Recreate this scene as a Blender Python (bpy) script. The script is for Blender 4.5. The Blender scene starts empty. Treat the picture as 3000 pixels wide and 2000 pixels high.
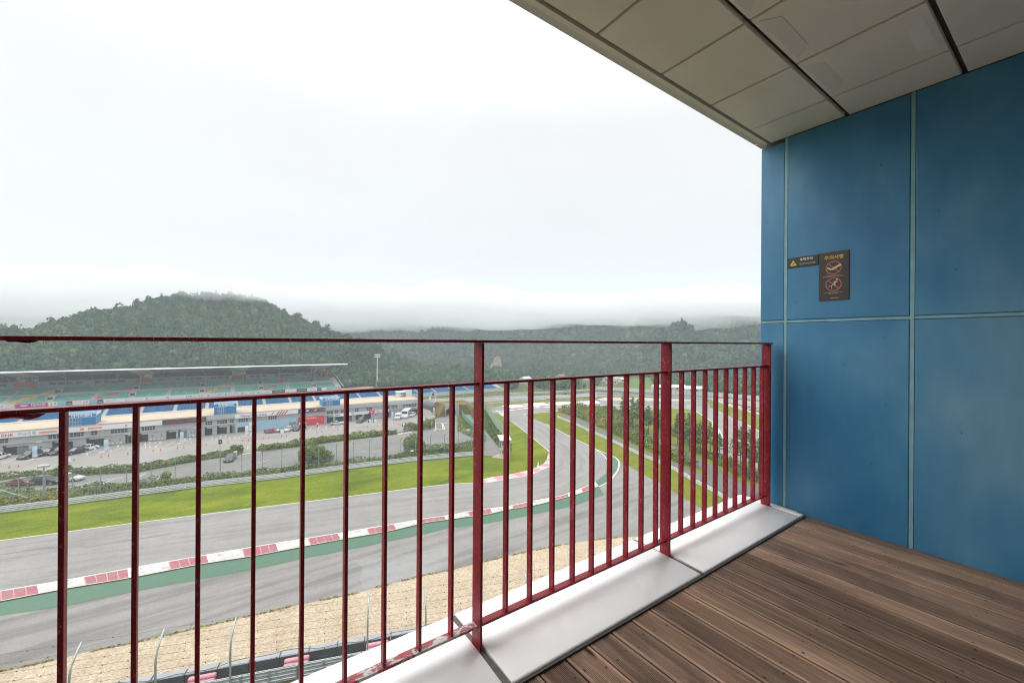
import bpy, bmesh, math, random
import numpy as np
from mathutils import Vector, Matrix, noise as mnoise
R = math.radians
random.seed(7)
rng = np.random.default_rng(7)
C = bpy.context.scene.collection
PI = math.pi

# ---------------------------------------------------------------- camera (a person standing on a tower balcony)
HC = 28.0                                   # eye above the circuit; the balcony deck is 1.40 m below the eye
FOC, CX, CY = 1196.4, 1500.0, 1000.0        # focal length and centre for a 3000 x 2000 frame
YAW, PITCH, ROLL = R(34.98), R(0.037), R(0.395)
FWD = Vector((math.sin(YAW)*math.cos(PITCH), math.cos(YAW)*math.cos(PITCH), math.sin(PITCH)))
_r0 = Vector((math.cos(YAW), -math.sin(YAW), 0)); _u0 = _r0.cross(FWD)
RGT = _r0*math.cos(ROLL) + _u0*math.sin(ROLL)
UPV = _u0*math.cos(ROLL) - _r0*math.sin(ROLL)
def ray(x, y): return FWD + RGT*((x-CX)/FOC) - UPV*((y-CY)/FOC)
def G(x, y, z=0.0):                          # surveyed point of the photograph -> world point at height z
    r = ray(x, y); k = (z-HC)/r.z
    return Vector((r.x*k, r.y*k, z))
def PY(x, y, Y):                             # ... on the upright plane at distance Y
    r = ray(x, y); k = Y/r.y
    return Vector((r.x*k, Y, HC + r.z*k))
def GP(pts, z=0.0): return [G(x, y, z) for x, y in pts]

sc = bpy.context.scene
cam = bpy.data.cameras.new('camera'); camo = bpy.data.objects.new('camera', cam); C.objects.link(camo)
cam.sensor_width = 36.0; cam.sensor_fit = 'HORIZONTAL'; cam.lens = FOC/3000*36
cam.clip_start = 0.05; cam.clip_end = 12000
m3 = Matrix((RGT, UPV, -FWD)).transposed()
camo.matrix_world = Matrix.Translation((0, 0, HC)) @ m3.to_4x4()
sc.camera = camo
sc.view_settings.view_transform = 'Standard'; sc.view_settings.look = 'None'
sc.view_settings.exposure = 0.4; sc.view_settings.gamma = 1.0
sc.render.engine = 'CYCLES'
cy = sc.cycles
cy.use_denoising = True
cy.pixel_filter_type = 'BLACKMAN_HARRIS'; cy.filter_width = 1.1
try: cy.denoiser = 'OPENIMAGEDENOISE'
except Exception: pass
cy.max_bounces = 6; cy.diffuse_bounces = 4; cy.glossy_bounces = 3; cy.transmission_bounces = 3
cy.volume_bounces = 3; cy.transparent_max_bounces = 8
cy.caustics_reflective = False; cy.caustics_refractive = False

# ---------------------------------------------------------------- materials
def new_mat(name):
    m = bpy.data.materials.new(name); m.use_nodes = True
    nt = m.node_tree; return m, nt, nt.nodes['Principled BSDF']
def nd(nt, t, **kw):
    n = nt.nodes.new(t)
    for k, v in kw.items():
        if k.startswith('i_'):
            key = k[2:]
            n.inputs[int(key) if key.isdigit() else key.replace('_', ' ')].default_value = v
        else: setattr(n, k, v)
    return n
def c4(c): return (c[0], c[1], c[2], 1.0)
def coords(nt, scale=(1, 1, 1), rot=(0, 0, 0), out='Object'):
    tc = nd(nt, 'ShaderNodeTexCoord'); mp = nd(nt, 'ShaderNodeMapping')
    mp.inputs['Scale'].default_value = scale; mp.inputs['Rotation'].default_value = rot
    nt.links.new(tc.outputs[out], mp.inputs[0]); return mp.outputs[0]
def noise_tex(nt, vec, scale, detail=4, rough=.55, dist=0):
    n = nd(nt, 'ShaderNodeTexNoise'); n.inputs['Scale'].default_value = scale
    n.inputs['Detail'].default_value = detail; n.inputs['Roughness'].default_value = rough
    n.inputs['Distortion'].default_value = dist
    nt.links.new(vec, n.inputs['Vector']); return n.outputs['Fac']
def ramp(nt, fac, stops):
    r = nd(nt, 'ShaderNodeValToRGB'); el = r.color_ramp.elements
    while len(el) < len(stops): el.new(.5)
    for e, (p, c) in zip(el, stops):
        e.position = p; e.color = c4(c) if hasattr(c, '__len__') else (c, c, c, 1)
    nt.links.new(fac, r.inputs[0]); return r.outputs[0]
def mix(nt, fac, a, b, mode='MIX'):
    n = nd(nt, 'ShaderNodeMix', data_type='RGBA', blend_type=mode)
    for s, v in ((n.inputs[0], fac), (n.inputs[6], a), (n.inputs[7], b)):
        if hasattr(v, 'links') or hasattr(v, 'is_linked'): nt.links.new(v, s)
        elif hasattr(v, '__len__'): s.default_value = c4(v)
        else: s.default_value = v
    return n.outputs[2]
def bump(nt, h, strength, dist, bs):
    b = nd(nt, 'ShaderNodeBump'); b.inputs['Strength'].default_value = strength; b.inputs['Distance'].default_value = dist
    nt.links.new(h, b.inputs['Height']); nt.links.new(b.outputs[0], bs.inputs['Normal'])
_cache = {}
def P(name, color, rough=.6, metal=0.0, spec=.5, var=.12, scale=3.0, bmp=0.0, bscale=40.0, coat=0.0):
    """plain painted / metal / concrete surface with a little uneven wear"""
    if name in _cache: return _cache[name]
    m, nt, bs = new_mat(name)
    v = coords(nt); f = noise_tex(nt, v, scale, 5, .6)
    lo = [c*(1-var) for c in color]; hi = [min(1, c*(1+var)) for c in color]
    nt.links.new(ramp(nt, f, [(.3, lo), (.7, hi)]), bs.inputs['Base Color'])
    bs.inputs['Roughness'].default_value = rough; bs.inputs['Metallic'].default_value = metal
    bs.inputs['Specular IOR Level'].default_value = spec; bs.inputs['Coat Weight'].default_value = coat
    if bmp: bump(nt, noise_tex(nt, v, bscale, 4), bmp, .02, bs)
    _cache[name] = m; return m

# ---------------------------------------------------------------- mesh building
class MB:
    def __init__(s): s.v = []; s.f = []; s.mi = []; s.cur = 0
    def add(s, vs, fs):
        o = len(s.v); s.v += [tuple(v) for v in vs]
        for f in fs: s.f.append(tuple(i+o for i in f)); s.mi.append(s.cur)
    def box(s, x0, x1, y0, y1, z0, z1):
        if x0 > x1: x0, x1 = x1, x0
        if y0 > y1: y0, y1 = y1, y0
        if z0 > z1: z0, z1 = z1, z0
        s.add([(x0,y0,z0),(x1,y0,z0),(x1,y1,z0),(x0,y1,z0),(x0,y0,z1),(x1,y0,z1),(x1,y1,z1),(x0,y1,z1)],
              [(0,3,2,1),(4,5,6,7),(0,1,5,4),(1,2,6,5),(2,3,7,6),(3,0,4,7)])
    def bbox(s, x0, x1, y0, y1, z0, z1, b=.003):        # box with its edges chamfered
        bm = bmesh.new()
        r = bmesh.ops.create_cube(bm, size=1)
        bmesh.ops.scale(bm, vec=(abs(x1-x0), abs(y1-y0), abs(z1-z0)), verts=bm.verts)
        bmesh.ops.translate(bm, vec=((x0+x1)/2, (y0+y1)/2, (z0+z1)/2), verts=bm.verts)
        bmesh.ops.bevel(bm, geom=list(bm.edges), offset=b, segments=2, affect='EDGES', profile=.5)
        s.addbm(bm)
    def addbm(s, bm):
        bm.verts.index_update()
        s.add([v.co[:] for v in bm.verts], [[v.index for v in f.verts] for f in bm.faces]); bm.free()
    def poly(s, pts): s.add(pts, [tuple(range(len(pts)))])
    def prism(s, poly, z0, z1):                        # poly: list of (x, y), counter-clockwise
        a = sum(poly[i][0]*poly[(i+1) % len(poly)][1]-poly[(i+1) % len(poly)][0]*poly[i][1] for i in range(len(poly)))
        if a < 0: poly = poly[::-1]
        n = len(poly)
        s.add([(p[0], p[1], z0) for p in poly]+[(p[0], p[1], z1) for p in poly],
              [tuple(range(n-1, -1, -1)), tuple(range(n, 2*n))]+[(i, (i+1) % n, n+(i+1) % n, n+i) for i in range(n)])
    def extr(s, prof, a, b, up=(0, 0, 1)):             # closed profile [(u, w)] swept from a to b; u sideways, w along up
        a, b, up = Vector(a), Vector(b), Vector(up); d = (b-a).normalized(); sd = d.cross(up).normalized(); n = len(prof)
        s.add([a+sd*u+up*w for u, w in prof]+[b+sd*u+up*w for u, w in prof],
              [tuple(range(n)), tuple(range(2*n-1, n-1, -1))]+[(i, n+i, n+(i+1) % n, (i+1) % n) for i in range(n)])
    def sweep(s, prof, pts, closed_ends=True):         # profile swept along a level polyline, mitred
        pts = [Vector(p) for p in pts]; n = len(prof); rings = []
        for i, p in enumerate(pts):
            d = (pts[min(i+1, len(pts)-1)]-pts[max(i-1, 0)]); d.z = 0; d.normalize()
            sd = Vector((d.y, -d.x, 0)); rings.append([p+sd*u+Vector((0, 0, w)) for u, w in prof])
        vs = [v for r in rings for v in r]; fs = []
        for k in range(len(pts)-1):
            for i in range(n):
                j = (i+1) % n; fs.append((k*n+i, (k+1)*n+i, (k+1)*n+j, k*n+j))
        if closed_ends: fs += [tuple(range(n)), tuple(range(len(vs)-1, len(vs)-n-1, -1))]
        s.add(vs, fs)
    def tube(s, pts, r, n=8, caps=True):
        pts = [Vector(p) for p in pts]; rs = r if hasattr(r, '__len__') else [r]*len(pts); vs = []; fs = []
        for i, p in enumerate(pts):
            d = (pts[min(i+1, len(pts)-1)]-pts[max(i-1, 0)]).normalized()
            q = Vector((0, 0, 1)) if abs(d.z) < .9 else Vector((1, 0, 0))
            u = d.cross(q).normalized(); w = d.cross(u)
            for k in range(n):
                a = 2*PI*k/n; vs.append(p+(u*math.cos(a)+w*math.sin(a))*rs[i])
        for i in range(len(pts)-1):
            for k in range(n):
                j = (k+1) % n; fs.append((i*n+k, i*n+j, (i+1)*n+j, (i+1)*n+k))
        if caps: fs += [tuple(range(n-1, -1, -1)), tuple(range(len(vs)-n, len(vs)))]
        s.add(vs, fs)
    def lathe(s, prof, c=(0, 0, 0), n=12):             # prof: [(r, z)]
        vs = [(c[0]+r*math.cos(2*PI*k/n), c[1]+r*math.sin(2*PI*k/n), c[2]+z) for r, z in prof for k in range(n)]
        fs = [(i*n+k, i*n+(k+1) % n, (i+1)*n+(k+1) % n, (i+1)*n+k) for i in range(len(prof)-1) for k in range(n)]
        s.add(vs, fs+[tuple(range(n-1, -1, -1)), tuple(range(len(vs)-n, len(vs)))])
    def build(s, name, mats, parent=None, smooth=False, loc=None):
        me = bpy.data.meshes.new(name); me.from_pydata(s.v, [], s.f); me.update()
        if not isinstance(mats, (list, tuple)): mats = [mats]
        for m in mats: me.materials.append(m)
        if len(mats) > 1: me.polygons.foreach_set('material_index', s.mi)
        if smooth: me.polygons.foreach_set('use_smooth', [True]*len(s.f))
        o = bpy.data.objects.new(name, me); C.objects.link(o)
        if parent is not None: o.parent = parent
        if loc is not None: o.location = loc
        return o
def npmesh(name, verts, faces, mats, parent=None, mi=None, tint=None, loc=None, quad=True):
    me = bpy.data.meshes.new(name); nf = len(faces); k = faces.shape[1]
    me.vertices.add(len(verts)); me.vertices.foreach_set('co', verts.astype(np.float32).ravel())
    me.loops.add(nf*k); me.loops.foreach_set('vertex_index', faces.astype(np.int32).ravel())
    me.polygons.add(nf); me.polygons.foreach_set('loop_start', np.arange(0, nf*k, k, dtype=np.int32))
    try: me.polygons.foreach_set('loop_total', np.full(nf, k, dtype=np.int32))
    except Exception: pass
    for m in (mats if isinstance(mats, (list, tuple)) else [mats]): me.materials.append(m)
    if mi is not None: me.polygons.foreach_set('material_index', mi.astype(np.int32))
    if tint is not None:
        a = me.attributes.new('tint', 'FLOAT', 'POINT'); a.data.foreach_set('value', tint.astype(np.float32))
    me.update(calc_edges=True); me.validate()
    o = bpy.data.objects.new(name, me); C.objects.link(o)
    if parent is not None: o.parent = parent
    if loc is not None: o.location = loc
    return o
def tag(o, label=None, cat=None, group=None, kind=None):
    for k, v in (('label', label), ('category', cat), ('group', group), ('kind', kind)):
        if v: o[k] = v
    return o
def thing(name, label, cat, loc=(0, 0, 0), rz=0.0, group=None):
    o = bpy.data.objects.new(name, None); C.objects.link(o); o.location = loc; o.rotation_euler = (0, 0, rz)
    o.empty_display_size = .2
    return tag(o, label, cat, group)
_kids = {}
def kids(o): return [c for c in C.objects if c.parent == o]
def dup(o, loc, rz=0.0, label=None, swap=None, scale=None):
    r = o.copy(); C.objects.link(r); r.location = loc; r.rotation_euler = (0, 0, rz)
    if scale: r.scale = scale
    if label: r['label'] = label
    for ch in kids(o):
        c = ch.copy(); C.objects.link(c); c.parent = r
        if swap and ch.name.split('.')[0] in swap:
            c.data = c.data.copy(); c.data.materials.clear()
            for mm in swap[ch.name.split('.')[0]]: c.data.materials.append(mm)
        for g in kids(ch):
            d = g.copy(); C.objects.link(d); d.parent = c
    return r
def text(s, size, m, parent, mat4, name='lettering', ext=.003, off=0.0, shear=0.0, align='CENTER', xs=1.0):
    cu = bpy.data.curves.new(name, 'FONT'); cu.body = s; cu.size = size; cu.align_x = align; cu.align_y = 'CENTER'
    cu.extrude = ext; cu.offset = off; cu.shear = shear; cu.resolution_u = 2
    t = bpy.data.objects.new(name, cu); C.objects.link(t)
    dg = bpy.context.evaluated_depsgraph_get()
    me = bpy.data.meshes.new_from_object(t.evaluated_get(dg))
    bpy.data.objects.remove(t); bpy.data.curves.remove(cu)
    me.transform(Matrix.Diagonal((xs, 1, 1, 1))); me.transform(mat4)
    me.materials.clear(); me.materials.append(m)
    o = bpy.data.objects.new(name, me); C.objects.link(o); o.parent = parent
    return o
def face_y(x, y, z): return Matrix.Translation((x, y, z)) @ Matrix.Rotation(PI/2, 4, 'X')           # reads from -Y
def face_x(x, y, z): return Matrix.Translation((x, y, z)) @ Matrix(((0,0,-1,0),(-1,0,0,0),(0,1,0,0),(0,0,0,1)))  # reads from -X
def struct(o): o['kind'] = 'structure'; return o
def catmull(pts, n):
    pts = [Vector(p) for p in pts]; out = []
    for i in range(len(pts)-1):
        p0, p1, p2, p3 = pts[max(i-1, 0)], pts[i], pts[i+1], pts[min(i+2, len(pts)-1)]
        for k in range(n):
            t = k/n
            out.append(.5*((2*p1)+(p2-p0)*t+(2*p0-5*p1+4*p2-p3)*t*t+(3*p1-p0-3*p2+p3)*t**3))
    return out+[pts[-1]]
# ================================================================ THE BALCONY
DZ = HC-1.40                                  # top of the deck boards
XW = 3.868                                    # face of the blue wall
ZC = HC+1.739                                 # soffit of the ceiling panels
# ---- boards
def wood_mat():
    m, nt, bs = new_mat('weathered_deck_wood')
    tc = nd(nt, 'ShaderNodeTexCoord'); sx = nd(nt, 'ShaderNodeSeparateXYZ'); nt.links.new(tc.outputs['Object'], sx.inputs[0])
    fl = nd(nt, 'ShaderNodeMath', operation='MULTIPLY_ADD'); nt.links.new(sx.outputs[0], fl.inputs[0]); fl.inputs[1].default_value = 1/.148; fl.inputs[2].default_value = 100-.943/.148
    f2 = nd(nt, 'ShaderNodeMath', operation='FLOOR'); nt.links.new(fl.outputs[0], f2.inputs[0])
    wn = nd(nt, 'ShaderNodeTexWhiteNoise', noise_dimensions='1D'); nt.links.new(f2.outputs[0], wn.inputs['W'])
    mp = nd(nt, 'ShaderNodeMapping'); nt.links.new(tc.outputs['Object'], mp.inputs[0]); mp.inputs['Scale'].default_value = (22, 1.3, 5)
    off = nd(nt, 'ShaderNodeVectorMath', operation='SCALE'); nt.links.new(wn.outputs['Color'], off.inputs[0]); off.inputs['Scale'].default_value = 31
    ad = nd(nt, 'ShaderNodeVectorMath', operation='ADD'); nt.links.new(mp.outputs[0], ad.inputs[0]); nt.links.new(off.outputs[0], ad.inputs[1])
    g1 = noise_tex(nt, ad.outputs[0], 1.6, 6, .65, .6)
    g2 = noise_tex(nt, coords(nt, (3.2, 1.1, 2)), 1.0, 4, .6, .8)
    base = ramp(nt, g1, [(.20, (.125, .078, .056)), (.48, (.250, .172, .126)), (.74, (.365, .266, .205)), (.92, (.53, .42, .34))])
    tone = ramp(nt, wn.outputs['Value'], [(0, (.66, .63, .62)), (.5, (.95, .93, .92)), (1, (1.2, 1.12, 1.05))])
    c = mix(nt, 1.0, base, tone, 'MULTIPLY')
    wear = ramp(nt, g2, [(.38, (.72, .68, .66)), (.66, (1.2, 1.18, 1.16))])
    c = mix(nt, 1.0, c, wear, 'MULTIPLY')
    vo = nd(nt, 'ShaderNodeTexVoronoi'); nt.links.new(coords(nt, (5.5, 1.5, 1)), vo.inputs['Vector']); vo.inputs['Scale'].default_value = 1.15
    fr = nd(nt, 'ShaderNodeMath', operation='FRACT'); nt.links.new(fl.outputs[0], fr.inputs[0])
    c = mix(nt, 1.0, c, ramp(nt, fr.outputs[0], [(0, (.55, .52, .5)), (.025, (1.45, 1.40, 1.36)), (.10, (1.38, 1.34, 1.3)), (.125, (1, 1, 1)), (.85, (1, 1, 1)), (.87, (1.34, 1.29, 1.24)), (.945, (1.38, 1.33, 1.3)), (.965, (.5, .48, .46)), (1, (.4, .38, .36))]), 'MULTIPLY')
    kn = ramp(nt, vo.outputs['Distance'], [(.035, (.12, .1, .09)), (.1, (1, 1, 1))])
    c = mix(nt, 1.0, c, kn, 'MULTIPLY')
    nt.links.new(c, bs.inputs['Base Color']); bs.inputs['Roughness'].default_value = .72; bs.inputs['Specular IOR Level'].default_value = .35
    bump(nt, g1, .35, .004, bs); return m
M_wood = wood_mat()
M_screw = P('dark_screw_hole', (.012, .011, .01), .6)
M_gap = P('dark_gap', (.012, .011, .010), .9)
b = MB()
k = -50
while True:
    x0 = .943+.148*k; x1 = x0+.1415
    k += 1
    if x0 > XW: break
    if x1 < -6.6: continue
    x1 = min(x1, XW-.004); w = x1-x0
    dz = random.uniform(-.0012, .0012); y1 = 1.345+random.uniform(-.004, .003); y0 = -1.57
    prof = [(0, -.022), (0, -.002), (.002, 0)]
    smooth = x0 > 2.85 or (x0 > 2.1 and k % 3 == 0)
    if smooth or w < .1: prof += [(w*.5, -.0006), (w-.002, 0)]
    else:
        e = .017; prof += [(e, 0)]; n = 15; p = (w-2*e)/n
        for i in range(n): prof += [(e+p*(i+.12), -.0026), (e+p*(i+.5), -.0026), (e+p*(i+.62), 0), (e+p*(i+1), 0)]
        prof += [(w-.002, 0)]
    prof += [(w, -.002), (w, -.022)]
    n = len(prof); b.cur = 0
    b.add([(x0+u, y0, DZ+dz+z) for u, z in prof]+[(x0+u, y1, DZ+dz+z) for u, z in prof],
          [(i, i+1, n+i+1, n+i) for i in range(n-1)]+[tuple(range(n, 2*n))[::1]])
    b.cur = 1
    for yy in (1.22, .78, .33, -.12, -.57, -1.02):
        for xx in (x0+.03+random.uniform(-.008, .008), x1-.03+random.uniform(-.008, .008)):
            ys = yy+random.uniform(-.03, .03); r = random.uniform(.0035, .006)
            b.poly([(xx+r*math.cos(a*PI/4), ys+r*1.15*math.sin(a*PI/4), DZ+dz+.0006) for a in range(8)])
struct(b.build('balcony_deck', [M_wood, M_screw]))
b = MB(); b.box(-6.6, 8.0, -3.3, 1.335, DZ-.34, DZ-.03); b.box(-6.6, 8.0, 1.34, 1.85, DZ-.34, DZ-.022)
struct(b.build('balcony_slab', P('slab_concrete', (.10, .095, .09), .9)))
# tower the balcony is part of (below and behind the eye)
b = MB(); b.box(-7.0, 8.0, -9.0, -1.6, 0, HC+4.2); b.box(-7.0, -6.6, -1.6, 1.7, 0, HC+4.2); b.box(-6.2, 7.6, -1.6, 1.2, 0, DZ-.34)  # second box: unseen left end wall, added to darken the balcony interior
o = b.build('tower_building', P('tower_grey_cladding', (.42, .42, .42), .6)); tag(o, 'grey tower block behind and below the balcony', 'tower')

# ---- white coping along the balcony edge
def coping_mat():
    m, nt, bs = new_mat('white_gloss_coping')
    v = coords(nt); n = noise_tex(nt, v, 2.2, 4, .5)
    vo = nd(nt, 'ShaderNodeTexVoronoi'); nt.links.new(coords(nt, (1, 1, 1)), vo.inputs['Vector']); vo.inputs['Scale'].default_value = 4.5
    c = mix(nt, 1.0, ramp(nt, n, [(.3, (.87, .865, .86)), (.7, (.92, .915, .91))]), ramp(nt, vo.outputs['Distance'], [(.018, (.42, .40, .38)), (.03, (1, 1, 1))]), 'MULTIPLY')
    nt.links.new(c, bs.inputs['Base Color'])
    bs.inputs['Roughness'].default_value = .36; bs.inputs['Specular IOR Level'].default_value = .45; bs.inputs['Coat Weight'].default_value = .15; bs.inputs['Coat Roughness'].default_value = .16
    return m
M_cop = coping_mat(); M_seal = P('grey_brown_sealant', (.13, .115, .10), .8, var=.3, scale=30); M_trim = P('dark_edge_trim', (.05, .048, .046), .55)
JX = [-4.7, -3.287, -1.88, -.472, .943, 2.357, 3.772]
cop = thing('coping', 'long glossy white coping along the outer edge of the balcony deck', 'coping', (0, 0, 0))
prof = [(1.352, -1.412), (1.352, -1.388), (1.356, -1.3835), (1.362, -1.382), (1.42, -1.379), (1.50, -1.3745), (1.58, -1.372), (1.68, -1.371), (1.78, -1.373), (1.845, -1.377), (1.858, -1.380), (1.866, -1.388), (1.868, -1.46), (1.855, -1.46)]
ends = [-6.6]+JX+[3.868-.018]
for i in range(len(ends)-1):
    g0 = .017 if 0 < i else 0; g1 = .017 if i < len(ends)-2 else 0
    if i == len(ends)-2: g0 = .010
    if i == len(ends)-3: g1 = .008
    b = MB(); a, c = ends[i]+g0, ends[i+1]-g1; n = len(prof)
    xs = [a, a+.003, c-.003, c]; dr = [.003, 0, 0, .003]
    b.add([(x, y, HC+z-d) for x, d in zip(xs, dr) for y, z in prof],
          [(q*n+k, (q+1)*n+k, (q+1)*n+k+1, q*n+k+1) for q in range(3) for k in range(n-1)]+[tuple(range(n)), tuple(range(4*n-1, 3*n-1, -1))])
    b.build('coping_panel', M_cop, cop, smooth=True)
for x in JX: b = MB(); b.box(x-.0165, x+.0165, 1.355, 1.862, HC-1.43, HC-1.3885); b.build('joint_seal', M_seal, cop)
b = MB(); b.box(-6.6, XW-.02, 1.3385, 1.3515, HC-1.43, HC-1.391); b.build('edge_trim', M_trim, cop)

# ---- red railing
def red_mat():
    m, nt, bs = new_mat('chipped_red_paint')
    v = coords(nt); a = noise_tex(nt, v, 9, 6, .7); f = noise_tex(nt, coords(nt, (1, 1, .35)), 160, 3, .6); g = noise_tex(nt, v, 3.1, 3, .5)
    c = ramp(nt, a, [(.3, (.19, .007, .018)), (.55, (.25, .013, .026)), (.75, (.31, .028, .040))])
    c = mix(nt, ramp(nt, g, [(.62, 0), (.68, 1)]), c, (.33, .004, .014))
    sp = nd(nt, 'ShaderNodeMath', operation='MULTIPLY'); nt.links.new(ramp(nt, f, [(.595, 0), (.67, 1)]), sp.inputs[0]); nt.links.new(ramp(nt, a, [(.38, 0), (.60, 1)]), sp.inputs[1])
    c = mix(nt, sp.outputs[0], c, (.44, .21, .215))
    nt.links.new(c, bs.inputs['Base Color']); bs.inputs['Roughness'].default_value = .45; bs.inputs['Specular IOR Level'].default_value = .3
    bump(nt, f, .15, .001, bs); return m
M_red = red_mat()
def peel_mat():
    m, nt, bs = new_mat('peeling_red_paint')
    v = coords(nt); a = noise_tex(nt, coords(nt, (1, 2.2, 1)), 13, 8, .75, .4); d = noise_tex(nt, v, 60, 5, .7)
    c = ramp(nt, a, [(.40, (.32, .035, .05)), (.47, (.40, .07, .085)), (.485, (.10, .05, .045)), (.50, (.52, .50, .48)), (.8, (.60, .58, .56))])
    c = mix(nt, ramp(nt, d, [(.6, 0), (.75, .7)]), c, (.14, .11, .10))
    nt.links.new(c, bs.inputs['Base Color']); bs.inputs['Roughness'].default_value = .6; bump(nt, a, .5, .003, bs); return m
M_peel = peel_mat()
rail = thing('balcony_railing', 'red painted metal railing with flat bars and chipped paint at the balcony edge', 'railing', (0, 0, 0))
YR0, YR1 = 1.594, 1.634
POSTX = [-4.716, -3.301, -1.886, -.520, .943, 2.358, 3.773]
for x in POSTX:
    b = MB(); b.bbox(x-.006, x+.006, 1.572, 1.645, DZ+.012, HC-.006, .0012); b.build('post', M_red, rail)
segs = [(-6.6, POSTX[0])]+list(zip(POSTX[:-1], POSTX[1:]))
for a, c in segs:
    b = MB(); b.bbox(a+.0062, c-.0062, YR0, YR1, HC-.197, HC-.185, .0012); b.build('middle_rail', M_red, rail)
    b = MB(); b.bbox(a+.0062, c-.0062, YR0, YR1, HC-1.294, HC-1.282, .0012); b.build('bottom_rail', M_red if a > .9 or a < -1 else M_peel, rail)
    if c-a > 1.3:
        n = 9; p, off_ = {2: (.1456, .181), 1: (.1450, .157), 0: (.1467, .158)}[min(2, max(0, round((a+.52)/1.415)))]
        for i in range(n):
            x = a+off_+p*i
            b = MB(); b.bbox(x-.006, x+.006, YR0+.003, YR1-.004, HC-1.2818, HC-.1972, .0012); b.build('baluster', M_red, rail)
b = MB(); b.bbox(-6.6, POSTX[-1]+.012, 1.560, 1.640, HC-.0055, HC+.0065, .0015); b.build('top_rail', M_red, rail)
# curls of peeling paint hanging under the rails at the left
def curl(x0, x1, y, z, drop):
    b = MB(); n = 12; top = []; bot = []
    for i in range(n+1):
        t = i/n; x = x0+(x1-x0)*t
        top.append((x, y-.001+.004*math.sin(t*5), z)); bot.append((x, y-.006-.006*math.sin(t*3.1), z-drop*(math.sin(t*PI)**.5)*(.7+.3*math.sin(7*t+x*9))-.0015))
    b.add(top+bot+[(p[0], p[1]+.0015, p[2]) for p in top+bot], [(i, i+1, n+2+i, n+1+i) for i in range(n)]+[(2*n+2+i, 3*n+3+i, 3*n+4+i, 2*n+3+i) for i in range(n)])
    return b
curl(-.46, -.405, YR0, HC-.0055, .006).build('paint_flake', M_red, rail); curl(-.475, -.39, YR0, HC-.197, .013).build('paint_flake', M_red, rail)

# ---- blue wall
def blue_mat():
    m, nt, bs = new_mat('faded_blue_panel')
    v = coords(nt); a = noise_tex(nt, coords(nt, (1, 1.25, .8)), 1.15, 3, .45, .2); f = noise_tex(nt, coords(nt, (1, 1.6, .5)), 7, 6, .6)
    c = ramp(nt, a, [(.34, (.026, .175, .365)), (.50, (.055, .225, .41)), (.62, (.095, .27, .435)), (.74, (.14, .31, .455))])
    c = mix(nt, .35, c, mix(nt, 1.0, c, ramp(nt, f, [(.3, (.72, .78, .82)), (.7, (1.2, 1.15, 1.1))]), 'MULTIPLY'))
    vo = nd(nt, 'ShaderNodeTexVoronoi'); nt.links.new(coords(nt, (1, 1, .6)), vo.inputs['Vector']); vo.inputs['Scale'].default_value = 9
    c = mix(nt, 1.0, c, ramp(nt, vo.outputs['Distance'], [(.02, (.35, .35, .4)), (.05, (1, 1, 1))]), 'MULTIPLY')
    nt.links.new(c, bs.inputs['Base Color']); bs.inputs['Roughness'].default_value = .42; bs.inputs['Specular IOR Level'].default_value = .5
    bump(nt, noise_tex(nt, v, 5, 2), .06, .01, bs); return m
M_blue = blue_mat(); M_bseal = P('teal_joint_seal', (.20, .40, .46), .35, var=.15, scale=8)
wall = thing('blue_wall', 'tall blue panelled wall closing the right end of the balcony', 'wall', (0, 0, 0))
b = MB(); b.box(XW+.012, XW+.40, -3.3, 1.698, HC-3.0, HC+1.708); b.build('wall_core', P('wall_core_grey', (.05, .12, .17), .7), wall)
ycols = [(1.700, 1.516), (1.492, .739), (.711, -.061), (-.089, -.861), (-.889, -1.661), (-1.689, -2.46), (-2.488, -3.29)]
zrows = [(HC-3.0, HC+.170), (HC+.200, HC+1.708)]
for j, (ya, yb) in enumerate(ycols):
    for za, zb in zrows:
        if zb > HC+1.5 and j > 0: zb = ZC-.004
        b = MB(); b.bbox(XW, XW+.03, yb, ya, za, zb, .004); b.build('panel', M_blue, wall)
for j in range(len(ycols)-1):
    y = (ycols[j][1]+ycols[j+1][0])/2; b = MB()
    b.add([(XW+.010, y-.0136, HC-2.9), (XW-.001, y-.0115, HC-2.9), (XW-.001, y+.010, HC-2.9), (XW+.010, y+.0136, HC-2.9), (XW+.010, y-.0136, ZC-.004), (XW-.001, y-.0115, ZC-.004), (XW-.001, y+.010, ZC-.004), (XW+.010, y+.0136, ZC-.004)], [(0, 1, 5, 4), (1, 2, 6, 5), (2, 3, 7, 6)])
    b.build('vertical_seal', M_bseal, wall)
b = MB()
b.add([(XW+.0105, 1.69, HC+.171), (XW+.0025, 1.69, HC+.177), (XW+.0025, 1.69, HC+.193), (XW+.0105, 1.69, HC+.199), (XW+.0105, -3.2, HC+.171), (XW+.0025, -3.2, HC+.177), (XW+.0025, -3.2, HC+.193), (XW+.0105, -3.2, HC+.199)], [(0, 4, 5, 1), (1, 5, 6, 2), (2, 6, 7, 3)])
b.build('horizontal_seal', M_bseal, wall)
b = MB(); b.tube([(XW-.012, 1.40, DZ+.012), (XW-.008, 1.50, DZ+.016), (XW-.010, 1.62, DZ+.016), (XW-.008, 1.69, DZ+.014)], .011, 8); b.build('base_sealant', P('beige_sealant', (.28, .25, .21), .8), wall)

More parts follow.
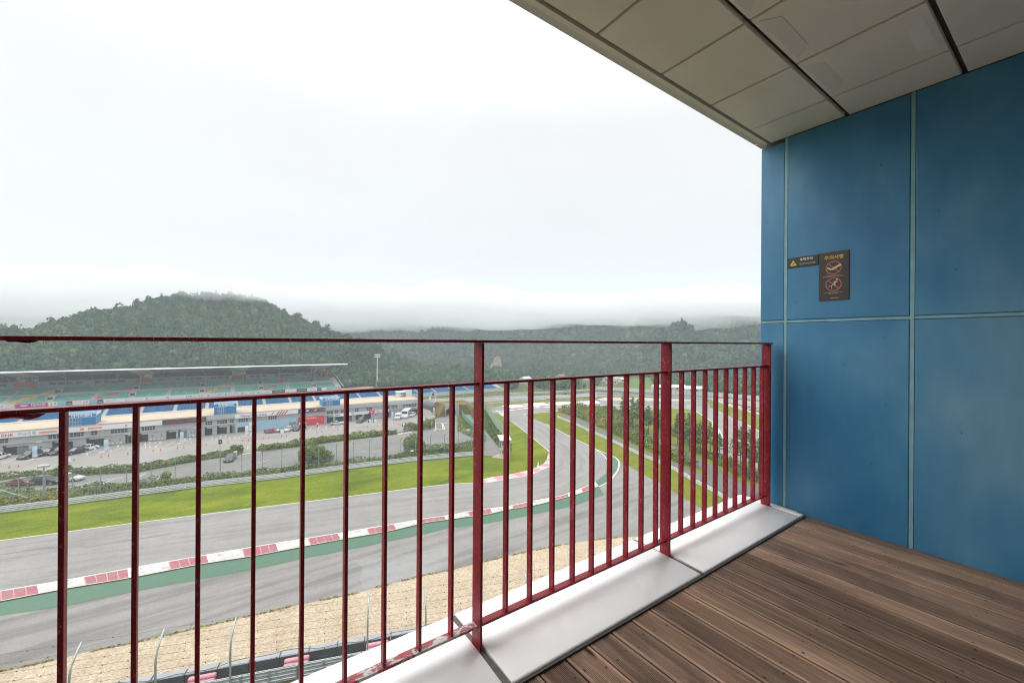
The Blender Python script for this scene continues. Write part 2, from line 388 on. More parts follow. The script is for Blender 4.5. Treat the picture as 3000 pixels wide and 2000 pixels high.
# ---- ceiling
M_ceil = P('cream_ceiling_panel', (.90, .81, .725), .55, var=.05, scale=1.6, bmp=.02)
M_ceilback = P('ceiling_void', (.17, .15, .13), .9)
M_fascia = P('grey_fascia_metal', (.76, .70, .70), .45, var=.06)
M_patch = P('grey_patch_on_panel', (.81, .73, .67), .6, var=.04)
M_patch2 = P('pale_patch_on_panel', (.92, .85, .77), .6, var=.04)
ceil = thing('balcony_ceiling', 'cream panelled ceiling over the balcony with dark joints and a grey edge', 'ceiling', (0, 0, 0))
b = MB(); b.box(-6.6, XW+.39, -3.3, 1.70, ZC+.045, ZC+.30); b.build('ceiling_backing', M_ceilback, ceil)
xj = [1.712+.5955*i for i in range(-14, 4)]+[XW+.02]
yj = [1.628, 1.092, .487, -.118, -.723, -1.33, -1.93, -2.54, -3.2]
for i in range(len(yj)-1):
    ya = yj[i]-(.006 if i == 0 else .016); yb = yj[i+1]+.013
    for j in range(len(xj)-1):
        xa, xb = xj[j]+.009, xj[j+1]-.009
        if j == len(xj)-2: xb = XW-.003
        b = MB(); t = .0035
        dz = random.uniform(-.001, .001)
        b.add([(xa, yb, ZC+.03), (xb, yb, ZC+.03), (xb, ya, ZC+.03), (xa, ya, ZC+.03), (xa, yb, ZC+t+dz), (xb, yb, ZC+t+dz), (xb, ya, ZC+t+dz), (xa, ya, ZC+t+dz),
               (xa+t, yb+t, ZC+dz), (xb-t, yb+t, ZC+dz), (xb-t, ya-t, ZC+dz), (xa+t, ya-t, ZC+dz)],
              [(0, 1, 5, 4), (1, 2, 6, 5), (2, 3, 7, 6), (3, 0, 4, 7), (4, 5, 9, 8), (5, 6, 10, 9), (6, 7, 11, 10), (7, 4, 8, 11), (8, 9, 10, 11)])
        b.build('ceiling_panel', M_ceil, ceil)
def patch(pts, m):
    b = MB(); q = [G(x, y, ZC-.0022) for x, y in pts]; n = len(q)
    b.add(q+[(p[0], p[1], ZC+.002) for p in q], [tuple(range(n)), ]+[(i, (i+1) % n, n+(i+1) % n, n+i) for i in range(n)]); b.build('patch', m, ceil)
patch([(2222, 65), (2290, 49), (2367, 131), (2338, 173)], M_patch); patch([(2355, 196), (2417, 183), (2471, 240), (2442, 277)], M_patch)
patch([(2146, 0), (2213, 0), (2198, 36), (2180, 28)], M_patch); patch([(2646, 72), (2700, 42), (2752, 138), (2690, 155)], M_patch2)
b = MB(); b.extr([(-.020, .0), (.012, 0), (.012, .05), (-.020, .05)], (-6.6, 1.632+.02, ZC-.006), (3.86, 1.632+.02, ZC-.006)); b.build('inner_trim', M_ceil, ceil)
b = MB(); prof = [(1.668, .0), (1.717, -.006), (1.722, 0.0), (1.722, .18), (1.71, .18), (1.66, .18)]
n = len(prof)
for xa, xb in ((-6.6, 3.775), (3.790, 3.95)):
    b.add([(xa, y, ZC+z) for y, z in prof]+[(xb, y, ZC+z) for y, z in prof], [tuple(range(n)), tuple(range(2*n-1, n-1, -1))]+[(i, (i+1) % n, n+(i+1) % n, n+i) for i in range(n)])
b.build('fascia', M_fascia, ceil)
b = MB(); b.box(-6.6, 4.4, -3.3, 1.712, ZC+.302, ZC+.5); b.build('roof_slab', P('roof_slab_grey', (.3, .3, .3), .8), ceil)

# ---- the two signs on the blue wall
M_sblack = P('sign_black', (.022, .021, .022), .45, var=.1); M_sbrown = P('sign_dark_brown', (.036, .030, .026), .45, var=.1)
M_sy = P('sign_yellow', (.72, .52, .10), .5, var=.03); M_sw = P('sign_white', (.72, .72, .70), .5, var=.03); M_sr = P('sign_faded_red', (.50, .13, .13), .5, var=.05); M_scream = P('sign_cream', (.70, .56, .30), .5, var=.03)
XS = XW-.006
def flat_on_wall(pts, m, parent, name, lift=.0008):          # pts in (y, z), on the sign face
    b = MB(); n = len(pts); x = XS-lift
    b.add([(x, y, z) for y, z in pts]+[(XS+.001, y, z) for y, z in pts], [tuple(range(n))]+[(i, (i+1) % n, n+(i+1) % n, n+i) for i in range(n)]); return b.build(name, m, parent)
s1 = thing('fall_warning_sign', 'small black sign with a yellow triangle on the blue wall', 'sign', (0, 0, 0))
y0, y1, z0, z1 = 1.487, 1.268, HC+.631, HC+.714
b = MB(); b.bbox(XS, XW+.001, y1, y0, z0, z1, .002); b.build('board', M_sblack, s1)
tri = flat_on_wall([(1.470, z0+.016), (1.418, z0+.016), (1.444, z0+.062)], M_sy, s1, 'warning_triangle')
fig = lambda pts, nm, m, par, lf: flat_on_wall(pts, m, par, nm, lf)
b = MB()
def stroke(b, y0, z0, y1, z1, w, lift):
    dy, dz = y1-y0, z1-z0; L = math.hypot(dy, dz); ny, nz = -dz/L*w/2, dy/L*w/2; x = XS-lift
    b.add([(x, y0+ny, z0+nz), (x, y0-ny, z0-nz), (x, y1-ny, z1-nz), (x, y1+ny, z1+nz), (XS, y0+ny, z0+nz), (XS, y0-ny, z0-nz), (XS, y1-ny, z1-nz), (XS, y1+ny, z1+nz)], [(0, 1, 2, 3), (0, 4, 5, 1), (1, 5, 6, 2), (2, 6, 7, 3), (3, 7, 4, 0)])
for q in ((1.452, .021, 1.444, .034, .004), (1.444, .034, 1.438, .040, .006), (1.444, .034, 1.436, .027, .004), (1.438, .040, 1.431, .036, .003), (1.456, .024, 1.463, .020, .003)): stroke(b, q[0], z0+q[1], q[2], z0+q[3], q[4], .0016)
b.build('falling_figure', M_sblack, s1)
text('추락주의', .025, M_sw, s1, face_x(XS-.0005, 1.352, z1-.026), ext=.0005, off=.0004)
text('난간에 기대거나 올라가면 위험합니다\nDo not lean on or climb the railing', .0075, M_sw, s1, face_x(XS-.0005, 1.345, z0+.022), name='small_print', ext=.0003)
s2 = thing('caution_sign', 'larger dark brown notice with two round red prohibition symbols on the blue wall', 'sign', (0, 0, 0))
y0, y1, z0, z1 = 1.266, 1.072, HC+.339, HC+.717; yc = (y0+y1)/2
b = MB(); b.bbox(XS, XW+.001, y1, y0, z0, z1, .0015); b.build('board', M_sbrown, s2)
text('주의사항', .034, M_sy, s2, face_x(XS-.0005, yc-.002, z1-.046), ext=.0005, off=.0005)
def ring(zc_, parent):
    b = MB(); n = 40; ro, ri = .052, .0455; x = XS-.001
    b.add([(x, yc+r*math.cos(2*PI*i/n), zc_+r*math.sin(2*PI*i/n)) for r in (ro, ri) for i in range(n)]+[(XS, yc+r*math.cos(2*PI*i/n), zc_+r*math.sin(2*PI*i/n)) for r in (ro, ri) for i in range(n)],
          [(i, (i+1) % n, n+(i+1) % n, n+i) for i in range(n)]+[(i, 2*n+i, 2*n+(i+1) % n, (i+1) % n) for i in range(n)]+[(n+i, n+(i+1) % n, 3*n+(i+1) % n, 3*n+i) for i in range(n)])
    stroke(b, yc+.034, zc_+.034, yc-.034, zc_-.034, .0065, .0009); return b.build('prohibition_ring', M_sr, parent)
ring(z1-.125, s2); ring(z1-.255, s2)
b = MB(); zc_ = z1-.125
for q in ((.040, .002, .012, -.014, .013), (.012, -.014, -.046, .020, .014)): stroke(b, yc+q[0], zc_+q[1], yc+q[2], zc_+q[3], q[4], .0017)
b.build('railing_arm_symbol', M_scream, s2)
b = MB(); zc_ = z1-.255
for q in ((.036, -.014, .012, -.010, .004), (.012, -.010, .010, -.034, .004), (-.004, .006, -.018, .026, .010), (-.004, .006, .010, -.006, .005), (-.006, .004, -.012, -.012, .005), (-.016, .024, .000, .020, .004), (-.018, .024, -.026, .012, .004)): stroke(b, yc+q[0], zc_+q[1], yc+q[2], zc_+q[3], q[4], .0018)
b.add([(XS-.0018, yc-.022+.006*math.cos(a*PI/5), zc_+.035+.006*math.sin(a*PI/5)) for a in range(10)], [tuple(range(10))])
b.build('climbing_figure', M_scream, s2)
text('난간 밖으로 몸을 내미시면\n추락의 위험이 있으니 주의하여 주십시오', .0082, M_scream, s2, face_x(XS-.0005, yc, z1-.190), name='small_print', ext=.0003)
text('난간에 기대면 떨어질 위험이 있으니\n주의하여 주십시오', .0082, M_scream, s2, face_x(XS-.0005, yc, z1-.322), name='small_print', ext=.0003)
text('SPEEDIUM', .0125, M_scream, s2, face_x(XS-.0005, yc-.006, z0+.017), name='logo', ext=.0003, shear=.3)
# ================================================================ SKY, SUN, AIR
w = bpy.data.worlds.new('World'); sc.world = w; w.use_nodes = True
nt = w.node_tree; bg = nt.nodes['Background']
SUN_EL, SUN_AZ = R(30), R(-42)                # from the front left, hidden by cloud
sky = nd(nt, 'ShaderNodeTexSky', sky_type='NISHITA', sun_disc=False, sun_elevation=SUN_EL, sun_rotation=SUN_AZ, altitude=600, air_density=1, dust_density=3, ozone_density=1)
hs = nd(nt, 'ShaderNodeHueSaturation'); nt.links.new(sky.outputs[0], hs.inputs['Color']); hs.inputs['Saturation'].default_value = .25
tc = nd(nt, 'ShaderNodeTexCoord'); sp = nd(nt, 'ShaderNodeSeparateXYZ'); nt.links.new(tc.outputs['Generated'], sp.inputs[0])
# overcast dome: the zenith is about three times as bright as the horizon
over = ramp(nt, sp.outputs[2], [(0.0, (.60, .612, .622)), (.10, (.635, .644, .652)), (.30, (.70, .705, .71)), (.50, (.75, .752, .755)), (1.0, (.76, .76, .76))])
mr = nd(nt, 'ShaderNodeMapRange'); nt.links.new(sp.outputs[2], mr.inputs[0]); mr.inputs[1].default_value = .44; mr.inputs[2].default_value = 1.0; mr.inputs[3].default_value = 1.0; mr.inputs[4].default_value = 3.9; mr.interpolation_type = 'SMOOTHSTEP'
cl = noise_tex(nt, coords(nt, (1, 1, 2.6), out='Generated'), 2.3, 5, .55, .4)
cld = ramp(nt, cl, [(.3, (.955, .957, .962)), (.7, (1.03, 1.03, 1.03))])
ov = mix(nt, 1.0, over, cld, 'MULTIPLY')
vm = nd(nt, 'ShaderNodeVectorMath', operation='SCALE'); nt.links.new(ov, vm.inputs[0]); nt.links.new(mr.outputs[0], vm.inputs['Scale'])
v2 = nd(nt, 'ShaderNodeVectorMath', operation='SCALE'); nt.links.new(vm.outputs[0], v2.inputs[0]); v2.inputs['Scale'].default_value = 10.0
nt.links.new(mix(nt, .06, v2.outputs[0], hs.outputs[0]), bg.inputs['Color']); bg.inputs['Strength'].default_value = .1
sun = bpy.data.lights.new('sun', 'SUN'); sun.energy = 1.5; sun.angle = R(60); sun.color = (1, .97, .92)
so = bpy.data.objects.new('sun', sun); C.objects.link(so)
so.rotation_euler = (PI/2-SUN_EL, 0, PI-SUN_AZ) if False else (0, 0, 0)
sd = Vector((math.sin(SUN_AZ)*math.cos(SUN_EL), math.cos(SUN_AZ)*math.cos(SUN_EL), math.sin(SUN_EL)))
so.rotation_mode = 'QUATERNION'; so.rotation_quaternion = sd.to_track_quat('Z', 'Y')
def vol_mat(name, color, dens, aniso=0.0):
    m = bpy.data.materials.new(name); m.use_nodes = True; nt = m.node_tree
    for n in list(nt.nodes):
        if n.type != 'OUTPUT_MATERIAL': nt.nodes.remove(n)
    out = nt.nodes[0]; pv = nd(nt, 'ShaderNodeVolumePrincipled')
    pv.inputs['Color'].default_value = c4(color); pv.inputs['Density'].default_value = dens; pv.inputs['Anisotropy'].default_value = aniso
    nt.links.new(pv.outputs[0], out.inputs['Volume'])
    return m
b = MB(); b.box(-900, 1300, -60, 1500, -1.0, 190.0)
tag(b.build('haze', vol_mat('pale_haze', (.80, .89, .95), .00062)), 'pale damp haze filling the valley', 'haze', kind='stuff')
# low cloud lying on the hilltops: a thin ragged sheet of mist
def mist():
    na, nr = 110, 26; th = [R(-62+165*i/(na-1)) for i in range(na)]; rr = [300*(1500/300)**(j/(nr-1)) for j in range(nr)]
    vb = []; vt = []
    for a in th:
        for r in rr:
            x, y = r*math.sin(a), r*math.cos(a); n = mnoise.fractal(Vector((x*.011, y*.011, 1.7)), 1.0, 2.1, 5)
            n2 = mnoise.fractal(Vector((x*.035, y*.035, 5.7)), .9, 2.1, 4)
            t = min(1, max(0, (math.degrees(a)+4)/22)); lo = 50*(1-t)+(50-5*min(1, max(0, (r-420)/250)))*t
            edge = min(1, (r-300)/60)
            z = lo+n*9+n2*3.2+(1-edge)*9
            vb.append((x, y, z)); vt.append((x, y, z+.6+edge*(14+min(1, (r-300)/420)*(30+14*t)+n*4)))
    b = MB(); N = na*nr; fs = []
    for i in range(na-1):
        for j in range(nr-1):
            q = (i*nr+j, i*nr+j+1, (i+1)*nr+j+1, (i+1)*nr+j); fs.append(q); fs.append(tuple(N+k for k in q[::-1]))
    for i in range(na-1):
        for j in (0, nr-1):
            q = (i*nr+j, (i+1)*nr+j, N+(i+1)*nr+j, N+i*nr+j); fs.append(q if j == 0 else q[::-1])
    for j in range(nr-1):
        for i in (0, na-1):
            q = (i*nr+j, i*nr+j+1, N+i*nr+j+1, N+i*nr+j); fs.append(q if i else q[::-1])
    b.add(vb+vt, fs); return b
tag(mist().build('low_cloud', vol_mat('white_mist', (.92, .933, .948), .019), smooth=True), 'white low cloud lying on the hilltops', 'cloud', kind='stuff')
# ================================================================ GROUND, TRACK, ROADS
def asphalt(name, base, streak=0.0, sscale=(1, 1, 1), srot=0.0, uv=False, crack=False, patchy=.10):
    m, nt, bs = new_mat(name)
    v = coords(nt); big = noise_tex(nt, v, .09, 4, .6); fine = noise_tex(nt, v, 6.0, 3, .7); mid = noise_tex(nt, v, .8, 4, .6)
    c = ramp(nt, big, [(.3, [q*(1-patchy) for q in base]), (.7, [q*(1+patchy) for q in base])])
    c = mix(nt, .5, c, mix(nt, 1.0, c, ramp(nt, fine, [(.3, .72), (.7, 1.28)]), 'MULTIPLY'))
    c = mix(nt, .6, c, mix(nt, 1.0, c, ramp(nt, mid, [(.35, .93), (.65, 1.06)]), 'MULTIPLY'))
    if streak:
        sv = coords(nt, sscale, (0, 0, srot), out='UV' if uv else 'Object')
        s1 = noise_tex(nt, sv, 1.0, 5, .62, .35); s2 = noise_tex(nt, sv, 3.1, 3, .5, .2)
        c = mix(nt, streak, c, mix(nt, 1.0, c, ramp(nt, s1, [(.40, .58), (.52, 1.0), (.75, 1.10)]), 'MULTIPLY'))
        c = mix(nt, streak*.5, c, mix(nt, 1.0, c, ramp(nt, s2, [(.36, .70), (.46, 1.0)]), 'MULTIPLY'))
    nt.links.new(c, bs.inputs['Base Color']); bs.inputs['Roughness'].default_value = .82; bs.inputs['Specular IOR Level'].default_value = .3
    bump(nt, fine, .12, .02, bs); return m
M_track = asphalt('track_asphalt', (.226, .217, .208), .42, (.05, .7, 1), 0, uv=True)
M_run = asphalt('runoff_asphalt', (.210, .199, .189), .62, (.035, .42, 1), R(-6))
M_road = asphalt('service_asphalt', (.165, .160, .152), .2, (.1, .5, 1), 0, patchy=.18)
M_pad = asphalt('paddock_asphalt', (.235, .222, .205), .15, (.1, .5, 1), 0, patchy=.14)
M_dark = asphalt('worn_dark_asphalt', (.125, .118, .112), .2, (.2, .5, 1), 0, patchy=.2)
def grass(name, a, b_, c_, s=.55):
    m, nt, bs = new_mat(name)
    v = coords(nt); big = noise_tex(nt, coords(nt, (.6, 1.5, 1)), .12, 5, .62, .5); mid = noise_tex(nt, coords(nt, (.7, 1.6, 1)), s, 6, .7); fine = noise_tex(nt, v, 3.4, 4, .75)
    c = ramp(nt, big, [(.30, a), (.52, b_), (.72, c_)])
    c = mix(nt, .7, c, mix(nt, 1.0, c, ramp(nt, mid, [(.30, (.62, .66, .55)), (.5, (1, 1, 1)), (.72, (1.22, 1.18, 1.1))]), 'MULTIPLY'))
    c = mix(nt, .85, c, mix(nt, 1.0, c, ramp(nt, fine, [(.32, (.55, .6, .5)), (.55, (1.02, 1.02, 1)), (.75, (1.3, 1.25, 1.2))]), 'MULTIPLY'))
    nt.links.new(c, bs.inputs['Base Color']); bs.inputs['Roughness'].default_value = .95; bs.inputs['Specular IOR Level'].default_value = .1
    bump(nt, fine, .6, .08, bs); return m
M_grass = grass('mown_grass', (.070, .105, .008), (.132, .168, .010), (.190, .198, .016))
M_grass2 = grass('infield_grass', (.105, .120, .018), (.150, .165, .016), (.195, .190, .03))
M_wild = grass('wild_ground', (.055, .075, .022), (.085, .095, .03), (.14, .12, .06), .3)
def gravel():
    m, nt, bs = new_mat('sand_gravel'); v = coords(nt)
    vo = nd(nt, 'ShaderNodeTexVoronoi'); nt.links.new(v, vo.inputs['Vector']); vo.inputs['Scale'].default_value = 7.5; vo.inputs['Randomness'].default_value = 1
    sp = nd(nt, 'ShaderNodeSeparateColor'); nt.links.new(vo.outputs['Color'], sp.inputs[0])
    big = noise_tex(nt, v, .35, 5, .6); st = noise_tex(nt, v, 1.6, 3, .6)
    c = ramp(nt, big, [(.3, (.37, .295, .205)), (.55, (.43, .35, .255)), (.75, (.48, .40, .30))])
    c = mix(nt, .8, c, mix(nt, 1.0, c, ramp(nt, sp.outputs[0], [(0, .66), (.4, .95), (.8, 1.06), (1, 1.25)]), 'MULTIPLY'))
    c = mix(nt, .5, c, mix(nt, 1.0, c, ramp(nt, st, [(.3, .86), (.7, 1.1)]), 'MULTIPLY'))
    nt.links.new(c, bs.inputs['Base Color']); bs.inputs['Roughness'].default_value = .95; bs.inputs['Specular IOR Level'].default_value = .1
    bump(nt, vo.outputs['Distance'], .8, .06, bs); return m
M_gravel = gravel()
M_sandfar = P('pale_sand', (.42, .33, .23), .95, var=.12, scale=.15)
M_dirt = P('pale_dirt', (.36, .29, .21), .95, var=.2, scale=.1, bmp=.2, bscale=2)
M_white = P('white_paint', (.72, .72, .70), .6, var=.08, scale=1.2)
M_wline = P('white_line_paint', (.50, .49, .45), .65, var=.2, scale=.7)
def worn(name, col, under, thr=.55, sc_=1.2):
    m, nt, bs = new_mat(name); v = coords(nt, (.55, 1.6, 1)); a = noise_tex(nt, v, sc_, 7, .72, .6)
    c = mix(nt, ramp(nt, a, [(thr, 0), (thr+.12, 1)]), col, under); g = noise_tex(nt, coords(nt), 5, 4, .7)
    c = mix(nt, .6, c, mix(nt, 1.0, c, ramp(nt, g, [(.3, .75), (.7, 1.15)]), 'MULTIPLY'))
    nt.links.new(c, bs.inputs['Base Color']); bs.inputs['Roughness'].default_value = .7; return m
M_kred = worn('kerb_red', (.31, .065, .092), (.22, .13, .13), .44); M_kwhite = worn('kerb_white', (.50, .48, .455), (.25, .215, .205), .49)
M_kpink = worn('kerb_pink', (.58, .20, .25), (.55, .42, .42), .6)
M_green = worn('green_runoff_paint', (.055, .125, .078), (.11, .155, .115), .6, .5)

def sheet(name, pts, mat_, z, px=True, kind='structure'):
    q = GP(pts) if px else [Vector((p[0], p[1], 0)) for p in pts]
    bm = bmesh.new(); vs = [bm.verts.new((p.x, p.y, z)) for p in q]; es = [bm.edges.new((vs[i], vs[(i+1) % len(vs)])) for i in range(len(vs))]
    bmesh.ops.triangle_fill(bm, edges=es, use_beauty=True, use_dissolve=False)
    for f in bm.faces:
        if f.normal.z < 0: f.normal_flip()
    me = bpy.data.meshes.new(name); bm.to_mesh(me); bm.free(); me.materials.append(mat_)
    o = bpy.data.objects.new(name, me); C.objects.link(o); o['kind'] = kind; return o
def strip(name, A, B, mat_, z, zB=None):
    """ribbon between two world polylines of equal length, with a UV running along it"""
    n = len(A); vs = []; uv = []; L = 0
    for i in range(n):
        if i: L += ((A[i]-A[i-1]).length+(B[i]-B[i-1]).length)/2
        wd = (A[i]-B[i]).length
        for k in range(5):
            t = k/4; p = A[i].lerp(B[i], t); vs.append((p.x, p.y, z if zB is None else z+(zB-z)*t)); uv.append((L, wd*t))
    fs = [(i*5+k, i*5+k+1, i*5+k+6, i*5+k+5) for i in range(n-1) for k in range(4)]
    me = bpy.data.meshes.new(name); me.from_pydata(vs, [], fs); u = me.uv_layers.new(name='UVMap')
    for lp in me.loops: u.data[lp.index].uv = uv[lp.vertex_index]
    me.update()
    if me.polygons[0].normal.z < 0: me.flip_normals()
    me.materials.append(mat_); o = bpy.data.objects.new(name, me); C.objects.link(o); o['kind'] = 'structure'; return o
def line(name, pts, wd, mat_, z):
    A = []; B = []
    for i, p in enumerate(pts):
        d = pts[min(i+1, len(pts)-1)]-pts[max(i-1, 0)]; s = Vector((d.y, -d.x, 0)).normalized()*wd/2; A.append(p+s); B.append(p-s)
    return strip(name, A, B, mat_, z)

b = MB(); b.poly([(-6000, -6000, 0), (6000, -6000, 0), (6000, 6000, 0), (-6000, 6000, 0)]); struct(b.build('ground', M_wild))
# --- main circuit ribbon (bottom left -> hairpin)
PAIR = [((-150, 1603), (-150, 1757)), ((0, 1584), (0, 1732)), ((350, 1538), (410, 1660)), ((700, 1494), (760, 1600)), ((1000, 1457), (1027, 1557)), ((1300, 1420), (1319, 1509)),
        ((1423, 1413.5), (1494, 1482)), ((1495, 1402), (1600, 1461)), ((1550, 1392), (1674, 1442)), ((1596, 1372.7), (1746, 1413)), ((1614.7, 1363.7), (1779.5, 1383.5)), ((1623, 1345), (1779.5, 1348)),
        ((1612, 1326), (1745, 1316)), ((1567.5, 1288.5), (1674, 1280.6)), ((1505.6, 1240), (1600, 1242)), ((1462, 1214.5), (1560, 1224)), ((1431, 1203), (1538, 1216))]
TI = catmull(GP([p[0] for p in PAIR]), 8); TO = catmull(GP([p[1] for p in PAIR]), 8)
strip('race_track', TI, TO, M_track, .06)
# --- run-off
RUN = [(-150, 1757), (0, 1732), (199, 1698.6), (410, 1660), (593, 1628.4), (760, 1600), (901, 1577), (1027, 1556.7), (1141.6, 1537.6), (1242, 1520), (1318.6, 1509), (1424, 1491), (1494, 1482), (1564, 1467), (1628, 1456), (1674, 1442), (1746, 1413), (1779.5, 1383.5), (1779.5, 1348), (1745, 1316), (1796, 1340), (1829, 1356), (1872, 1383), (1913, 1405), (1942, 1420), (1987, 1448), (2022, 1469), (2055, 1488), (2086, 1498), (2200, 1570), (2120, 1640), (1913, 1573), (1843, 1574.6), (1779.5, 1579), (1689, 1590.6), (1628, 1602), (1564, 1614.5), (1496, 1629), (1424, 1646), (1393.6, 1654), (1317, 1673.5), (1242, 1688), (1142, 1713), (1028, 1744), (888, 1771), (764, 1799.5), (579, 1842), (469, 1867), (383, 1887), (230, 1918), (163, 1936), (0, 1969), (-150, 1996)]
sheet('runoff_apron', RUN, M_run, .03)
GRV = [(-150, 1992), (0, 1967), (163, 1934), (230, 1916), (383, 1884.5), (469, 1865), (579, 1840), (764, 1797.5), (888, 1769), (1028, 1741.7), (1142, 1711), (1242, 1686), (1317, 1671.5), (1393.6, 1652), (1424, 1644), (1496, 1627), (1564, 1612.5), (1628, 1600), (1689, 1588.6), (1779.5, 1577), (1843, 1572.6), (1913, 1571), (2000, 1590), (2050, 1640)]
gv = GP(GRV); BL = lambda X: 42.5-.340*(X+3.5)                 # line of the tyre barrier
gpts = [(p.x, p.y) for p in gv]+[(44, 24), (30, BL(30)-.5), (16.8, BL(16.8)-.5), (-3.5, BL(-3.5)-.5), (-30, BL(-30)-.5)]
sheet('gravel_trap', gpts, M_gravel, .045, px=False)
# ragged dry grass growing along the edge of the gravel
# --- grass fields
sheet('grass_verge', [(-150, 1528), (0, 1506), (389, 1456), (583, 1430), (746, 1413), (888, 1395), (1028, 1376), (1229, 1352), (1395, 1337), (1462, 1340), (1500, 1300), (1480, 1286), (1462, 1262), (1440, 1225), (1427, 1203), (1431, 1203), (1462, 1214.5), (1505.6, 1240), (1567.5, 1288.5), (1612, 1326), (1623, 1345), (1614.7, 1363.7), (1596, 1372.7), (1550, 1392), (1495, 1402), (1423, 1413.5), (1300, 1420), (1000, 1457), (700, 1494), (350, 1538), (0, 1584), (-150, 1603)], M_grass, .05)
INF = [(1538, 1216), (1542, 1213), (1568, 1210), (1615, 1206), (1675, 1203), (1800, 1200), (1932, 1198), (1980, 1197), (2026, 1199), (2041, 1208), (2059, 1218), (2074, 1228), (2090, 1237), (2104, 1255), (2119, 1284), (2135, 1320), (2150, 1345), (2225, 1378), (2320, 1420), (2320, 1600), (2200, 1572), (2086, 1500), (2055, 1490), (2022, 1471), (1987, 1450), (1942, 1422), (1913, 1407), (1872, 1385), (1829, 1358), (1796, 1342), (1745, 1316), (1674, 1280.6), (1600, 1242), (1560, 1224)]
sheet('infield_grass', INF, M_grass2, .025)
# --- far asphalt: hairpin, straight, inner loop
HAIR = [(1426, 1203), (1449, 1191), (1469, 1187.5), (1515, 1183), (1588, 1177.5), (1666, 1175), (1748, 1172.2), (1875, 1173.5), (2026, 1173.5), (2062, 1174), (2078, 1178), (2105, 1190), (2134, 1205), (2162, 1223), (2189, 1240), (2225, 1262), (2330, 1330), (2330, 1425), (2225, 1376), (2150, 1343), (2085, 1318), (2112, 1300), (2112, 1275), (2104, 1255), (2090, 1237), (2074, 1228), (2059, 1218), (2041, 1208), (2026, 1199), (1980, 1197), (1932, 1198), (1800, 1200), (1675, 1203), (1615, 1206), (1568, 1210), (1542, 1213), (1538, 1216), (1560, 1224), (1600, 1242), (1505.6, 1242), (1462, 1216)]
sheet('hairpin_asphalt', HAIR, M_run, .035)
LOOPO = [(1440, 1203), (1470, 1199.5), (1512, 1200), (1551, 1195), (1615, 1191.6), (1706, 1189), (1760, 1186.7), (1900, 1187), (1992, 1189), (2041, 1191), (2090, 1200), (2119, 1212), (2147, 1226), (2175, 1237), (2200, 1250), (2225, 1264), (2300, 1310)]
LOOPI = [(1500, 1236), (1530, 1217), (1540, 1213.4), (1568, 1210), (1615, 1206), (1700, 1202.4), (1800, 1200), (1900, 1198), (1985, 1197), (2026, 1199), (2059, 1218), (2078, 1230), (2094, 1240), (2106, 1257), (2117, 1280), (2130, 1310), (2170, 1350)]
strip('infield_loop', catmull(GP(LOOPO), 5), catmull(GP(LOOPI), 5), M_track, .075)
# --- main straight, pit lane and ground strips behind the pit building (parallel to it)
def band(name, ya, yb, m, z, x0=-140, x1=112): return sheet(name, [(x0, ya), (x1, ya), (x1, yb), (x0, yb)], m, z, px=False)
FARY = [(1160, 'a')]
sheet('main_straight', [(-900, 1300), (700, 1212), (1285, 1172), (1480, 1163.5), (1600, 1158), (1680, 1155), (1748, 1149), (1830, 1152), (1917, 1157), (2026, 1163), (2120, 1166.5), (2225, 1177), (2330, 1194), (2330, 1210), (2225, 1196), (2160, 1183), (2118, 1176), (2062, 1173.8), (1960, 1169.5), (1875, 1166), (1760, 1165), (1700, 1165.5), (1600, 1167.5), (1480, 1173.5), (1285, 1182), (700, 1225), (-900, 1330)], M_track if False else asphalt('straight_asphalt', (.225, .22, .215), .2, (.02, .4, 1)), .03)
sheet('far_grass', [(1427, 1203), (1449, 1190.5), (1469, 1187), (1515, 1182.7), (1588, 1177), (1666, 1174.6), (1748, 1172), (1752, 1166.5), (1700, 1167), (1600, 1169.5), (1480, 1176), (1400, 1180), (1360, 1184), (1380, 1195)], M_grass2, .055)
sheet('far_gravel', [(1748, 1169), (1775, 1164.6), (1830, 1164), (1875, 1165), (1947, 1167.6), (2026, 1170.5), (2050, 1172.5), (2026, 1174), (1947, 1174.6), (1875, 1174), (1760, 1173)], M_sandfar, .06)
sheet('outer_grass', [(2075, 1176.5), (2106, 1177.5), (2134, 1189.5), (2162, 1197), (2189, 1206), (2225, 1214.5), (2330, 1245), (2330, 1328), (2225, 1263), (2200, 1249), (2175, 1236), (2147, 1225), (2119, 1211), (2090, 1199), (2080, 1190)], M_grass2, .095)
sheet('far_sand_edge', [(2150, 1173), (2225, 1179.5), (2225, 1181), (2150, 1174.2)], M_sandfar, .07)
# --- paint on the far asphalt
b_ = [[(1469, 1189), (1515, 1185), (1549, 1190), (1499, 1196)], [(1530, 1183), (1588.5, 1179.5), (1614, 1186), (1568, 1190)], [(1604, 1179.5), (1666, 1177), (1677, 1180.5), (1675, 1185), (1632, 1186.5)], [(1676, 1177.2), (1748, 1174), (1760, 1181.5), (1692, 1185)]]
for q in b_: sheet('painted_runoff_panel', q, M_white, .085)
def dashes(pts, n, mats_, wd, z, name):
    P_ = catmull(GP(pts), 12); P_ = [p.copy() for p in P_]; k = len(P_)-1
    for i in range(n):
        a, c = int(i*k/n), max(int((i+1)*k/n), int(i*k/n)+1); o = line(name, P_[a:c+1], wd, mats_[i % len(mats_)], z)
dashes([(1440, 1206), (1470, 1204), (1512, 1200), (1551, 1195), (1615, 1191.6), (1706, 1189), (1760, 1186.7)], 22, (M_white, M_kpink), 1.5, .10, 'hairpin_kerb')
dashes([(1760, 1186.7), (1900, 1187), (1992, 1189), (2041, 1191)], 5, (M_wline, M_track), 1.2, .10, 'edge_line')
line('edge_line', catmull(GP([(2041, 1191), (2090, 1200), (2119, 1212), (2147, 1226), (2175, 1237), (2200, 1250), (2225, 1264)]), 5), .35, M_wline, .10)
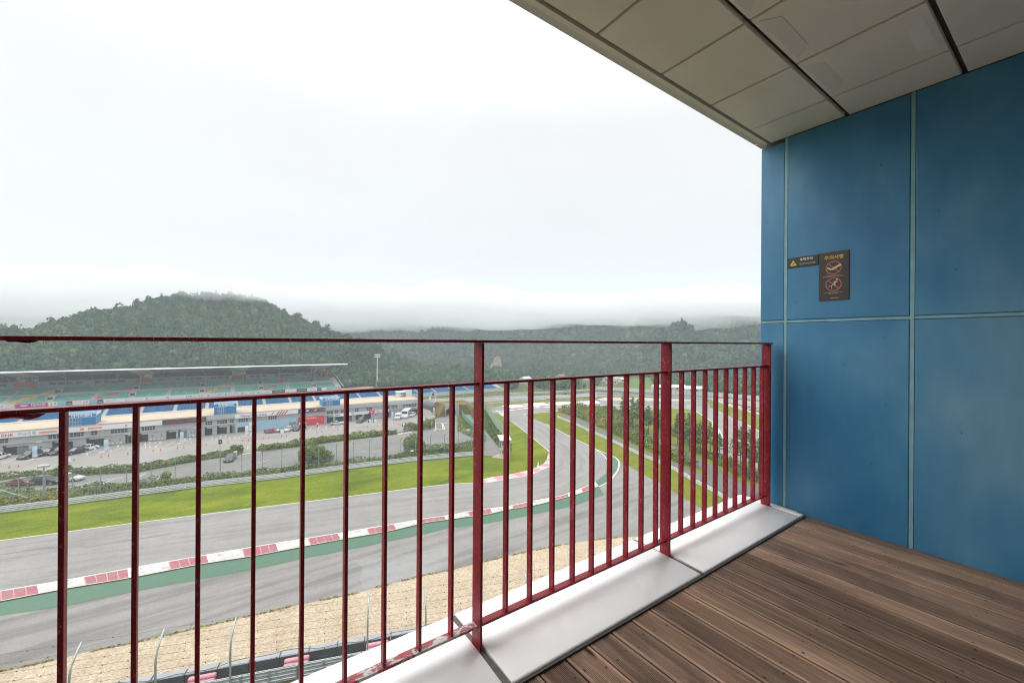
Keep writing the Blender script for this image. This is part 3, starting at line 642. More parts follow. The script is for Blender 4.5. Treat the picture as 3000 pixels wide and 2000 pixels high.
line('edge_line', catmull(GP([(1538, 1217), (1540, 1213.4), (1568, 1210), (1615, 1206), (1700, 1202.4), (1800, 1200), (1900, 1198), (1985, 1197), (2026, 1199), (2059, 1218), (2078, 1230), (2094, 1240)]), 5), .5, M_wline, .10)
line('edge_line', catmull(GP([(2104, 1255), (2112, 1270), (2119, 1284)]), 5), .4, M_wline, .10)
sheet('white_kerb_corner', [(2078, 1244), (2090, 1237.5), (2104, 1256), (2110, 1275), (2098, 1268), (2088, 1255)], M_kwhite, .10)
sheet('white_kerb_corner', [(1459, 1208), (1476, 1207), (1490, 1228), (1480, 1225), (1466, 1215)], M_kwhite, .09)
line('red_white_kerb', catmull(GP([(2107, 1176.6), (2134, 1183), (2162, 1189), (2189, 1194), (2225, 1199.5), (2330, 1222)]), 4), 1.6, M_kpink, .11)
line('red_white_kerb', catmull(GP([(2112, 1177.2), (2134, 1185.5), (2162, 1191.8), (2189, 1197.5), (2225, 1203.5)]), 4), .6, M_white, .12)
# --- lines and kerbs of the near track
line('edge_line', [p+Vector((0, 0, 0)) for p in TI], .22, M_wline, .075)
line('edge_line', catmull(GP([(1779.5, 1383.5), (1779.5, 1348), (1745, 1316), (1674, 1280.6), (1600, 1242)]), 8), .3, M_wline, .075)
K_OUT = [(-150, 1757), (0, 1732), (199, 1698.6), (410, 1660), (593, 1628.4), (746, 1602), (901, 1576.8), (1027, 1556.7), (1141.6, 1537.6), (1242, 1520), (1318.6, 1509), (1395, 1494.5), (1424, 1491), (1494, 1482), (1564, 1467), (1628, 1456), (1674, 1442), (1746, 1413)]
K_IN = [(-150, 1790), (0, 1764), (199, 1725.7), (387, 1694), (579, 1656.5), (746, 1630), (888, 1603), (1028, 1577), (1142, 1557), (1242, 1534), (1319, 1523), (1395, 1512), (1424, 1509), (1496, 1493), (1564, 1482), (1628, 1466), (1688.6, 1450), (1754, 1426)]
K_GR = [(-150, 1835), (0, 1804), (198, 1773.5), (387, 1733.7), (580, 1698.6), (746, 1666.7), (888, 1637), (1028, 1609), (1142, 1585), (1242, 1565), (1319, 1547), (1395, 1537.6), (1424, 1534), (1496, 1520), (1564, 1507), (1628, 1493), (1688.6, 1478.6), (1770, 1448)]
ko, ki, kg = [catmull(GP(q), 10) for q in (K_OUT, K_IN, K_GR)]
def resample(P_, n):
    L = [0]
    for i in range(1, len(P_)): L.append(L[-1]+(P_[i]-P_[i-1]).length)
    out = []; j = 0
    for k in range(n+1):
        t = L[-1]*k/n
        while j < len(P_)-2 and L[j+1] < t: j += 1
        out.append(P_[j].lerp(P_[j+1], (t-L[j])/max(1e-6, L[j+1]-L[j])))
    return out
N = 88; ko, ki, kg = resample(ko, N), resample(ki, N), resample(kg, N)
strip('green_runoff_strip', ki, kg, M_green, .07, .05)
kerb_b = MB(); rib = MB()
for i in range(N):                                  # four blocks of each colour, ribs between blocks
    j = i+1; a0, a1, c0, c1 = ko[i], ko[j], ki[i], ki[j]; m0, m1 = a0.lerp(c0, .55), a1.lerp(c1, .55)
    kerb_b.cur = 0 if ((i+1)//4) % 2 else 1
    e = .022
    q = [a0.lerp(a1, e), a0.lerp(a1, 1-e), m0.lerp(m1, 1-e), m0.lerp(m1, e), c0.lerp(c1, e), c0.lerp(c1, 1-e)]
    kerb_b.add([(p.x, p.y, z) for p, z in zip(q, (.075, .075, .11, .11, .17, .17))], [(0, 1, 2, 3), (3, 2, 5, 4)])
    rib.cur = kerb_b.cur
    for p0, p1, z0, z1 in ((a0, c0, .08, .185),):
        d = (a1-a0).normalized()*.05
        rib.add([(p0.x-d.x, p0.y-d.y, z0), (p0.x+d.x, p0.y+d.y, z0), (p1.x+d.x, p1.y+d.y, z1), (p1.x-d.x, p1.y-d.y, z1)], [(0, 1, 2, 3)])
struct(kerb_b.build('track_kerb', [M_kred, M_kwhite])); struct(rib.build('kerb_ribs', [P('pink_rib_paint', (.46, .20, .23), .7, var=.2, scale=1), P('white_rib_paint', (.62, .61, .59), .7, var=.1, scale=1)]))
line('edge_line', ko, .22, M_wline, .085)
line('kerb_edge', ki, .16, P('kerb_edge_concrete', (.50, .42, .33), .8, var=.2, scale=.8), .18)
# inside kerb of the bend
IKT = [(1395, 1418), (1423, 1413.5), (1495, 1402), (1550, 1392), (1566, 1386), (1595.6, 1372.7), (1614.7, 1363.7), (1623, 1345), (1614, 1327)]
IKG = [(1395, 1413), (1432, 1400), (1480, 1393), (1549, 1378.5), (1566, 1372), (1587, 1363), (1598, 1353), (1603, 1343), (1605, 1329)]
a_, c_ = resample(catmull(GP(IKT), 10), 13), resample(catmull(GP(IKG), 10), 13)
kb = MB()
for i in range(13):
    kb.cur = i % 2; kb.add([(a_[i].x, a_[i].y, .075), (a_[i+1].x, a_[i+1].y, .075), (c_[i+1].x, c_[i+1].y, .15), (c_[i].x, c_[i].y, .15)], [(0, 1, 2, 3)])
struct(kb.build('inside_kerb', [M_kpink, M_kwhite]))
sheet('green_corner', [(1746, 1410), (1779.5, 1383.5), (1779.5, 1348), (1745, 1316), (1762, 1322), (1796, 1337), (1808, 1345), (1814, 1357), (1810, 1376.5), (1797, 1395.7), (1779.5, 1413), (1754, 1426)], M_green, .068)
line('corner_edge', catmull(GP([(1745, 1316), (1770, 1326), (1796, 1337), (1808, 1345), (1814, 1357), (1810, 1376.5), (1797, 1395.7), (1779.5, 1413), (1754, 1426)]), 5), .35, P('corner_edge_paint', (.50, .47, .38), .8), .078)
# cracks and skid marks: thin dark lines lying on the tarmac
M_crack = P('tar_crack', (.07, .066, .062), .8, var=.3, scale=2)
def crack(pts, wd=.06):
    P_ = catmull(GP(pts), 6); P_ = [p+Vector((random.uniform(-.10, .10), random.uniform(-.14, .14), 0)) for p in P_]; line('tarmac_crack', P_, wd, M_crack, .082)
crack([(0, 1627), (45, 1618), (120, 1607), (165, 1604)], .07); crack([(246, 1604), (300, 1596), (390, 1582), (470, 1571), (492, 1569)], .06); crack([(475, 1578), (520, 1573), (549, 1569)], .05); crack([(138, 1640), (166, 1635)], .05)
sheet('tarmac_patch', [(1028, 1641), (1046, 1649), (1064, 1663), (1058, 1672), (1056, 1690), (1063, 1727), (1142, 1706), (1242, 1681), (1317, 1667), (1317, 1600), (1142, 1630)], asphalt('patched_asphalt', (.228, .224, .220), .4, (.035, .42, 1), R(-6)), .04)
# --- service road, paddock, tunnel road
sheet('paddock', [(-900, 1600), (-150, 1440), (64, 1401), (200, 1390), (408, 1378), (584, 1345), (712, 1327), (890, 1300), (1018, 1284), (1163, 1266), (1200, 1262), (1262, 1240), (1275, 1222), (1300, 1218), (1345, 1216), (1345, 1205), (1298, 1190), (1290, 1181), (1240, 1181), (700, 1215), (-900, 1330)], M_pad, .02)
sheet('service_road', [(-150, 1520), (0, 1440), (64, 1402), (200, 1397), (408, 1384), (584, 1351), (712, 1331), (890, 1308), (1018, 1290), (1163, 1272), (1262, 1246), (1275, 1225), (1300, 1219), (1340, 1217), (1340, 1245), (1345, 1262), (1395, 1288), (1430, 1296), (1480, 1345), (1440, 1336), (1395, 1334), (1229, 1348), (1028, 1371), (888, 1388), (746, 1402), (583, 1420), (389, 1443), (167, 1470), (0, 1490), (-150, 1510)], M_road, .035)
sheet('ramp_road', [(1364, 1180), (1384, 1180), (1379, 1205), (1377, 1215), (1392, 1235), (1422, 1262), (1452, 1300), (1482, 1338), (1455, 1330), (1425, 1296), (1401, 1270), (1380, 1246), (1354, 1218), (1356, 1208)], M_road, .04)
for q in ([(1278, 1239), (1300, 1239.5), (1319, 1239)], [(1277, 1257), (1300, 1257)], [(1297, 1240), (1300, 1248), (1303, 1257)], [(1294.5, 1240), (1296.5, 1248), (1298, 1257)]): line('road_marking', GP(q), .28, M_wline, .06)
line('road_kerb', GP([(1270, 1230), (1276, 1240), (1277, 1255), (1272, 1263)]), .4, P('pale_kerb', (.42, .39, .35), .8), .10)
# parking bay lines in front of the garages
bay = MB()
for x in list(np.arange(-41, -8, 2.55))+list(np.arange(19, 33, 2.3)):
    bay.add([(x, 140.2, .04), (x+.16, 140.2, .04), (x+1.7, 145.4, .04), (x+1.54, 145.4, .04)], [(0, 1, 2, 3)])
struct(bay.build('parking_bay_lines', M_wline))
bay = MB()
for x0, y0, x1, y1 in ((-24, 110.5, -21, 113), (-20.5, 107.5, -18.2, 112.6), (-15.5, 108.6, -13.6, 113.8), (-21, 112.7, -17, 112.9), (4.5, 109, 8.5, 110.5), (26, 106, 29, 106.2), (56, 110, 58.5, 110.3)):
    d = Vector((x1-x0, y1-y0, 0)); s = Vector((d.y, -d.x, 0)).normalized()*.08; bay.add([(x0+s.x, y0+s.y, .055), (x1+s.x, y1+s.y, .055), (x1-s.x, y1-s.y, .055), (x0-s.x, y0-s.y, .055)], [(3, 2, 1, 0)])
struct(bay.build('road_markings', M_wline))
# right hand service road, lane behind the pines
sheet('perimeter_road', [(1640, 1214), (1655, 1211), (1700, 1228), (1800, 1278), (1880, 1318), (1960, 1349), (2018, 1373), (2056, 1390), (2088, 1401), (2060, 1380), (2040, 1366), (2000, 1345), (1975, 1330), (1985, 1318), (2038, 1337), (2102, 1372.7), (2146, 1395.7), (2171, 1411), (2198, 1421), (2224, 1426), (2330, 1440), (2330, 1560), (2161, 1468), (2102, 1436), (2071, 1418), (2003, 1381), (1929, 1347), (1829.6, 1304), (1730, 1259), (1674, 1235)], M_dark, .06)
sheet('tree_lane', [(1846, 1236), (1880, 1250), (1914, 1275), (1985, 1313), (1975, 1330), (1905, 1290), (1848, 1246)], M_road, .06)
sheet('dirt_lot', [(992, 1130.5), (1050, 1126.5), (1092, 1127), (1096, 1136), (1040, 1142), (985, 1146)], M_dirt, .02)
# ================================================================ BUILDINGS
M_grey = P('pit_wall_grey', (.36, .37, .385), .6, var=.05, scale=.4); M_grey2 = P('pit_fascia_grey', (.40, .405, .415), .5, var=.04, scale=.4)
M_roof = P('cream_flat_roof', (.41, .335, .24), .85, var=.10, scale=.25); M_par = P('white_parapet', (.68, .68, .68), .6)
M_glass = P('dark_window_glass', (.035, .042, .048), .12, spec=.6, var=.3, scale=.7); M_frame = P('pale_window_frame', (.55, .56, .57), .5)
M_hole = P('garage_interior', (.035, .035, .037), .9, var=.3, scale=.5); M_door = P('grey_garage_door', (.20, .21, .22), .55, var=.08, scale=.5)
M_pod = P('pod_blue', (.010, .165, .40), .45, var=.08, scale=.5); M_podtrim = P('pod_white_trim', (.62, .68, .74), .5)
M_skyblue = P('pale_blue_hoarding', (.30, .47, .60), .6, var=.05, scale=.3); M_redhoard = P('red_hoarding', (.56, .035, .04), .55, var=.06, scale=.4)
M_bwhite = P('banner_white', (.72, .725, .74), .6, var=.03, scale=.4); M_bblack = P('banner_black', (.025, .026, .03), .6); M_bgrey = P('banner_grey_text', (.30, .30, .31), .6)
M_bred = P('banner_red', (.55, .03, .05), .6); M_borange = P('banner_orange', (.70, .25, .12), .6); M_bmag = P('banner_magenta', (.42, .02, .19), .6); M_bcyan = P('banner_cyan', (.16, .50, .58), .6); M_bink = P('banner_ink', (.02, .022, .03), .6); M_bteal = P('banner_teal_text', (.10, .30, .30), .6); M_bblue = P('banner_pale_blue', (.48, .62, .72), .6)
M_sgrey = P('steel_grey', (.38, .40, .41), .45, metal=.3); M_conc = P('concrete', (.38, .37, .35), .85, var=.12, scale=.5)

def facade(x0, x1, z0, z1, y, holes, depth, name, m, parent):
    xs = sorted({x0, x1}|{h[0] for h in holes}|{h[1] for h in holes}); zs = sorted({z0, z1}|{h[2] for h in holes}|{h[3] for h in holes})
    b = MB()
    for i in range(len(xs)-1):
        for j in range(len(zs)-1):
            cx, cz = (xs[i]+xs[i+1])/2, (zs[j]+zs[j+1])/2
            if any(h[0] < cx < h[1] and h[2] < cz < h[3] for h in holes): continue
            b.add([(xs[i], y, zs[j]), (xs[i+1], y, zs[j]), (xs[i+1], y, zs[j+1]), (xs[i], y, zs[j+1])], [(0, 1, 2, 3)])
    for a, c, e, f in holes:
        b.add([(a, y, e), (c, y, e), (c, y, f), (a, y, f), (a, y+depth, e), (c, y+depth, e), (c, y+depth, f), (a, y+depth, f)], [(0, 4, 5, 1), (1, 5, 6, 2), (2, 6, 7, 3), (3, 7, 4, 0)])
    return b.build(name, m, parent)
def window(parent, x0, x1, z0, z1, y, nx, nz, name='window', depth=.18, m=None):
    b = MB(); t = .07
    for i in range(nx+1): x = x0+(x1-x0)*i/nx; b.box(max(x0, x-t/2), min(x1, x+t/2), y-.02, y+.06, z0, z1)
    for i in range(nx):
        xa, xb = x0+(x1-x0)*i/nx+t/2, x0+(x1-x0)*(i+1)/nx-t/2
        for j in range(nz+1): z = z0+(z1-z0)*j/nz; b.box(xa, xb, y-.015, y+.055, max(z0, z-t/2), min(z1, z+t/2))
    f = b.build(name, M_frame, parent); g = MB(); g.box(x0, x1, y+.06, y+.09, z0, z1); g.build('pane', m or M_glass, f); return f

pit = thing('pit_building', 'long low grey two storey pit building with cream flat roof and garage doors', 'building', (0, 0, 0))
X0, X1, YF = -80.0, 61.0, 149.0
garages = [(-48.3, -44.6), (-43.4, -39.3), (-35.4, -31.8), (-29.4, -26.0), (-22.0, -19.9), (-19.3, -17.4), (-13.6, -11.5), (-11.0, -9.1), (-5.0, -3.2), (-2.1, .3), (1.0, 2.2), (28.0, 30.0), (30.7, 33.4), (33.9, 36.2), (37.4, 39.6), (40.4, 42.7), (47.9, 51.0), (54.2, 60.4), (-57, -53), (-63, -59), (-70, -66)]
upper = [(-36.1, -34.0), (-32.4, -29.9), (-28.6, -27.4), (-24.9, -21.6), (-18.8, -16.0), (-4.9, -3.2), (-2.1, .4), (1.0, 2.0), (3.2, 5.6), (11.0, 13.3), (28.0, 30.0), (30.6, 31.6), (32.4, 34.6), (37.2, 38.4), (41.2, 43.1), (48.2, 49.6), (50.2, 52.4), (54.4, 59.8), (-48, -45), (-44, -42.6)]
gh = [(a, c, .02, 1.95) for a, c in garages]; uh = [(a, c, 2.98, 4.05) for a, c in upper]
b = MB(); b.box(X0, X1, YF+.9, 161, 0, 5.35); b.build('building_core', M_hole, pit)
facade(X0, X1, 0, 4.45, YF, gh+uh, .5, 'front_wall', M_grey, pit)
b = MB(); b.box(X0, X1, YF-.32, YF+.0, 4.45, 5.75); b.build('fascia', M_grey2, pit)
b = MB(); b.box(X0, X1, YF-.22, YF-.004, 2.62, 2.86); b.build('canopy_band', M_grey2, pit)
b = MB(); b.box(X0, X1, YF-.3, 161.2, 5.75, 5.86); b.build('roof', M_roof, pit)
b = MB(); b.box(X0, X1, 160.9, 161.2, 5.86, 6.2); b.build('parapet', M_par, pit)
b = MB(); b.box(X1-.02, X1+.08, YF, 161, 0, 5.74); b.build('end_wall', M_grey, pit)
b = MB(); b.box(X1-2.4, X1-.1, 156.5, 160.8, 5.86, 8.6); b.box(X1-5.2, X1-4.2, 157.5, 160.8, 5.86, 7.6); b.box(X1-5.6, X1-2.4, 157.2, 160.8, 7.6, 7.85); b.build('rooftop_stair_tower', P('white_cladding', (.58, .59, .60), .6), pit)
for i, (a, c) in enumerate(garages):
    d = MB(); d.box(a, c, YF+.46, YF+.5, .02, 1.95); half = (i % 3 == 1)
    d.build('garage_recess', M_hole, pit)
    if half:
        e = MB(); mid = (a+c)/2
        for q in range(4): e.box(mid+.06, c-.02, YF+.30, YF+.34, .06+q*.46, .06+q*.46+.43)
        e.build('garage_door', M_door, pit)
    if c-a < 4.5:
        e = MB(); e.box(a-.02, a+.55, YF-.06, YF-.003, 1.98, 2.34); o = e.build('number_plate', M_bblack, pit)
for a, c in upper: window(pit, a, c, 2.98, 4.05, YF+.3, max(1, round((c-a)/.62)), 2)
for a, c in [(-38.6, -36.9), (-25.4, -22.6), (-17.0, -14.2), (-8.6, -6.9), (17.0, 18.6), (44.0, 47.2)]:
    e = MB()
    for q in range(int((c-a)/.8)+1): e.box(a+q*.8, a+q*.8+.42, YF-.7, YF-.25, .25, .62); e.box(a+q*.8+.05, a+q*.8+.37, YF-.72, YF-.70, .3, .58)
    e.build('wall_unit', P('cream_white_box', (.60, .60, .58), .6), pit)
    e = MB(); e.box(a+.3, a+.62, YF-.05, YF-.003, 1.15, 1.4); e.box(c-.6, c-.3, YF-.05, YF-.003, 1.15, 1.4); e.build('vent', M_bblack, pit)
def pod(x0, x1, zt, label_text, nwin, xwin, slope=0.0):
    y0, y1 = YF-.30, YF+5.2; z0 = 5.87
    b = MB(); b.box(x0, x1, y0, y1, z0, zt-.55); p = b.build('rooftop_room', M_pod, pit)
    t = MB(); t.box(x0-.02, x1+.02, y0-.03, y0+.06, zt-.88, zt-.80); t.box(x0-.02, x0+.05, y0+.06, y1, zt-.55, zt+.0); t.box(x1-.05, x1+.02, y0+.06, y1, zt-.55, zt+.0); t.box(x0-.02, x1+.02, y0-.02, y0+.06, zt-.08, zt); t.box(x0-.02, x1+.02, y1-.06, y1+.02, zt-.55, zt)
    t.build('roof_edge', M_podtrim, p)
    s = MB(); s.box(x0+.02, x1-.02, y0-.012, y0+.055, zt-.80, zt-.085); s.box(x0, x1, y0, y1, zt-.55, zt-.5); s.build('fascia_board', M_pod, p)
    text(label_text, .74, M_bwhite, p, face_y((x0+x1)/2+.2, y0-.025, zt-.44), ext=.01, off=.022, xs=1.12)
    window(p, xwin, xwin+2.1, z0+.12, zt-1.0, y0-.03, nwin, 2)
    return p
pod(-33.2, -27.6, 8.75, '미디어센터', 4, -32.4); pod(-2.8, 2.65, 8.95, '타임갤러리', 4, -2.1); pod(26.6, 32.2, 8.5, '드론교육센터', 4, 27.7); pod(-62, -56.5, 8.8, '', 4, -61)
# --- banners and hoardings fixed to the building: each could be taken down by itself
def banner(name, label, x0, x1, z0, z1, y, m, group=None, cat='banner'):
    t = thing(name, label, cat, ((x0+x1)/2, y, (z0+z1)/2), 0, group); h, v = (x1-x0)/2, (z1-z0)/2
    b = MB(); b.box(-h, h, -.03, .03, -v, v); b.build('board', m, t); return t
def let(t, s, size, m, x, z, **kw): return text(s, size, m, t, face_y(x, -.034, z), ext=.006, **kw)
def rect(t, x0, x1, z0, z1, m, name='colour_block', sh=0.0):
    b = MB(); d = sh*(z1-z0); b.add([(x0, -.036, z0), (x1, -.036, z0), (x1+d, -.036, z1), (x0+d, -.036, z1), (x0, -.028, z0), (x1, -.028, z0), (x1+d, -.028, z1), (x0+d, -.028, z1)], [(0, 1, 2, 3), (0, 4, 5, 1), (1, 5, 6, 2), (2, 6, 7, 3), (3, 7, 4, 0)]); return b.build(name, m, t)
yb = YF-.37
t = banner('bank_banner', 'white banner reading BNK in red on the pit building fascia', -46, -34.2, 4.28, 5.45, yb, M_bwhite)
let(t, 'BNK', 1.0, M_bred, -2.5, 0, off=.02); let(t, '경남은행', .85, M_bgrey, .6, 0, off=.012); rect(t, 2.6, 5.6, -.25, .25, M_borange)
t = banner('orange_logo_banner', 'white banner with small orange marks below the media room', -33.9, -20.2, 4.28, 5.45, yb, M_bwhite)
rect(t, -3.4, -2.7, -.3, .3, M_borange); rect(t, -2.0, .6, -.2, .3, M_borange); rect(t, 5.0, 5.5, -.3, .3, M_borange)
banner('blank_fascia_banner', 'plain white banner on the fascia left of the black race banner', -20.1, -14.5, 4.28, 5.45, yb, M_bwhite)
t = banner('race_series_banner', 'black banner with red slanted lettering on the pit building fascia', -14.4, -4.6, 4.22, 5.5, yb, M_bblack)
let(t, 'SUPERRACE', .78, M_bred, 2.4, 0, shear=.3, off=.015, xs=.95); rect(t, -4.4, -.4, -.35, .25, P('banner_dark_red', (.20, .02, .03), .6), sh=.4)
t = banner('car_brand_banner', 'white banner reading Never just drive on the pit building fascia', 2.3, 19.2, 4.28, 5.5, yb, M_bwhite)
let(t, 'Never just drive.', 1.02, M_bink, -3.6, -.05, off=.012)
for q in range(4): rect(t, 2.2+q*.75, 2.65+q*.75, -.5, .5, M_bred, sh=.8)
rect(t, 1.0, 1.25, -.3, .2, M_bink, sh=.8); rect(t, 1.3, 1.5, -.1, .4, M_bink, sh=.3); let(t, 'HYUNDAI', .5, M_bblue, 6.4, 0)
t = banner('dark_photo_banner', 'dark banner of blurred race lights beside the white slogan banner', 19.35, 27.5, 4.28, 5.5, yb, P('dark_purple_banner', (.06, .04, .07), .6, var=.8, scale=1.2))
for q, (x, m) in enumerate(((-3.2, M_bmag), (-1.5, M_bwhite), (.8, M_borange), (2.6, M_bred), (3.4, P('banner_green', (.12, .22, .05), .6)))): rect(t, x-.35, x+.4, -.3+.1*(q % 2), .1+.1*(q % 3), m, sh=.7)
t = banner('pale_blue_hoarding', 'pale blue hoarding covering the ground floor of the pit building', 2.4, 19.1, .02, 2.9, YF-.36, M_skyblue, cat='hoarding')
rect(t, -7.8, -5.8, -1.4, .1, M_hole, 'doorway'); rect(t, 6.0, 7.9, -1.4, .1, M_door, 'doorway'); let(t, 'RACING FESTIVAL', 1.1, P('faint_blue_lettering', (.33, .50, .62), .6), 0, .85, xs=1.3)
t = banner('red_hoarding', 'bright red hoarding with white lettering on the pit building', 19.4, 27.1, .02, 2.9, YF-.37, M_redhoard, cat='hoarding')
let(t, 'BEST SHOOTING', .55, M_bwhite, -.6, .85, off=.01); rect(t, -3.4, -2.2, -1.4, .2, M_hole, 'doorway')
t = banner('brush_logo_banner', 'white banner with black brush lettering above the garages', 30.1, 36.3, 1.98, 2.95, YF-.3, M_bwhite)
for q in range(4): rect(t, -2.7+q*.42, -2.55+q*.42, -.3+.1*(q % 2), .35-.1*(q % 2), M_bink, 'brush_stroke', sh=.3)
rect(t, -2.8, -1.2, -.05, .06, M_bink, 'brush_stroke', sh=.2); let(t, '· · ·  ▪ ▪ ▪', .3, M_bgrey, 1.4, .15)
t = banner('mechanic_centre_banner', 'white and red banner reading Mechanic Center above a garage', 36.6, 49.0, 1.98, 2.95, YF-.3, M_bwhite)
rect(t, -1.2, .9, -.48, .48, M_bred, sh=.5); let(t, 'Mechanic Center', .72, M_bink, 3.9, 0, off=.008, xs=.85); b = MB(); b.lathe([(.01, -.004), (.26, -.004), (.26, .004)], n=14); o = b.build('round_logo', M_bwhite, t); o.data.transform(face_y(.1, -.04, 0))

# --- main grandstand
gs = thing('main_grandstand', 'large roofed grandstand with green seats and dark roof underside', 'grandstand', (0, 0, 0))
GX0, GX1 = -135.0, 46.5
M_roofw = P('white_roof_edge', (.56, .57, .58), .5); M_under = P('dark_roof_underside', (.055, .058, .066), .7, var=.2, scale=.3); M_purl = P('grey_purlin', (.20, .205, .215), .6); M_gwall = P('grandstand_grey_wall', (.27, .285, .31), .65, var=.04, scale=.3); M_terr = P('terrace_concrete', (.44, .43, .40), .85, var=.06, scale=.3)
M_seatg = P('seat_green', (.085, .32, .24), .55, var=.15, scale=.6); M_seatg2 = P('seat_pale_green', (.20, .36, .31), .55, var=.2, scale=.8); M_seaty = P('seat_yellow', (.58, .36, .06), .55, var=.12); M_seatr = P('seat_red', (.46, .10, .12), .55, var=.12); M_seatb = P('seat_blue', (.018, .145, .32), .5, var=.12, scale=.5); M_seatb2 = P('seat_slate', (.12, .22, .36), .5, var=.12)
SY0, SZ0, SY1, SZ1 = 213.0, 5.55, 229.6, 9.0
NR = 12
b = MB()
for r in range(NR):
    ya, yb2 = SY0+(SY1-SY0)*r/NR, SY0+(SY1-SY0)*(r+1)/NR; z = SZ0+(SZ1-SZ0)*r/NR
    b.box(GX0, GX1, ya, yb2, 0 if r == 0 else z-.6, z)
b.build('terrace', M_terr, gs)
aisles = [-124, -111, -98, -85, -73.5, -62.5, -51.6, -40.6, -29.8, -19, -8.2, 2.4, 13.0, 23.6, 34.6]
edges = [GX0+1.0]+aisles+[GX1-1.8]
vom = [-124, -98, -73.5, -51.6, -29.8, -8.2, 13.0, 34.6]
for i in range(len(edges)-1):
    a, c = edges[i]+.75, edges[i+1]-.75; mb = MB(); mats = [M_seatg, M_seatg2, M_seaty, M_seatr, M_seatb2]
    diag = {0: 0, 1: 2, 2: 0, 3: 3, 4: 0}[i % 5]
    for r in range(NR):
        if r == 5 or r == 6: continue
        ya = SY0+(SY1-SY0)*r/NR; z = SZ0+(SZ1-SZ0)*r/NR; nx = max(3, int((c-a)/1.05)); wd = (c-a)/nx
        for q in range(nx):
            m = 0
            if diag and abs(q-(r*.75+.8)) < 1.1 and random.random() < .85: m = diag
            elif random.random() < .05: m = 1
            elif i % 4 == 3 and r in (2, 3, 8): m = 4 if random.random() < .7 else 0
            mb.cur = m; x = a+q*wd
            mb.box(x+.04, x+wd-.04, ya+.45, ya+.95, z, z+.36); mb.box(x+.04, x+wd-.04, ya+.95, ya+1.05, z, z+.52)
    mb.build('seat_block', mats, gs)
for x in vom:
    for r0 in (1, 7):
        ya = SY0+(SY1-SY0)*r0/NR; z = SZ0+(SZ1-SZ0)*r0/NR; b = MB()
        b.box(x-1.05, x-.8, ya-.3, ya+3.2, z, z+1.25); b.box(x+.8, x+1.05, ya-.3, ya+3.2, z, z+1.25); b.box(x-1.05, x+1.05, ya+2.9, ya+3.2, z, z+1.5); b.box(x-.8, x+.8, ya+.8, ya+1.0, z, z+.2)
        v = b.build('stair_exit', M_terr, gs); d = MB(); d.box(x-.78, x+.78, ya+.9, ya+2.88, z+.02, z+.9); d.build('dark_opening', M_hole, v)
gaps = [-112.3, -67.0, -43.9+0, -20.3+0, -1.0, 10.5, 40.5]
gaps = [(-128.5, 4.6), (-95, 4.6), (-61.7, 4.6), (-28.2, 4.6), (5.0, 4.6)]
holes = []; wl = []
for g0, hw in gaps: holes.append((g0-hw/2-.3, g0+hw/2+.3, 9.7, 11.6))
for s in np.arange(-118, 34, 12.5):
    for q in range(4):
        a = s+q*2.3
        if not any(abs(a+1-g0) < 3.6 for g0, _ in gaps): wl.append((a, a+1.9, 10.35, 11.0))
facade(GX0, 36.0, 9.0, 11.75, 229.7, holes+wl, .5, 'rear_wall', M_gwall, gs)
for h in wl:
    b = MB(); b.box(h[0], h[1], 230.1, 230.18, h[2], h[3]); b.build('window', M_glass, gs)
M_rframe = P('red_steel_frame', (.50, .06, .07), .5); M_gapback = P('pale_louvre', (.36, .34, .31), .7)
for g0, hw in gaps:
    b = MB(); a, c = g0-hw/2, g0+hw/2
    b.box(a-.35, a, 229.3, 229.65, 9.1, 11.75); b.box(c, c+.35, 229.3, 229.65, 9.1, 11.75); b.box(a-.35, c+.35, 229.25, 229.62, 10.85, 11.95); b.box(a-.2, c+.2, 229.4, 229.6, 10.3, 10.4); b.build('red_frame', M_rframe, gs)
    b = MB(); b.box(a, c, 230.25, 230.3, 9.6, 11.6); b.build('back_screen', P('brown_screen', (.36, .14, .11), .8), gs)
b = MB()                                            # open red frame at the right end
for x in (36.4, 38.6, 40.8, 43.0, 45.2): b.box(x-.12, x+.12, 229.5, 229.8, 9.0, 11.9)
b.box(36.2, 46.2, 229.45, 229.75, 11.1, 11.8); b.box(36.2, 46.2, 229.5, 229.7, 10.0, 10.12); b.box(41.9, 43.6, 229.3, 229.5, 9.2, 12.0); b.build('red_frame', M_rframe, gs)
# roof: white front lip, dark ribbed underside falling to the back
RYF, RZF, RYB, RZB = 214.0, 16.55, 236.5, 13.1
b = MB(); b.add([(GX0, RYF-.7, RZF-.36), (49.6, RYF-.7, RZF-.36), (49.6, RYF-.02, RZF), (GX0, RYF-.02, RZF), (GX0, RYF-.7, RZF-.46), (49.6, RYF-.7, RZF-.46), (49.6, RYF-.02, RZF-.3), (GX0, RYF-.02, RZF-.3)], [(0, 1, 2, 3), (0, 4, 5, 1), (7, 6, 5, 4), (1, 5, 6, 2)]); b.build('roof_lip', M_roofw, gs)
b = MB(); b.add([(GX0, RYF, RZF), (49.4, RYF, RZF), (49.4, RYB, RZB+.6), (GX0, RYB, RZB+.6), (GX0, RYF, RZF-.28), (49.4, RYF, RZF-.28), (47.5, RYB, RZB), (GX0, RYB, RZB)], [(3, 2, 1, 0), (0, 1, 5, 4), (1, 2, 6, 5), (2, 3, 7, 6), (3, 0, 4, 7)]); b.build('roof', M_roofw, gs)
b = MB(); z_at = lambda y: RZF-.30+(RZB-RZF+.3)*(y-RYF)/(RYB-RYF)
segs_ = []; x = GX0
for g0, hw in gaps+[(38.6, 7.0)]:
    segs_.append((x, g0-hw/2-1.0, 0)); segs_.append((g0-hw/2-1.0, g0+hw/2+1.0, 1)); x = g0+hw/2+1.0
segs_.append((x, 47.3, 0))
bu = [MB(), MB()]; pu = [MB(), MB()]
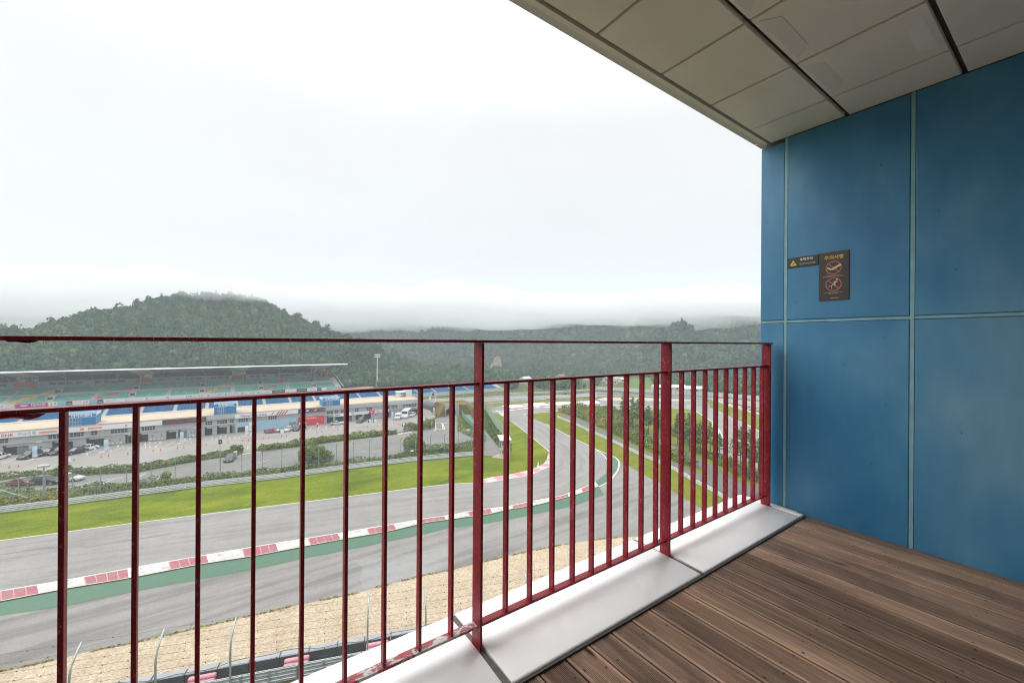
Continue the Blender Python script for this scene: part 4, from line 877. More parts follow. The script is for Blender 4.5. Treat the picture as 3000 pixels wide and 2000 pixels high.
for a, c, k in segs_:
    bu[k].add([(a, RYF+.4, z_at(RYF+.4)-.01), (c, RYF+.4, z_at(RYF+.4)-.01), (c, RYB, z_at(RYB)-.01), (a, RYB, z_at(RYB)-.01)], [(0, 1, 2, 3)])
    for q in range(11): y = RYF+1.2+q*2.0; pu[k].box(a+.05, c-.05, y, y+.22, z_at(y)-.34, z_at(y)-.06)
bu[0].build('dark_soffit', M_under, gs); bu[1].build('translucent_soffit', M_gapback, gs); pu[0].build('purlins', M_purl, gs); pu[1].build('pale_purlins', P('pale_purlin', (.50, .48, .45), .6), gs)
b = MB()                                            # rear screen between wall and roof
x = GX0
for g0, hw in gaps: b.box(x, g0-hw/2-.4, 232.2, 232.3, 11.6, z_at(232.2)); x = g0+hw/2+.4
b.box(x, 35.8, 232.2, 232.3, 11.6, z_at(232.2)); b.build('rear_screen', M_under, gs)
for x in list(np.arange(-130, 34, 7.2))+[37, 40, 43]:
    b = MB(); b.tube([(x, 229.0, 9.2), (x, 228.6, 13.0)], .13, 6); b.tube([(x, 228.6, 12.6), (x-.9, 222, z_at(222)-.3)], .09, 5); b.tube([(x, 228.6, 12.6), (x+.9, 222, z_at(222)-.3)], .09, 5); b.build('roof_column', M_sgrey, gs)
b = MB()                                            # curved steel rib at the open end
b.tube([(48.6, 216, 16.1)]+[(48.2-3.6*math.sin(t*PI/2), 222+4*t, 15.9-3.6*t**1.6) for t in np.linspace(0.1, 1, 7)], .16, 6)
b.tube([(45.0, 229.2, 12.0), (46.2, 226, 10.6), (46.8, 221, 8.6), (47.4, 217, 6.6), (47.9, 214, 5.2)], .15, 6); b.build('end_rib', P('white_steel', (.6, .61, .62), .5), gs)
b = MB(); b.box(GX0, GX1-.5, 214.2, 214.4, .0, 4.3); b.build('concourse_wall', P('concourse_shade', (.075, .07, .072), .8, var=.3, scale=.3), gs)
for x in np.arange(-130, 44, 5.6): b = MB(); b.box(x-.18, x+.18, 212.4, 212.8, .0, 4.1); b.build('concourse_column', M_conc, gs)
for x, wd in ((-47.6, 2.6), (-41, 2.3), (-33, 2.0), (-4, 2.4), (.5, 2.2), (22, 1.8), (27, 1.8), (31, 2.5)):
    b = MB(); b.box(x, x+wd, 213.2, 214.0, .0, 3.6); b.build('kiosk_front', M_bred, gs)
b = MB(); b.box(-26.5, -11, 213.3, 214.0, .0, 3.7); b.build('kiosk_front', P('kiosk_orange', (.55, .17, .07), .6), gs)
# sponsor boards along the front of the stand
ys = 212.2
def sboard(name, label, x0, x1, m, group=None): return banner(name, label, x0, x1, 4.1, 5.45, ys, m, group)
t = sboard('construction_banner', 'white sponsor board with grey Korean lettering at the stand front, left end', -66.6, -59.3, M_bwhite); let(t, '태영건설', 1.05, M_bgrey, 1.4, 0, xs=1.3); rect(t, -3.4, -1.9, -.3, .3, P('banner_wine', (.28, .03, .06), .6))
t = sboard('magenta_banner', 'magenta sponsor board with white lettering at the stand front', -59.1, -51.6, M_bmag); let(t, '대시앙', 1.1, M_bwhite, 1.6, 0, off=.015, xs=1.2); rect(t, -2.6, -1.0, -.2, .2, M_bwhite)
t = sboard('crest_banner', 'white sponsor board with gold and navy marks next to the magenta board', -51.4, -49.2, M_bwhite); rect(t, -.7, -.1, -.35, .35, P('banner_gold', (.5, .38, .12), .6)); rect(t, .25, .85, -.1, .3, M_bink)
sboard('cyan_banner', 'small cyan sponsor board right of the crest board', -49.0, -47.2, M_bcyan)
t = sboard('black_teal_banner', 'small black and teal sponsor board at the stand front', -47.0, -45.6, M_bblack); rect(t, -.4, .5, -.4, 0, M_bcyan)
t = sboard('second_crest_banner', 'white sponsor board with red script and gold mark at the stand front', -45.4, -41.2, M_bwhite); rect(t, -1.7, .1, -.05, .2, P('banner_pink', (.6, .3, .34), .6)); rect(t, .5, 1.0, -.3, .3, P('banner_gold2', (.5, .38, .12), .6)); rect(t, 1.2, 1.7, -.1, .3, M_bink)
sboard('second_cyan_banner', 'second small cyan sponsor board at the stand front', -41.0, -39.2, M_bcyan)
t = sboard('second_black_teal_banner', 'second small black and teal sponsor board beside the car maker boards', -39.0, -37.6, M_bblack); rect(t, -.4, .5, -.4, 0, M_bcyan)
for q in range(4):
    t = sboard('car_maker_banner', 'white sponsor board with pale blue slanted car maker name at the stand front', -37.3+q*6.2+(0 if q else 0), -31.3+q*6.2, M_bwhite, 'white car maker boards on the grandstand')
    if q: let(t, 'HYUNDAI', .82, M_bblue, -.2, 0, shear=.2, xs=1.1); rect(t, 2.3, 2.6, -.3, .3, M_bink, sh=.6); rect(t, -2.7, -2.2, -.25, .25, M_bblue, sh=.6)
    else: rect(t, -2.5, .5, -.1, .15, P('banner_pink', (.6, .3, .34), .6)); t['label'] = 'white sponsor board with a thin pink line, first before the car maker boards'; t['group'] = ''; del t['group']
for q in range(5):
    t = sboard('recycling_banner', 'white sponsor board with green grey block lettering ECORBIT at the stand front', -12.5+q*5.9, -6.7+q*5.9, M_bwhite, 'ECORBIT boards on the grandstand'); let(t, 'ECORBIT', .98, M_bteal, .5, 0, off=.014, xs=1.05); rect(t, -2.6, -1.9, -.3, .3, M_bteal)
lst = [('black_script_banner', 'black sponsor board with grey script right of the block lettering boards', 17.1, 22.1, M_bblack), ('blank_white_banner', 'plain white sponsor board between two black ones on the stand', 22.2, 26.8, M_bwhite), ('second_black_banner', 'black sponsor board with faint lettering near the right end of the stand', 26.9, 31.2, M_bblack), ('red_letter_banner', 'white sponsor board with thin red lettering near the right end of the stand', 31.3, 35.5, M_bwhite), ('short_black_banner', 'short black sponsor board near the right end of the stand', 35.6, 37.4, M_bblack), ('last_white_banner', 'last white sponsor board at the right end of the stand', 37.5, 39.6, M_bwhite)]
for nm, lb, a, c, m in lst:
    t = sboard(nm, lb, a, c, m)
    if 'red_letter' in nm: rect(t, -1.0, 1.1, -.15, .15, P('banner_soft_red', (.6, .18, .2), .6))
    elif m is M_bblack: rect(t, -(c-a)*.35, (c-a)*.38, -.15, .12, M_bgrey)
# --- long bank of blue seats in front of it
sb = thing('blue_seat_bank', 'long uncovered bank of blue seats along the main straight', 'grandstand', (0, 0, 0))
BX0, BX1 = -140.0, 128.0; BY0, BZ0, BY1, BZ1 = 194.0, .9, 208.0, 4.0; NB = 14
b = MB()
for r in range(NB): b.box(BX0, BX1+1.6, BY0+(BY1-BY0)*r/NB, BY0+(BY1-BY0)*(r+1)/NB, 0 if r == 0 else BZ0+(BZ1-BZ0)*(r-2)/NB, BZ0+(BZ1-BZ0)*r/NB)
b.build('terrace', M_terr, sb)
ed = list(np.arange(BX0, BX1+1, 9.57))
for i in range(len(ed)-1):
    mb = MB(); a, c = ed[i]+.55, ed[i+1]-.55; nx = 9; wd = (c-a)/nx
    for r in range(NB):
        ya, z = BY0+(BY1-BY0)*r/NB, BZ0+(BZ1-BZ0)*r/NB
        for q in range(nx): x = a+q*wd; mb.box(x+.05, x+wd-.05, ya+.35, ya+.8, z, z+.30); mb.box(x+.05, x+wd-.05, ya+.78, ya+.88, z, z+.62)
    mb.build('seat_block', M_seatb, sb)
b = MB(); b.box(BX0, BX1+4, 192.9, 193.1, 0, 1.25); b.build('front_wall', P('pale_front_wall', (.46, .47, .46), .8, var=.08, scale=.2), sb)
b = MB(); b.box(BX0, BX1+2, 193.2, 193.3, 1.25, 1.95); b.build('front_rail', P('pale_blue_rail', (.33, .42, .52), .5), sb)
b = MB(); b.add([(BX1+1.6, BY0, .9), (BX1+2.4, BY0, .9), (BX1+2.4, BY1, 4.2), (BX1+1.6, BY1, 4.2), (BX1+1.6, BY0, 0), (BX1+2.4, BY0, 0), (BX1+2.4, BY1, 0), (BX1+1.6, BY1, 0)], [(0, 1, 2, 3), (4, 7, 6, 5), (0, 4, 5, 1), (1, 5, 6, 2), (2, 6, 7, 3), (3, 7, 4, 0)]); b.build('end_stair', M_conc, sb)
# ================================================================ VEHICLES
M_tyre = P('tyre_rubber', (.02, .02, .02), .85); M_rim = P('wheel_rim', (.35, .36, .37), .35, metal=.6); M_cglass = P('car_glass', (.018, .022, .026), .08, spec=.8)
M_head = P('headlight_glass', (.55, .57, .60), .15); M_tail = P('tail_light_red', (.35, .02, .02), .3); M_plate = P('number_plate_white', (.6, .6, .58), .5)
def paint(name, c): return P(name, c, .35, spec=.4, coat=.25, var=.03)
def loft(b, secs):                                    # secs: [(x, half width, z0, z1, half width at top)]
    vs = []; fs = []
    for x, w0, z0, z1, w1 in secs:
        zm = z0+(z1-z0)*.55
        vs += [(x, -w0*.94, z0), (x, -w0, z0+.1), (x, -w0, zm), (x, -w1, z1), (x, w1, z1), (x, w0, zm), (x, w0, z0+.1), (x, w0*.94, z0)]
    n = 8
    for i in range(len(secs)-1):
        for k in range(n): j = (k+1) % n; fs.append((i*n+k, i*n+j, (i+1)*n+j, (i+1)*n+k))
    fs += [tuple(range(n-1, -1, -1)), tuple(range(len(vs)-n, len(vs)))]; b.add(vs, [f[::-1] for f in fs])
def make_car(name, label, m, L=4.5, W=.90, H=1.44, kind='sedan'):
    t = thing(name, label, 'car', (0, 0, 0)); h = L/2
    hood, deck = (.80, .86) if kind == 'sedan' else ((.95, 1.05) if kind == 'suv' else (.74, .82))
    b = MB(); loft(b, [(-h, W*.80, .34, .62, W*.72), (-h+.15, W*.93, .22, .72, W*.84), (-h+.9, W, .20, hood, W*.90), (-.55, W, .20, hood+.08, W*.93), (.9, W, .20, deck+.05, W*.93), (h-.5, W*.98, .22, deck, W*.90), (h-.08, W*.90, .30, deck-.06, W*.84), (h, W*.82, .38, deck-.16, W*.78)])
    b.build('body', m, t, smooth=False)
    x0, x1, x2, x3 = {'sedan': (-.85, -.05, .95, 1.65), 'suv': (-.95, -.30, 1.55, 2.0), 'coupe': (-.70, .05, .75, 1.75)}[kind]
    g = MB(); zb = hood+.06; g.add([(x0, -W*.86, zb), (x3, -W*.86, zb+.04), (x3, W*.86, zb+.04), (x0, W*.86, zb), (x1, -W*.66, H-.03), (x2, -W*.66, H-.03), (x2, W*.66, H-.03), (x1, W*.66, H-.03)], [(0, 1, 5, 4), (1, 2, 6, 5), (2, 3, 7, 6), (3, 0, 4, 7)]); g.build('windows', M_cglass, t)
    r = MB(); r.add([(x1, -W*.665, H-.032), (x2, -W*.665, H-.032), (x2, W*.665, H-.032), (x1, W*.665, H-.032), (x1+.12, -W*.56, H+.02), (x2-.12, -W*.56, H+.02), (x2-.12, W*.56, H+.02), (x1+.12, W*.56, H+.02)], [(0, 1, 5, 4), (1, 2, 6, 5), (2, 3, 7, 6), (3, 0, 4, 7), (4, 5, 6, 7)])
    xm = (x1+x2)/2
    for s in (-1, 1):
        for xa, xt in ((xm, xm), (x3-.02, x2), (x0+.02, x1)):
            r.add([(xa-.05, s*W*.868, zb), (xa+.05, s*W*.868, zb), (xt+.04, s*W*.668, H-.03), (xt-.04, s*W*.668, H-.03)], [(0, 1, 2, 3) if s < 0 else (3, 2, 1, 0)])
    r.build('roof', m, t)
    wr = .33 if kind != 'suv' else .37
    for x in (-h+.85, h-.85):
        for s in (-1, 1):
            b = MB(); n = 14; y0, y1 = s*(W-.18), s*(W+.012)
            vs = [(x+wr*math.cos(2*PI*k/n), y, wr+wr*math.sin(2*PI*k/n)) for y in (y0, y1) for k in range(n)]
            b.add(vs, [(k, (k+1) % n, n+(k+1) % n, n+k) for k in range(n)]+[tuple(range(n)), tuple(range(n, 2*n))]); wl_ = b.build('wheel', M_tyre, t)
            b = MB(); b.add([(x+wr*.62*math.cos(2*PI*k/10), s*(W+.018), wr+wr*.62*math.sin(2*PI*k/10)) for k in range(10)], [tuple(range(10))]); b.build('rim', M_rim, wl_)
    for s in (-1, 1):
        b = MB(); b.box(-h+.0, -h+.16, s*W*.48, s*W*.80, .58, .70); b.build('headlight', M_head, t)
        b = MB(); b.box(h-.14, h+.005, s*W*.46, s*W*.82, deck-.24, deck-.10); b.build('tail_light', M_tail, t)
        b = MB(); b.box(x0+.15, x0+.32, s*W*.98, s*(W+.14), zb-.02, zb+.1); b.build('wing_mirror', m, t)
    b = MB(); b.box(-h-.012, -h+.01, -.25, .25, .40, .50); b.build('number_plate', M_plate, t)
    return t
M_cblk = paint('car_black', (.012, .012, .014)); M_cwht = paint('car_white', (.66, .66, .66)); M_cslv = paint('car_silver', (.40, .41, .42)); M_cred = paint('car_wine_red', (.16, .03, .035)); M_cdg = paint('car_dark_grey', (.035, .038, .042)); M_crw = paint('race_car_red', (.36, .04, .08)); M_clb = paint('car_pale_blue', (.42, .55, .62))
suv = make_car('parked_suv', 'black SUV parked in front of the garages beside a pale blue feather flag', M_cblk, 4.7, .94, 1.66, 'suv'); suv.location = (-37.6, 143.6, 0); suv.rotation_euler = (0, 0, R(62))
sed = make_car('parked_sedan', 'dark grey sedan driving alone on the service road', M_cdg, 4.7, .92, 1.45, 'sedan'); sed.location = (.9, 115.4, 0); sed.rotation_euler = (0, 0, R(78))
cou = make_car('sports_car', 'red and white race car parked by the pale blue hoarding', M_crw, 4.3, .92, 1.28, 'coupe'); cou.location = (11.6, 142.9, 0); cou.rotation_euler = (0, 0, R(172))
b = MB(); b.box(-1.7, -.9, -.93, .93, .55, .74); b.box(.9, 1.5, -.85, .85, .86, .90); b.build('white_stripe', M_cwht, cou)
b = MB(); b.box(1.85, 2.1, -.8, .8, 1.05, 1.10); b.box(1.9, 2.0, -.6, -.5, .75, 1.05); b.box(1.9, 2.0, .5, .6, .75, 1.05); b.build('rear_wing', M_cblk, cou)
def clone(src, name, label, loc, rz, m=None):
    o = dup(src, loc, R(rz), label, {'body': [m], 'roof': [m], 'wing_mirror': [m]} if m else None); o.name = name; return o
GRP = 'cars parked in front of the pit garages'; suv['group'] = GRP
for nm, lb, lc, rz, src, m in (
    ('parked_sedan', 'black sedan second from the left in the garage row, behind the feather flag', (-35.0, 145.0, 0), 60, sed, M_cblk),
    ('parked_suv', 'black car third in the garage row, just left of the thick red baluster', (-32.9, 144.8, 0), 58, suv, M_cblk),
    ('parked_sedan', 'black sedan at the right end of the garage row beside the white car', (-30.0, 142.6, 0), 48, sed, M_cblk),
    ('parked_sedan', 'white car with an orange roof bar at the right end of the garage row', (-28.7, 145.3, 0), 40, sed, M_cwht),
    ('parked_sedan', 'white car cut by the left edge of the photo in the garage row', (-43.3, 145.2, 0), 60, sed, M_cwht),
    ('parked_suv', 'black car parked beside the white race car in front of the red hoarding', (18.4, 143.0, 0), 66, suv, M_cblk),
    ('parked_suv', 'dark SUV alone in front of the brush logo garages', (38.4, 145.2, 0), 52, suv, M_cdg),
    ('parked_sedan', 'white car half hidden behind the white bus', (57.2, 146.6, 0), 52, sed, M_cwht),
    ('parked_sedan', 'black car standing under the canopy at the right end of the pit building', (58.0, 151.0, 0), 170, sed, M_cblk)):
    o = clone(src, nm, lb, lc, rz, m); o['group'] = GRP
o = [c for c in C.objects if c.get('label', '').startswith('white car with an orange')][0]; b = MB(); b.box(.1, .4, -.5, .5, 1.46, 1.58); b.build('roof_light_bar', P('orange_light_bar', (.6, .25, .05), .4), o)
o = clone(cou, 'sports_car', 'white race car with black stripes parked between the two hoardings', (15.9, 143.4, 0), 70, M_cwht)
for ch in kids(o):
    if ch.name.startswith('white_stripe'): ch.data = ch.data.copy(); ch.data.materials.clear(); ch.data.materials.append(M_cblk)
o = clone(cou, 'sports_car', 'pale blue sports car parked in front of the glass doors', (30.6, 145.0, 0), 165, M_clb)
for src, nm, lb, lc, rz, m in ((sed, 'parked_sedan', 'wine red car behind the fence at the left edge of the service road', (-31.5, 117.2, 0), 152, M_cred), (suv, 'parked_suv', 'black SUV behind the fence beside the wine red car', (-28.2, 115.8, 0), 152, M_cblk), (sed, 'parked_sedan', 'silver car on the service road left of the thick red baluster', (-25.2, 116.0, 0), 150, M_cslv)):
    o = clone(src, nm, lb, lc, rz, m); o['group'] = 'cars parked beside the service road'
# van and bus: heads to -X at rest
def boxy(name, label, cat, L, W, H, m, nose, nwin):
    t = thing(name, label, cat, (0, 0, 0)); h = L/2; b = MB()
    pr = [(-h, .35), (-h, .9), (-h+nose, H*.58), (-h+nose*1.6, H-.12), (-h+nose*1.8, H), (h-.1, H), (h, H-.15), (h, .35)]
    n = len(pr); b.add([(x, -W, z) for x, z in pr]+[(x, W, z) for x, z in pr], [tuple(range(n)), tuple(range(2*n-1, n-1, -1))]+[(i, n+i, n+(i+1) % n, (i+1) % n) for i in range(n)]); b.build('body', m, t)
    g = MB(); x0, z0, x1, z1 = -h+nose*1.02, H*.60, -h+nose*1.55, H-.2
    g.add([(x0-.015, -W*.88, z0), (x1-.015, -W*.84, z1), (x1-.015, W*.84, z1), (x0-.015, W*.88, z0)], [(0, 1, 2, 3)]); g.build('windscreen', M_cglass, t)
    for s in (-1, 1):
        g = MB()
        for q in range(nwin): xa = -h+nose*1.9+q*(L-nose*2.2)/max(1, nwin); g.box(xa, xa+(L-nose*2.2)/nwin*.88, s*(W-.02), s*(W+.012), H*.58, H*.84)
        g.build('side_windows', M_cglass, t)
    for x in (-h+.9, h-1.0):
        for s in (-1, 1):
            b = MB(); n = 14; wr = .40; b.add([(x+wr*math.cos(2*PI*k/n), y, wr+wr*math.sin(2*PI*k/n)) for y in (s*(W-.2), s*(W+.015)) for k in range(n)], [(k, (k+1) % n, n+(k+1) % n, n+k) for k in range(n)]+[tuple(range(n)), tuple(range(n, 2*n))]); b.build('wheel', M_tyre, t)
    for s in (-1, 1): b = MB(); b.box(-h-.01, -h+.1, s*W*.55, s*W*.9, .62, .82); b.build('headlight', M_head, t)
    return t
van = boxy('white_van', 'white van parked left of the white bus', 'van', 4.9, .92, 1.95, M_cwht, .8, 2); van.location = (51.0, 144.0, 0); van.rotation_euler = (0, 0, R(60))
bus = boxy('white_bus', 'white bus with dark side graphics in front of the last garages', 'bus', 7.6, 1.12, 2.9, M_cwht, .35, 4); bus.location = (54.6, 145.6, 0); bus.rotation_euler = (0, 0, R(58))
b = MB(); b.box(-2.2, 2.6, -1.15, -1.134, .9, 1.55); b.box(-2.2, 2.6, 1.134, 1.15, .9, 1.55); b.build('dark_graphic', P('bus_graphic_navy', (.06, .06, .14), .4), bus)
truck = boxy('container_truck', 'white box truck parked between the white race car and the red hoarding', 'truck', 3.4, .85, 1.7, M_cwht, .4, 2); truck.location = (19.9, 144.2, 0); truck.rotation_euler = (0, 0, R(70))

# ================================================================ SMALL THINGS ON THE PADDOCK
M_flagb = P('flag_pale_blue', (.46, .60, .70), .7, var=.05); M_flagw = P('flag_white', (.70, .70, .71), .7)
def flag(label, loc, rz, m, H=3.1, group='feather flags on the paddock'):
    t = thing('feather_flag', label, 'flag', loc, R(rz), group); b = MB(); b.tube([(0, 0, .1), (0, 0, H)], .025, 6); b.build('pole', M_sgrey, t)
    b = MB(); n = 8; vs = []
    for i in range(n+1): z = .55+(H-.6)*i/n; y = .05*math.sin(i*.9); wd = .78-.25*max(0, i/n-.8)*5*.4; vs += [(.03, y, z), (.03+wd, y+.05*math.sin(i*.7+1), z)]
    vs += [(x, y+.012, z) for x, y, z in vs]; k = 2*(n+1); b.add(vs, [(2*i, 2*i+1, 2*i+3, 2*i+2) for i in range(n)]+[(k+2*i, k+2*i+2, k+2*i+3, k+2*i+1) for i in range(n)]); b.build('cloth', m, t)
    b = MB(); b.box(-.5, .5, -.06, .06, 0, .09); b.box(-.06, .06, -.5, .5, .0, .08); b.build('cross_base', M_bwhite, t); return t
for lb, lc, m in (('pale blue feather flag left of the black sedans', (-36.6, 140.8, 0), M_flagb), ('pale blue feather flag standing in the empty bays right of the thick red baluster', (-24.7, 140.7, 0), M_flagb), ('pale blue feather flag left of the second pair of garage doors', (-10.1, 141.4, 0), M_flagb), ('white feather flag with red script by the hoarding doorway', (4.6, 141.5, 0), M_flagw), ('wide white flag behind the white feather flag', (5.7, 146.6, 0), M_flagw), ('pale blue feather flag in front of the red hoarding', (19.0, 141.0, 0), M_flagb), ('pale blue feather flag left of the white van', (47.7, 141.9, 0), M_flagb), ('pale blue feather flag at the corner of the tunnel road', (63.6, 142.3, 0), M_flagb)): flag(lb, lc, 0, m)
cone0 = None; M_or = P('cone_orange', (.62, .13, .06), .6)
cones = [(-38.2, 134.2), (-36.8, 134), (-28.5, 134.5), (-24, 134.3), (-22.8, 134.6), (-19.4, 134.5), (-14.8, 134.9), (-13.4, 134.6), (-10.1, 134.8), (-8.8, 134.6), (-.8, 135.3), (.6, 134.8), (-4.2, 134.7), (3.9, 135), (5.2, 134.8), (8.7, 134.7), (10.1, 134.9), (13.3, 135.1), (14.6, 134.9), (17.9, 134.7), (18.7, 135.6), (22.7, 135), (24, 135.1), (27.2, 134.9), (28.6, 135.2), (36.3, 135.1), (37.6, 135), (41, 135), (42.4, 135.2), (46.6, 135.9), (47.2, 134.6), (47.3, 133.4), (47.4, 132.2), (47.8, 128.4), (47.3, 126.3)]
isl = [(5.9, 119.5), (2.9, 119.5), (42.4, 120), (44.1, 119.9), (45.5, 120.1), (53.9, 121.3)]
b = MB(); b.box(-.2, .2, -.2, .2, 0, .04); b.lathe([(.15, .04), (.10, .3), (.035, .62), (.03, .64)], n=9)
me_c = b.build('traffic_cone', M_or)
def place(o, lst, label, cat, group, jit=.0):
    first = True
    for x, y in lst:
        q = o if first else o.copy()
        if not first: C.objects.link(q)
        first = False; q.location = (x, y, 0); q.rotation_euler = (0, 0, random.uniform(0, 6)); tag(q, label, cat, group)
place(me_c, cones, 'small orange cone standing in the line of cones across the paddock', 'traffic cone', 'orange cones on the paddock')
cb = me_c.copy(); C.objects.link(cb); cb.name = 'traffic_cone'; place(cb, isl, 'orange cone standing on the pale kerb beside the planted strip', 'traffic cone', 'orange cones at the planted strip')
mk = [(-24.7, 144.8), (-23.3, 139.7), (-25.1, 139.2), (-22.8, 145.2), (-22, 145.9), (-17.5, 144.6), (-16.9, 139.7), (-16.7, 145.7), (-16, 140.4), (-15.5, 145), (-14.7, 139.5), (-14.5, 144.8), (-9.2, 144.9), (-8.2, 145.4), (-7.5, 139.7), (-7.2, 145.9), (-6.3, 140), (-28.2, 143.6), (-27.4, 139.4), (-27.0, 145), (-3.1, 140.2), (-3.1, 144.5), (-2.1, 140.2), (-1.1, 143.9), (0, 143.8), (1, 140), (13.2, 145.6), (2.2, 140.4), (3.1, 139.8), (4.7, 125.7), (5.1, 126.2), (5.8, 125.5), (7.4, 145.6)]
b = MB(); b.box(-.22, .22, -.12, .12, 0, .06); b.add([(-.2, -.02, .06), (.2, -.02, .06), (.16, .0, .55), (-.16, .0, .55), (-.2, .03, .06), (.2, .03, .06), (.16, .02, .55), (-.16, .02, .55)], [(0, 1, 2, 3), (5, 4, 7, 6), (0, 3, 7, 4), (1, 5, 6, 2), (3, 2, 6, 7)])
place(b.build('bay_marker', M_bwhite), mk, 'small white marker board standing at a parking bay', 'marker', 'white bay markers on the paddock')
aset = thing('sandwich_board', 'pale blue and black folding board lying by the race car', 'board', (13.9, 140.8, 0), R(20), 'folding boards on the paddock')
for s in (-1, 1): b = MB(); b.add([(-.5, s*.35, 0), (.5, s*.35, 0), (.5, s*.02, 1.0), (-.5, s*.02, 1.0), (-.5, s*.32, 0), (.5, s*.32, 0), (.5, 0, .98), (-.5, 0, .98)], [(0, 1, 2, 3), (7, 6, 5, 4), (0, 4, 5, 1), (3, 2, 6, 7)]); b.build('leaf', M_flagb if s < 0 else M_bblack, aset)
for lb, lc, rz in (('pale blue folding board near the white feather flag', (6.4, 141.7, 0), -15), ('pale blue folding board right of the dark SUV', (40.6, 143.0, 0), 35), ('second pale blue folding board right of the dark SUV', (42.2, 142.4, 0), 25), ('pale blue folding board among cones near the tunnel road', (48.0, 130.6, 0), 30), ('pale blue folding board on the tarmac near the left feather flag', (-29.3, 133.6, 0), 50)): dup(aset, lc, R(rz), lb)
lamp = thing('street_lamp', 'slim grey lamp post beside the left feather flag', 'lamp post', (-37.1, 147.0, 0), 0, 'lamp posts in front of the pit building')
b = MB(); b.tube([(0, 0, 0), (0, 0, 2.9)], [.06, .04], 8); b.build('post', M_sgrey, lamp); b = MB(); b.box(-.42, .42, -.12, .12, 2.88, 3.0); b.build('lamp_head', M_bwhite, lamp)
for x, lb in ((-7.1, 'slim grey lamp post left of the second feather flag garage'), (-21.2, 'slim grey lamp post under the orange logo banner'), (46.2, 'slim grey lamp post left of the white van')): dup(lamp, (x, 147.0, 0), 0, lb)
bol = thing('litter_bin', 'white litter bin at the roadside end of the left planted strip', 'bin', (2.0, 119.3, 0)); b = MB(); b.bbox(-.35, .35, -.3, .3, 0, 1.0, .04); b.build('bin_body', M_bwhite, bol); b = MB(); b.box(-.28, .28, -.31, -.302, .62, .82); b.build('slot', M_bblack, bol)
b = MB(); b.prism([(3.2, 118.9), (7.0, 119.2), (7.4, 119.9), (3.2, 119.9)], 0, .14); tag(b.build('traffic_island', P('pale_island', (.46, .40, .36), .85)), 'pale kerbed island at the left gap between planted strips', 'traffic island')
b = MB(); b.prism([(42.0, 119.2), (46.6, 119.7), (46.8, 120.6), (42.4, 120.5)], 0, .14); tag(b.build('traffic_island', P('pale_island', (.46, .40, .36), .85)), 'pale kerbed island beside the big round bush with cones on it', 'traffic island')
# one person standing on the paddock
def person(loc, rz, label):
    J = {'pel': (0, 0, .93), 'chest': (0, 0, 1.30), 'neck': (0, 0, 1.47), 'head': (0, .02, 1.62), 'top': (0, .02, 1.72), 'shl': (-.18, 0, 1.40), 'ell': (-.24, .02, 1.13), 'hal': (-.22, -.08, .88), 'shr': (.18, 0, 1.40), 'elr': (.25, .02, 1.13), 'har': (.23, -.06, .88), 'hil': (-.09, 0, .90), 'knl': (-.10, -.02, .50), 'anl': (-.10, .02, .08), 'tol': (-.11, -.14, .04), 'hir': (.09, 0, .90), 'knr': (.11, .01, .50), 'anr': (.13, .04, .08), 'tor': (.15, -.12, .04)}
    E_ = [('pel', 'chest'), ('chest', 'neck'), ('neck', 'head'), ('head', 'top'), ('chest', 'shl'), ('shl', 'ell'), ('ell', 'hal'), ('chest', 'shr'), ('shr', 'elr'), ('elr', 'har'), ('pel', 'hil'), ('hil', 'knl'), ('knl', 'anl'), ('anl', 'tol'), ('pel', 'hir'), ('hir', 'knr'), ('knr', 'anr'), ('anr', 'tor')]
    RAD = {'pel': .15, 'chest': .17, 'neck': .06, 'head': .10, 'top': .07, 'shl': .075, 'shr': .075, 'ell': .045, 'elr': .045, 'hal': .035, 'har': .035, 'hil': .10, 'hir': .10, 'knl': .065, 'knr': .065, 'anl': .045, 'anr': .045, 'tol': .035, 'tor': .035}
    ks = list(J); me = bpy.data.meshes.new('person'); me.from_pydata([J[k] for k in ks], [(ks.index(a), ks.index(c)) for a, c in E_], []); o = bpy.data.objects.new('person', me); C.objects.link(o)
    md = o.modifiers.new('skin', 'SKIN'); o.modifiers.new('sub', 'SUBSURF').levels = 1
    for i, k in enumerate(ks): me.skin_vertices[0].data[i].radius = (RAD[k], RAD[k]); me.skin_vertices[0].data[i].use_root = (k == 'pel')
    dg = bpy.context.evaluated_depsgraph_get(); m2 = bpy.data.meshes.new_from_object(o.evaluated_get(dg)); o.modifiers.clear(); o.data = m2; m2.name = 'person'
    mats = [P('skin', (.42, .27, .20), .6), P('white_shirt', (.66, .66, .66), .8), P('dark_trousers', (.05, .05, .06), .8), P('dark_hair', (.02, .018, .016), .7)]
    m2.materials.clear()
    for m in mats: m2.materials.append(m)
    for p in m2.polygons:
        c = p.center; p.material_index = 3 if (c.z > 1.64 or (c.z > 1.55 and c.y > .05)) else 0 if (c.z > 1.46 or (abs(c.x) > .17 and c.z < .98)) else 2 if c.z < .92 else 1
    o.location = loc; o.rotation_euler = (0, 0, rz); tag(o, label, 'person')
person((24.2, 143.4, 0), R(20), 'person in a white top standing in front of the red hoarding')
# light mast behind the stands
mast = thing('floodlight_mast', 'tall pale steel floodlight mast at the foot of the wooded hill', 'floodlight', (75.2, 250, .4))
b = MB(); b.tube([(0, 0, 0), (0, 0, 19.5)], [.42, .22], 10); b.build('mast', P('pale_mast_steel', (.50, .53, .53), .5), mast)
b = MB(); b.box(-1.5, 1.5, -.08, .08, 17.8, 17.95); b.box(-1.5, 1.5, -.08, .08, 19.0, 19.15); b.build('crossbar', M_sgrey, mast)
for x in (-1.4, -.5, .5, 1.4):
    for z in (17.9, 19.1): b = MB(); b.box(x-.32, x+.32, -.35, -.1, z-.3, z+.35); b.build('floodlight', M_bwhite, mast)

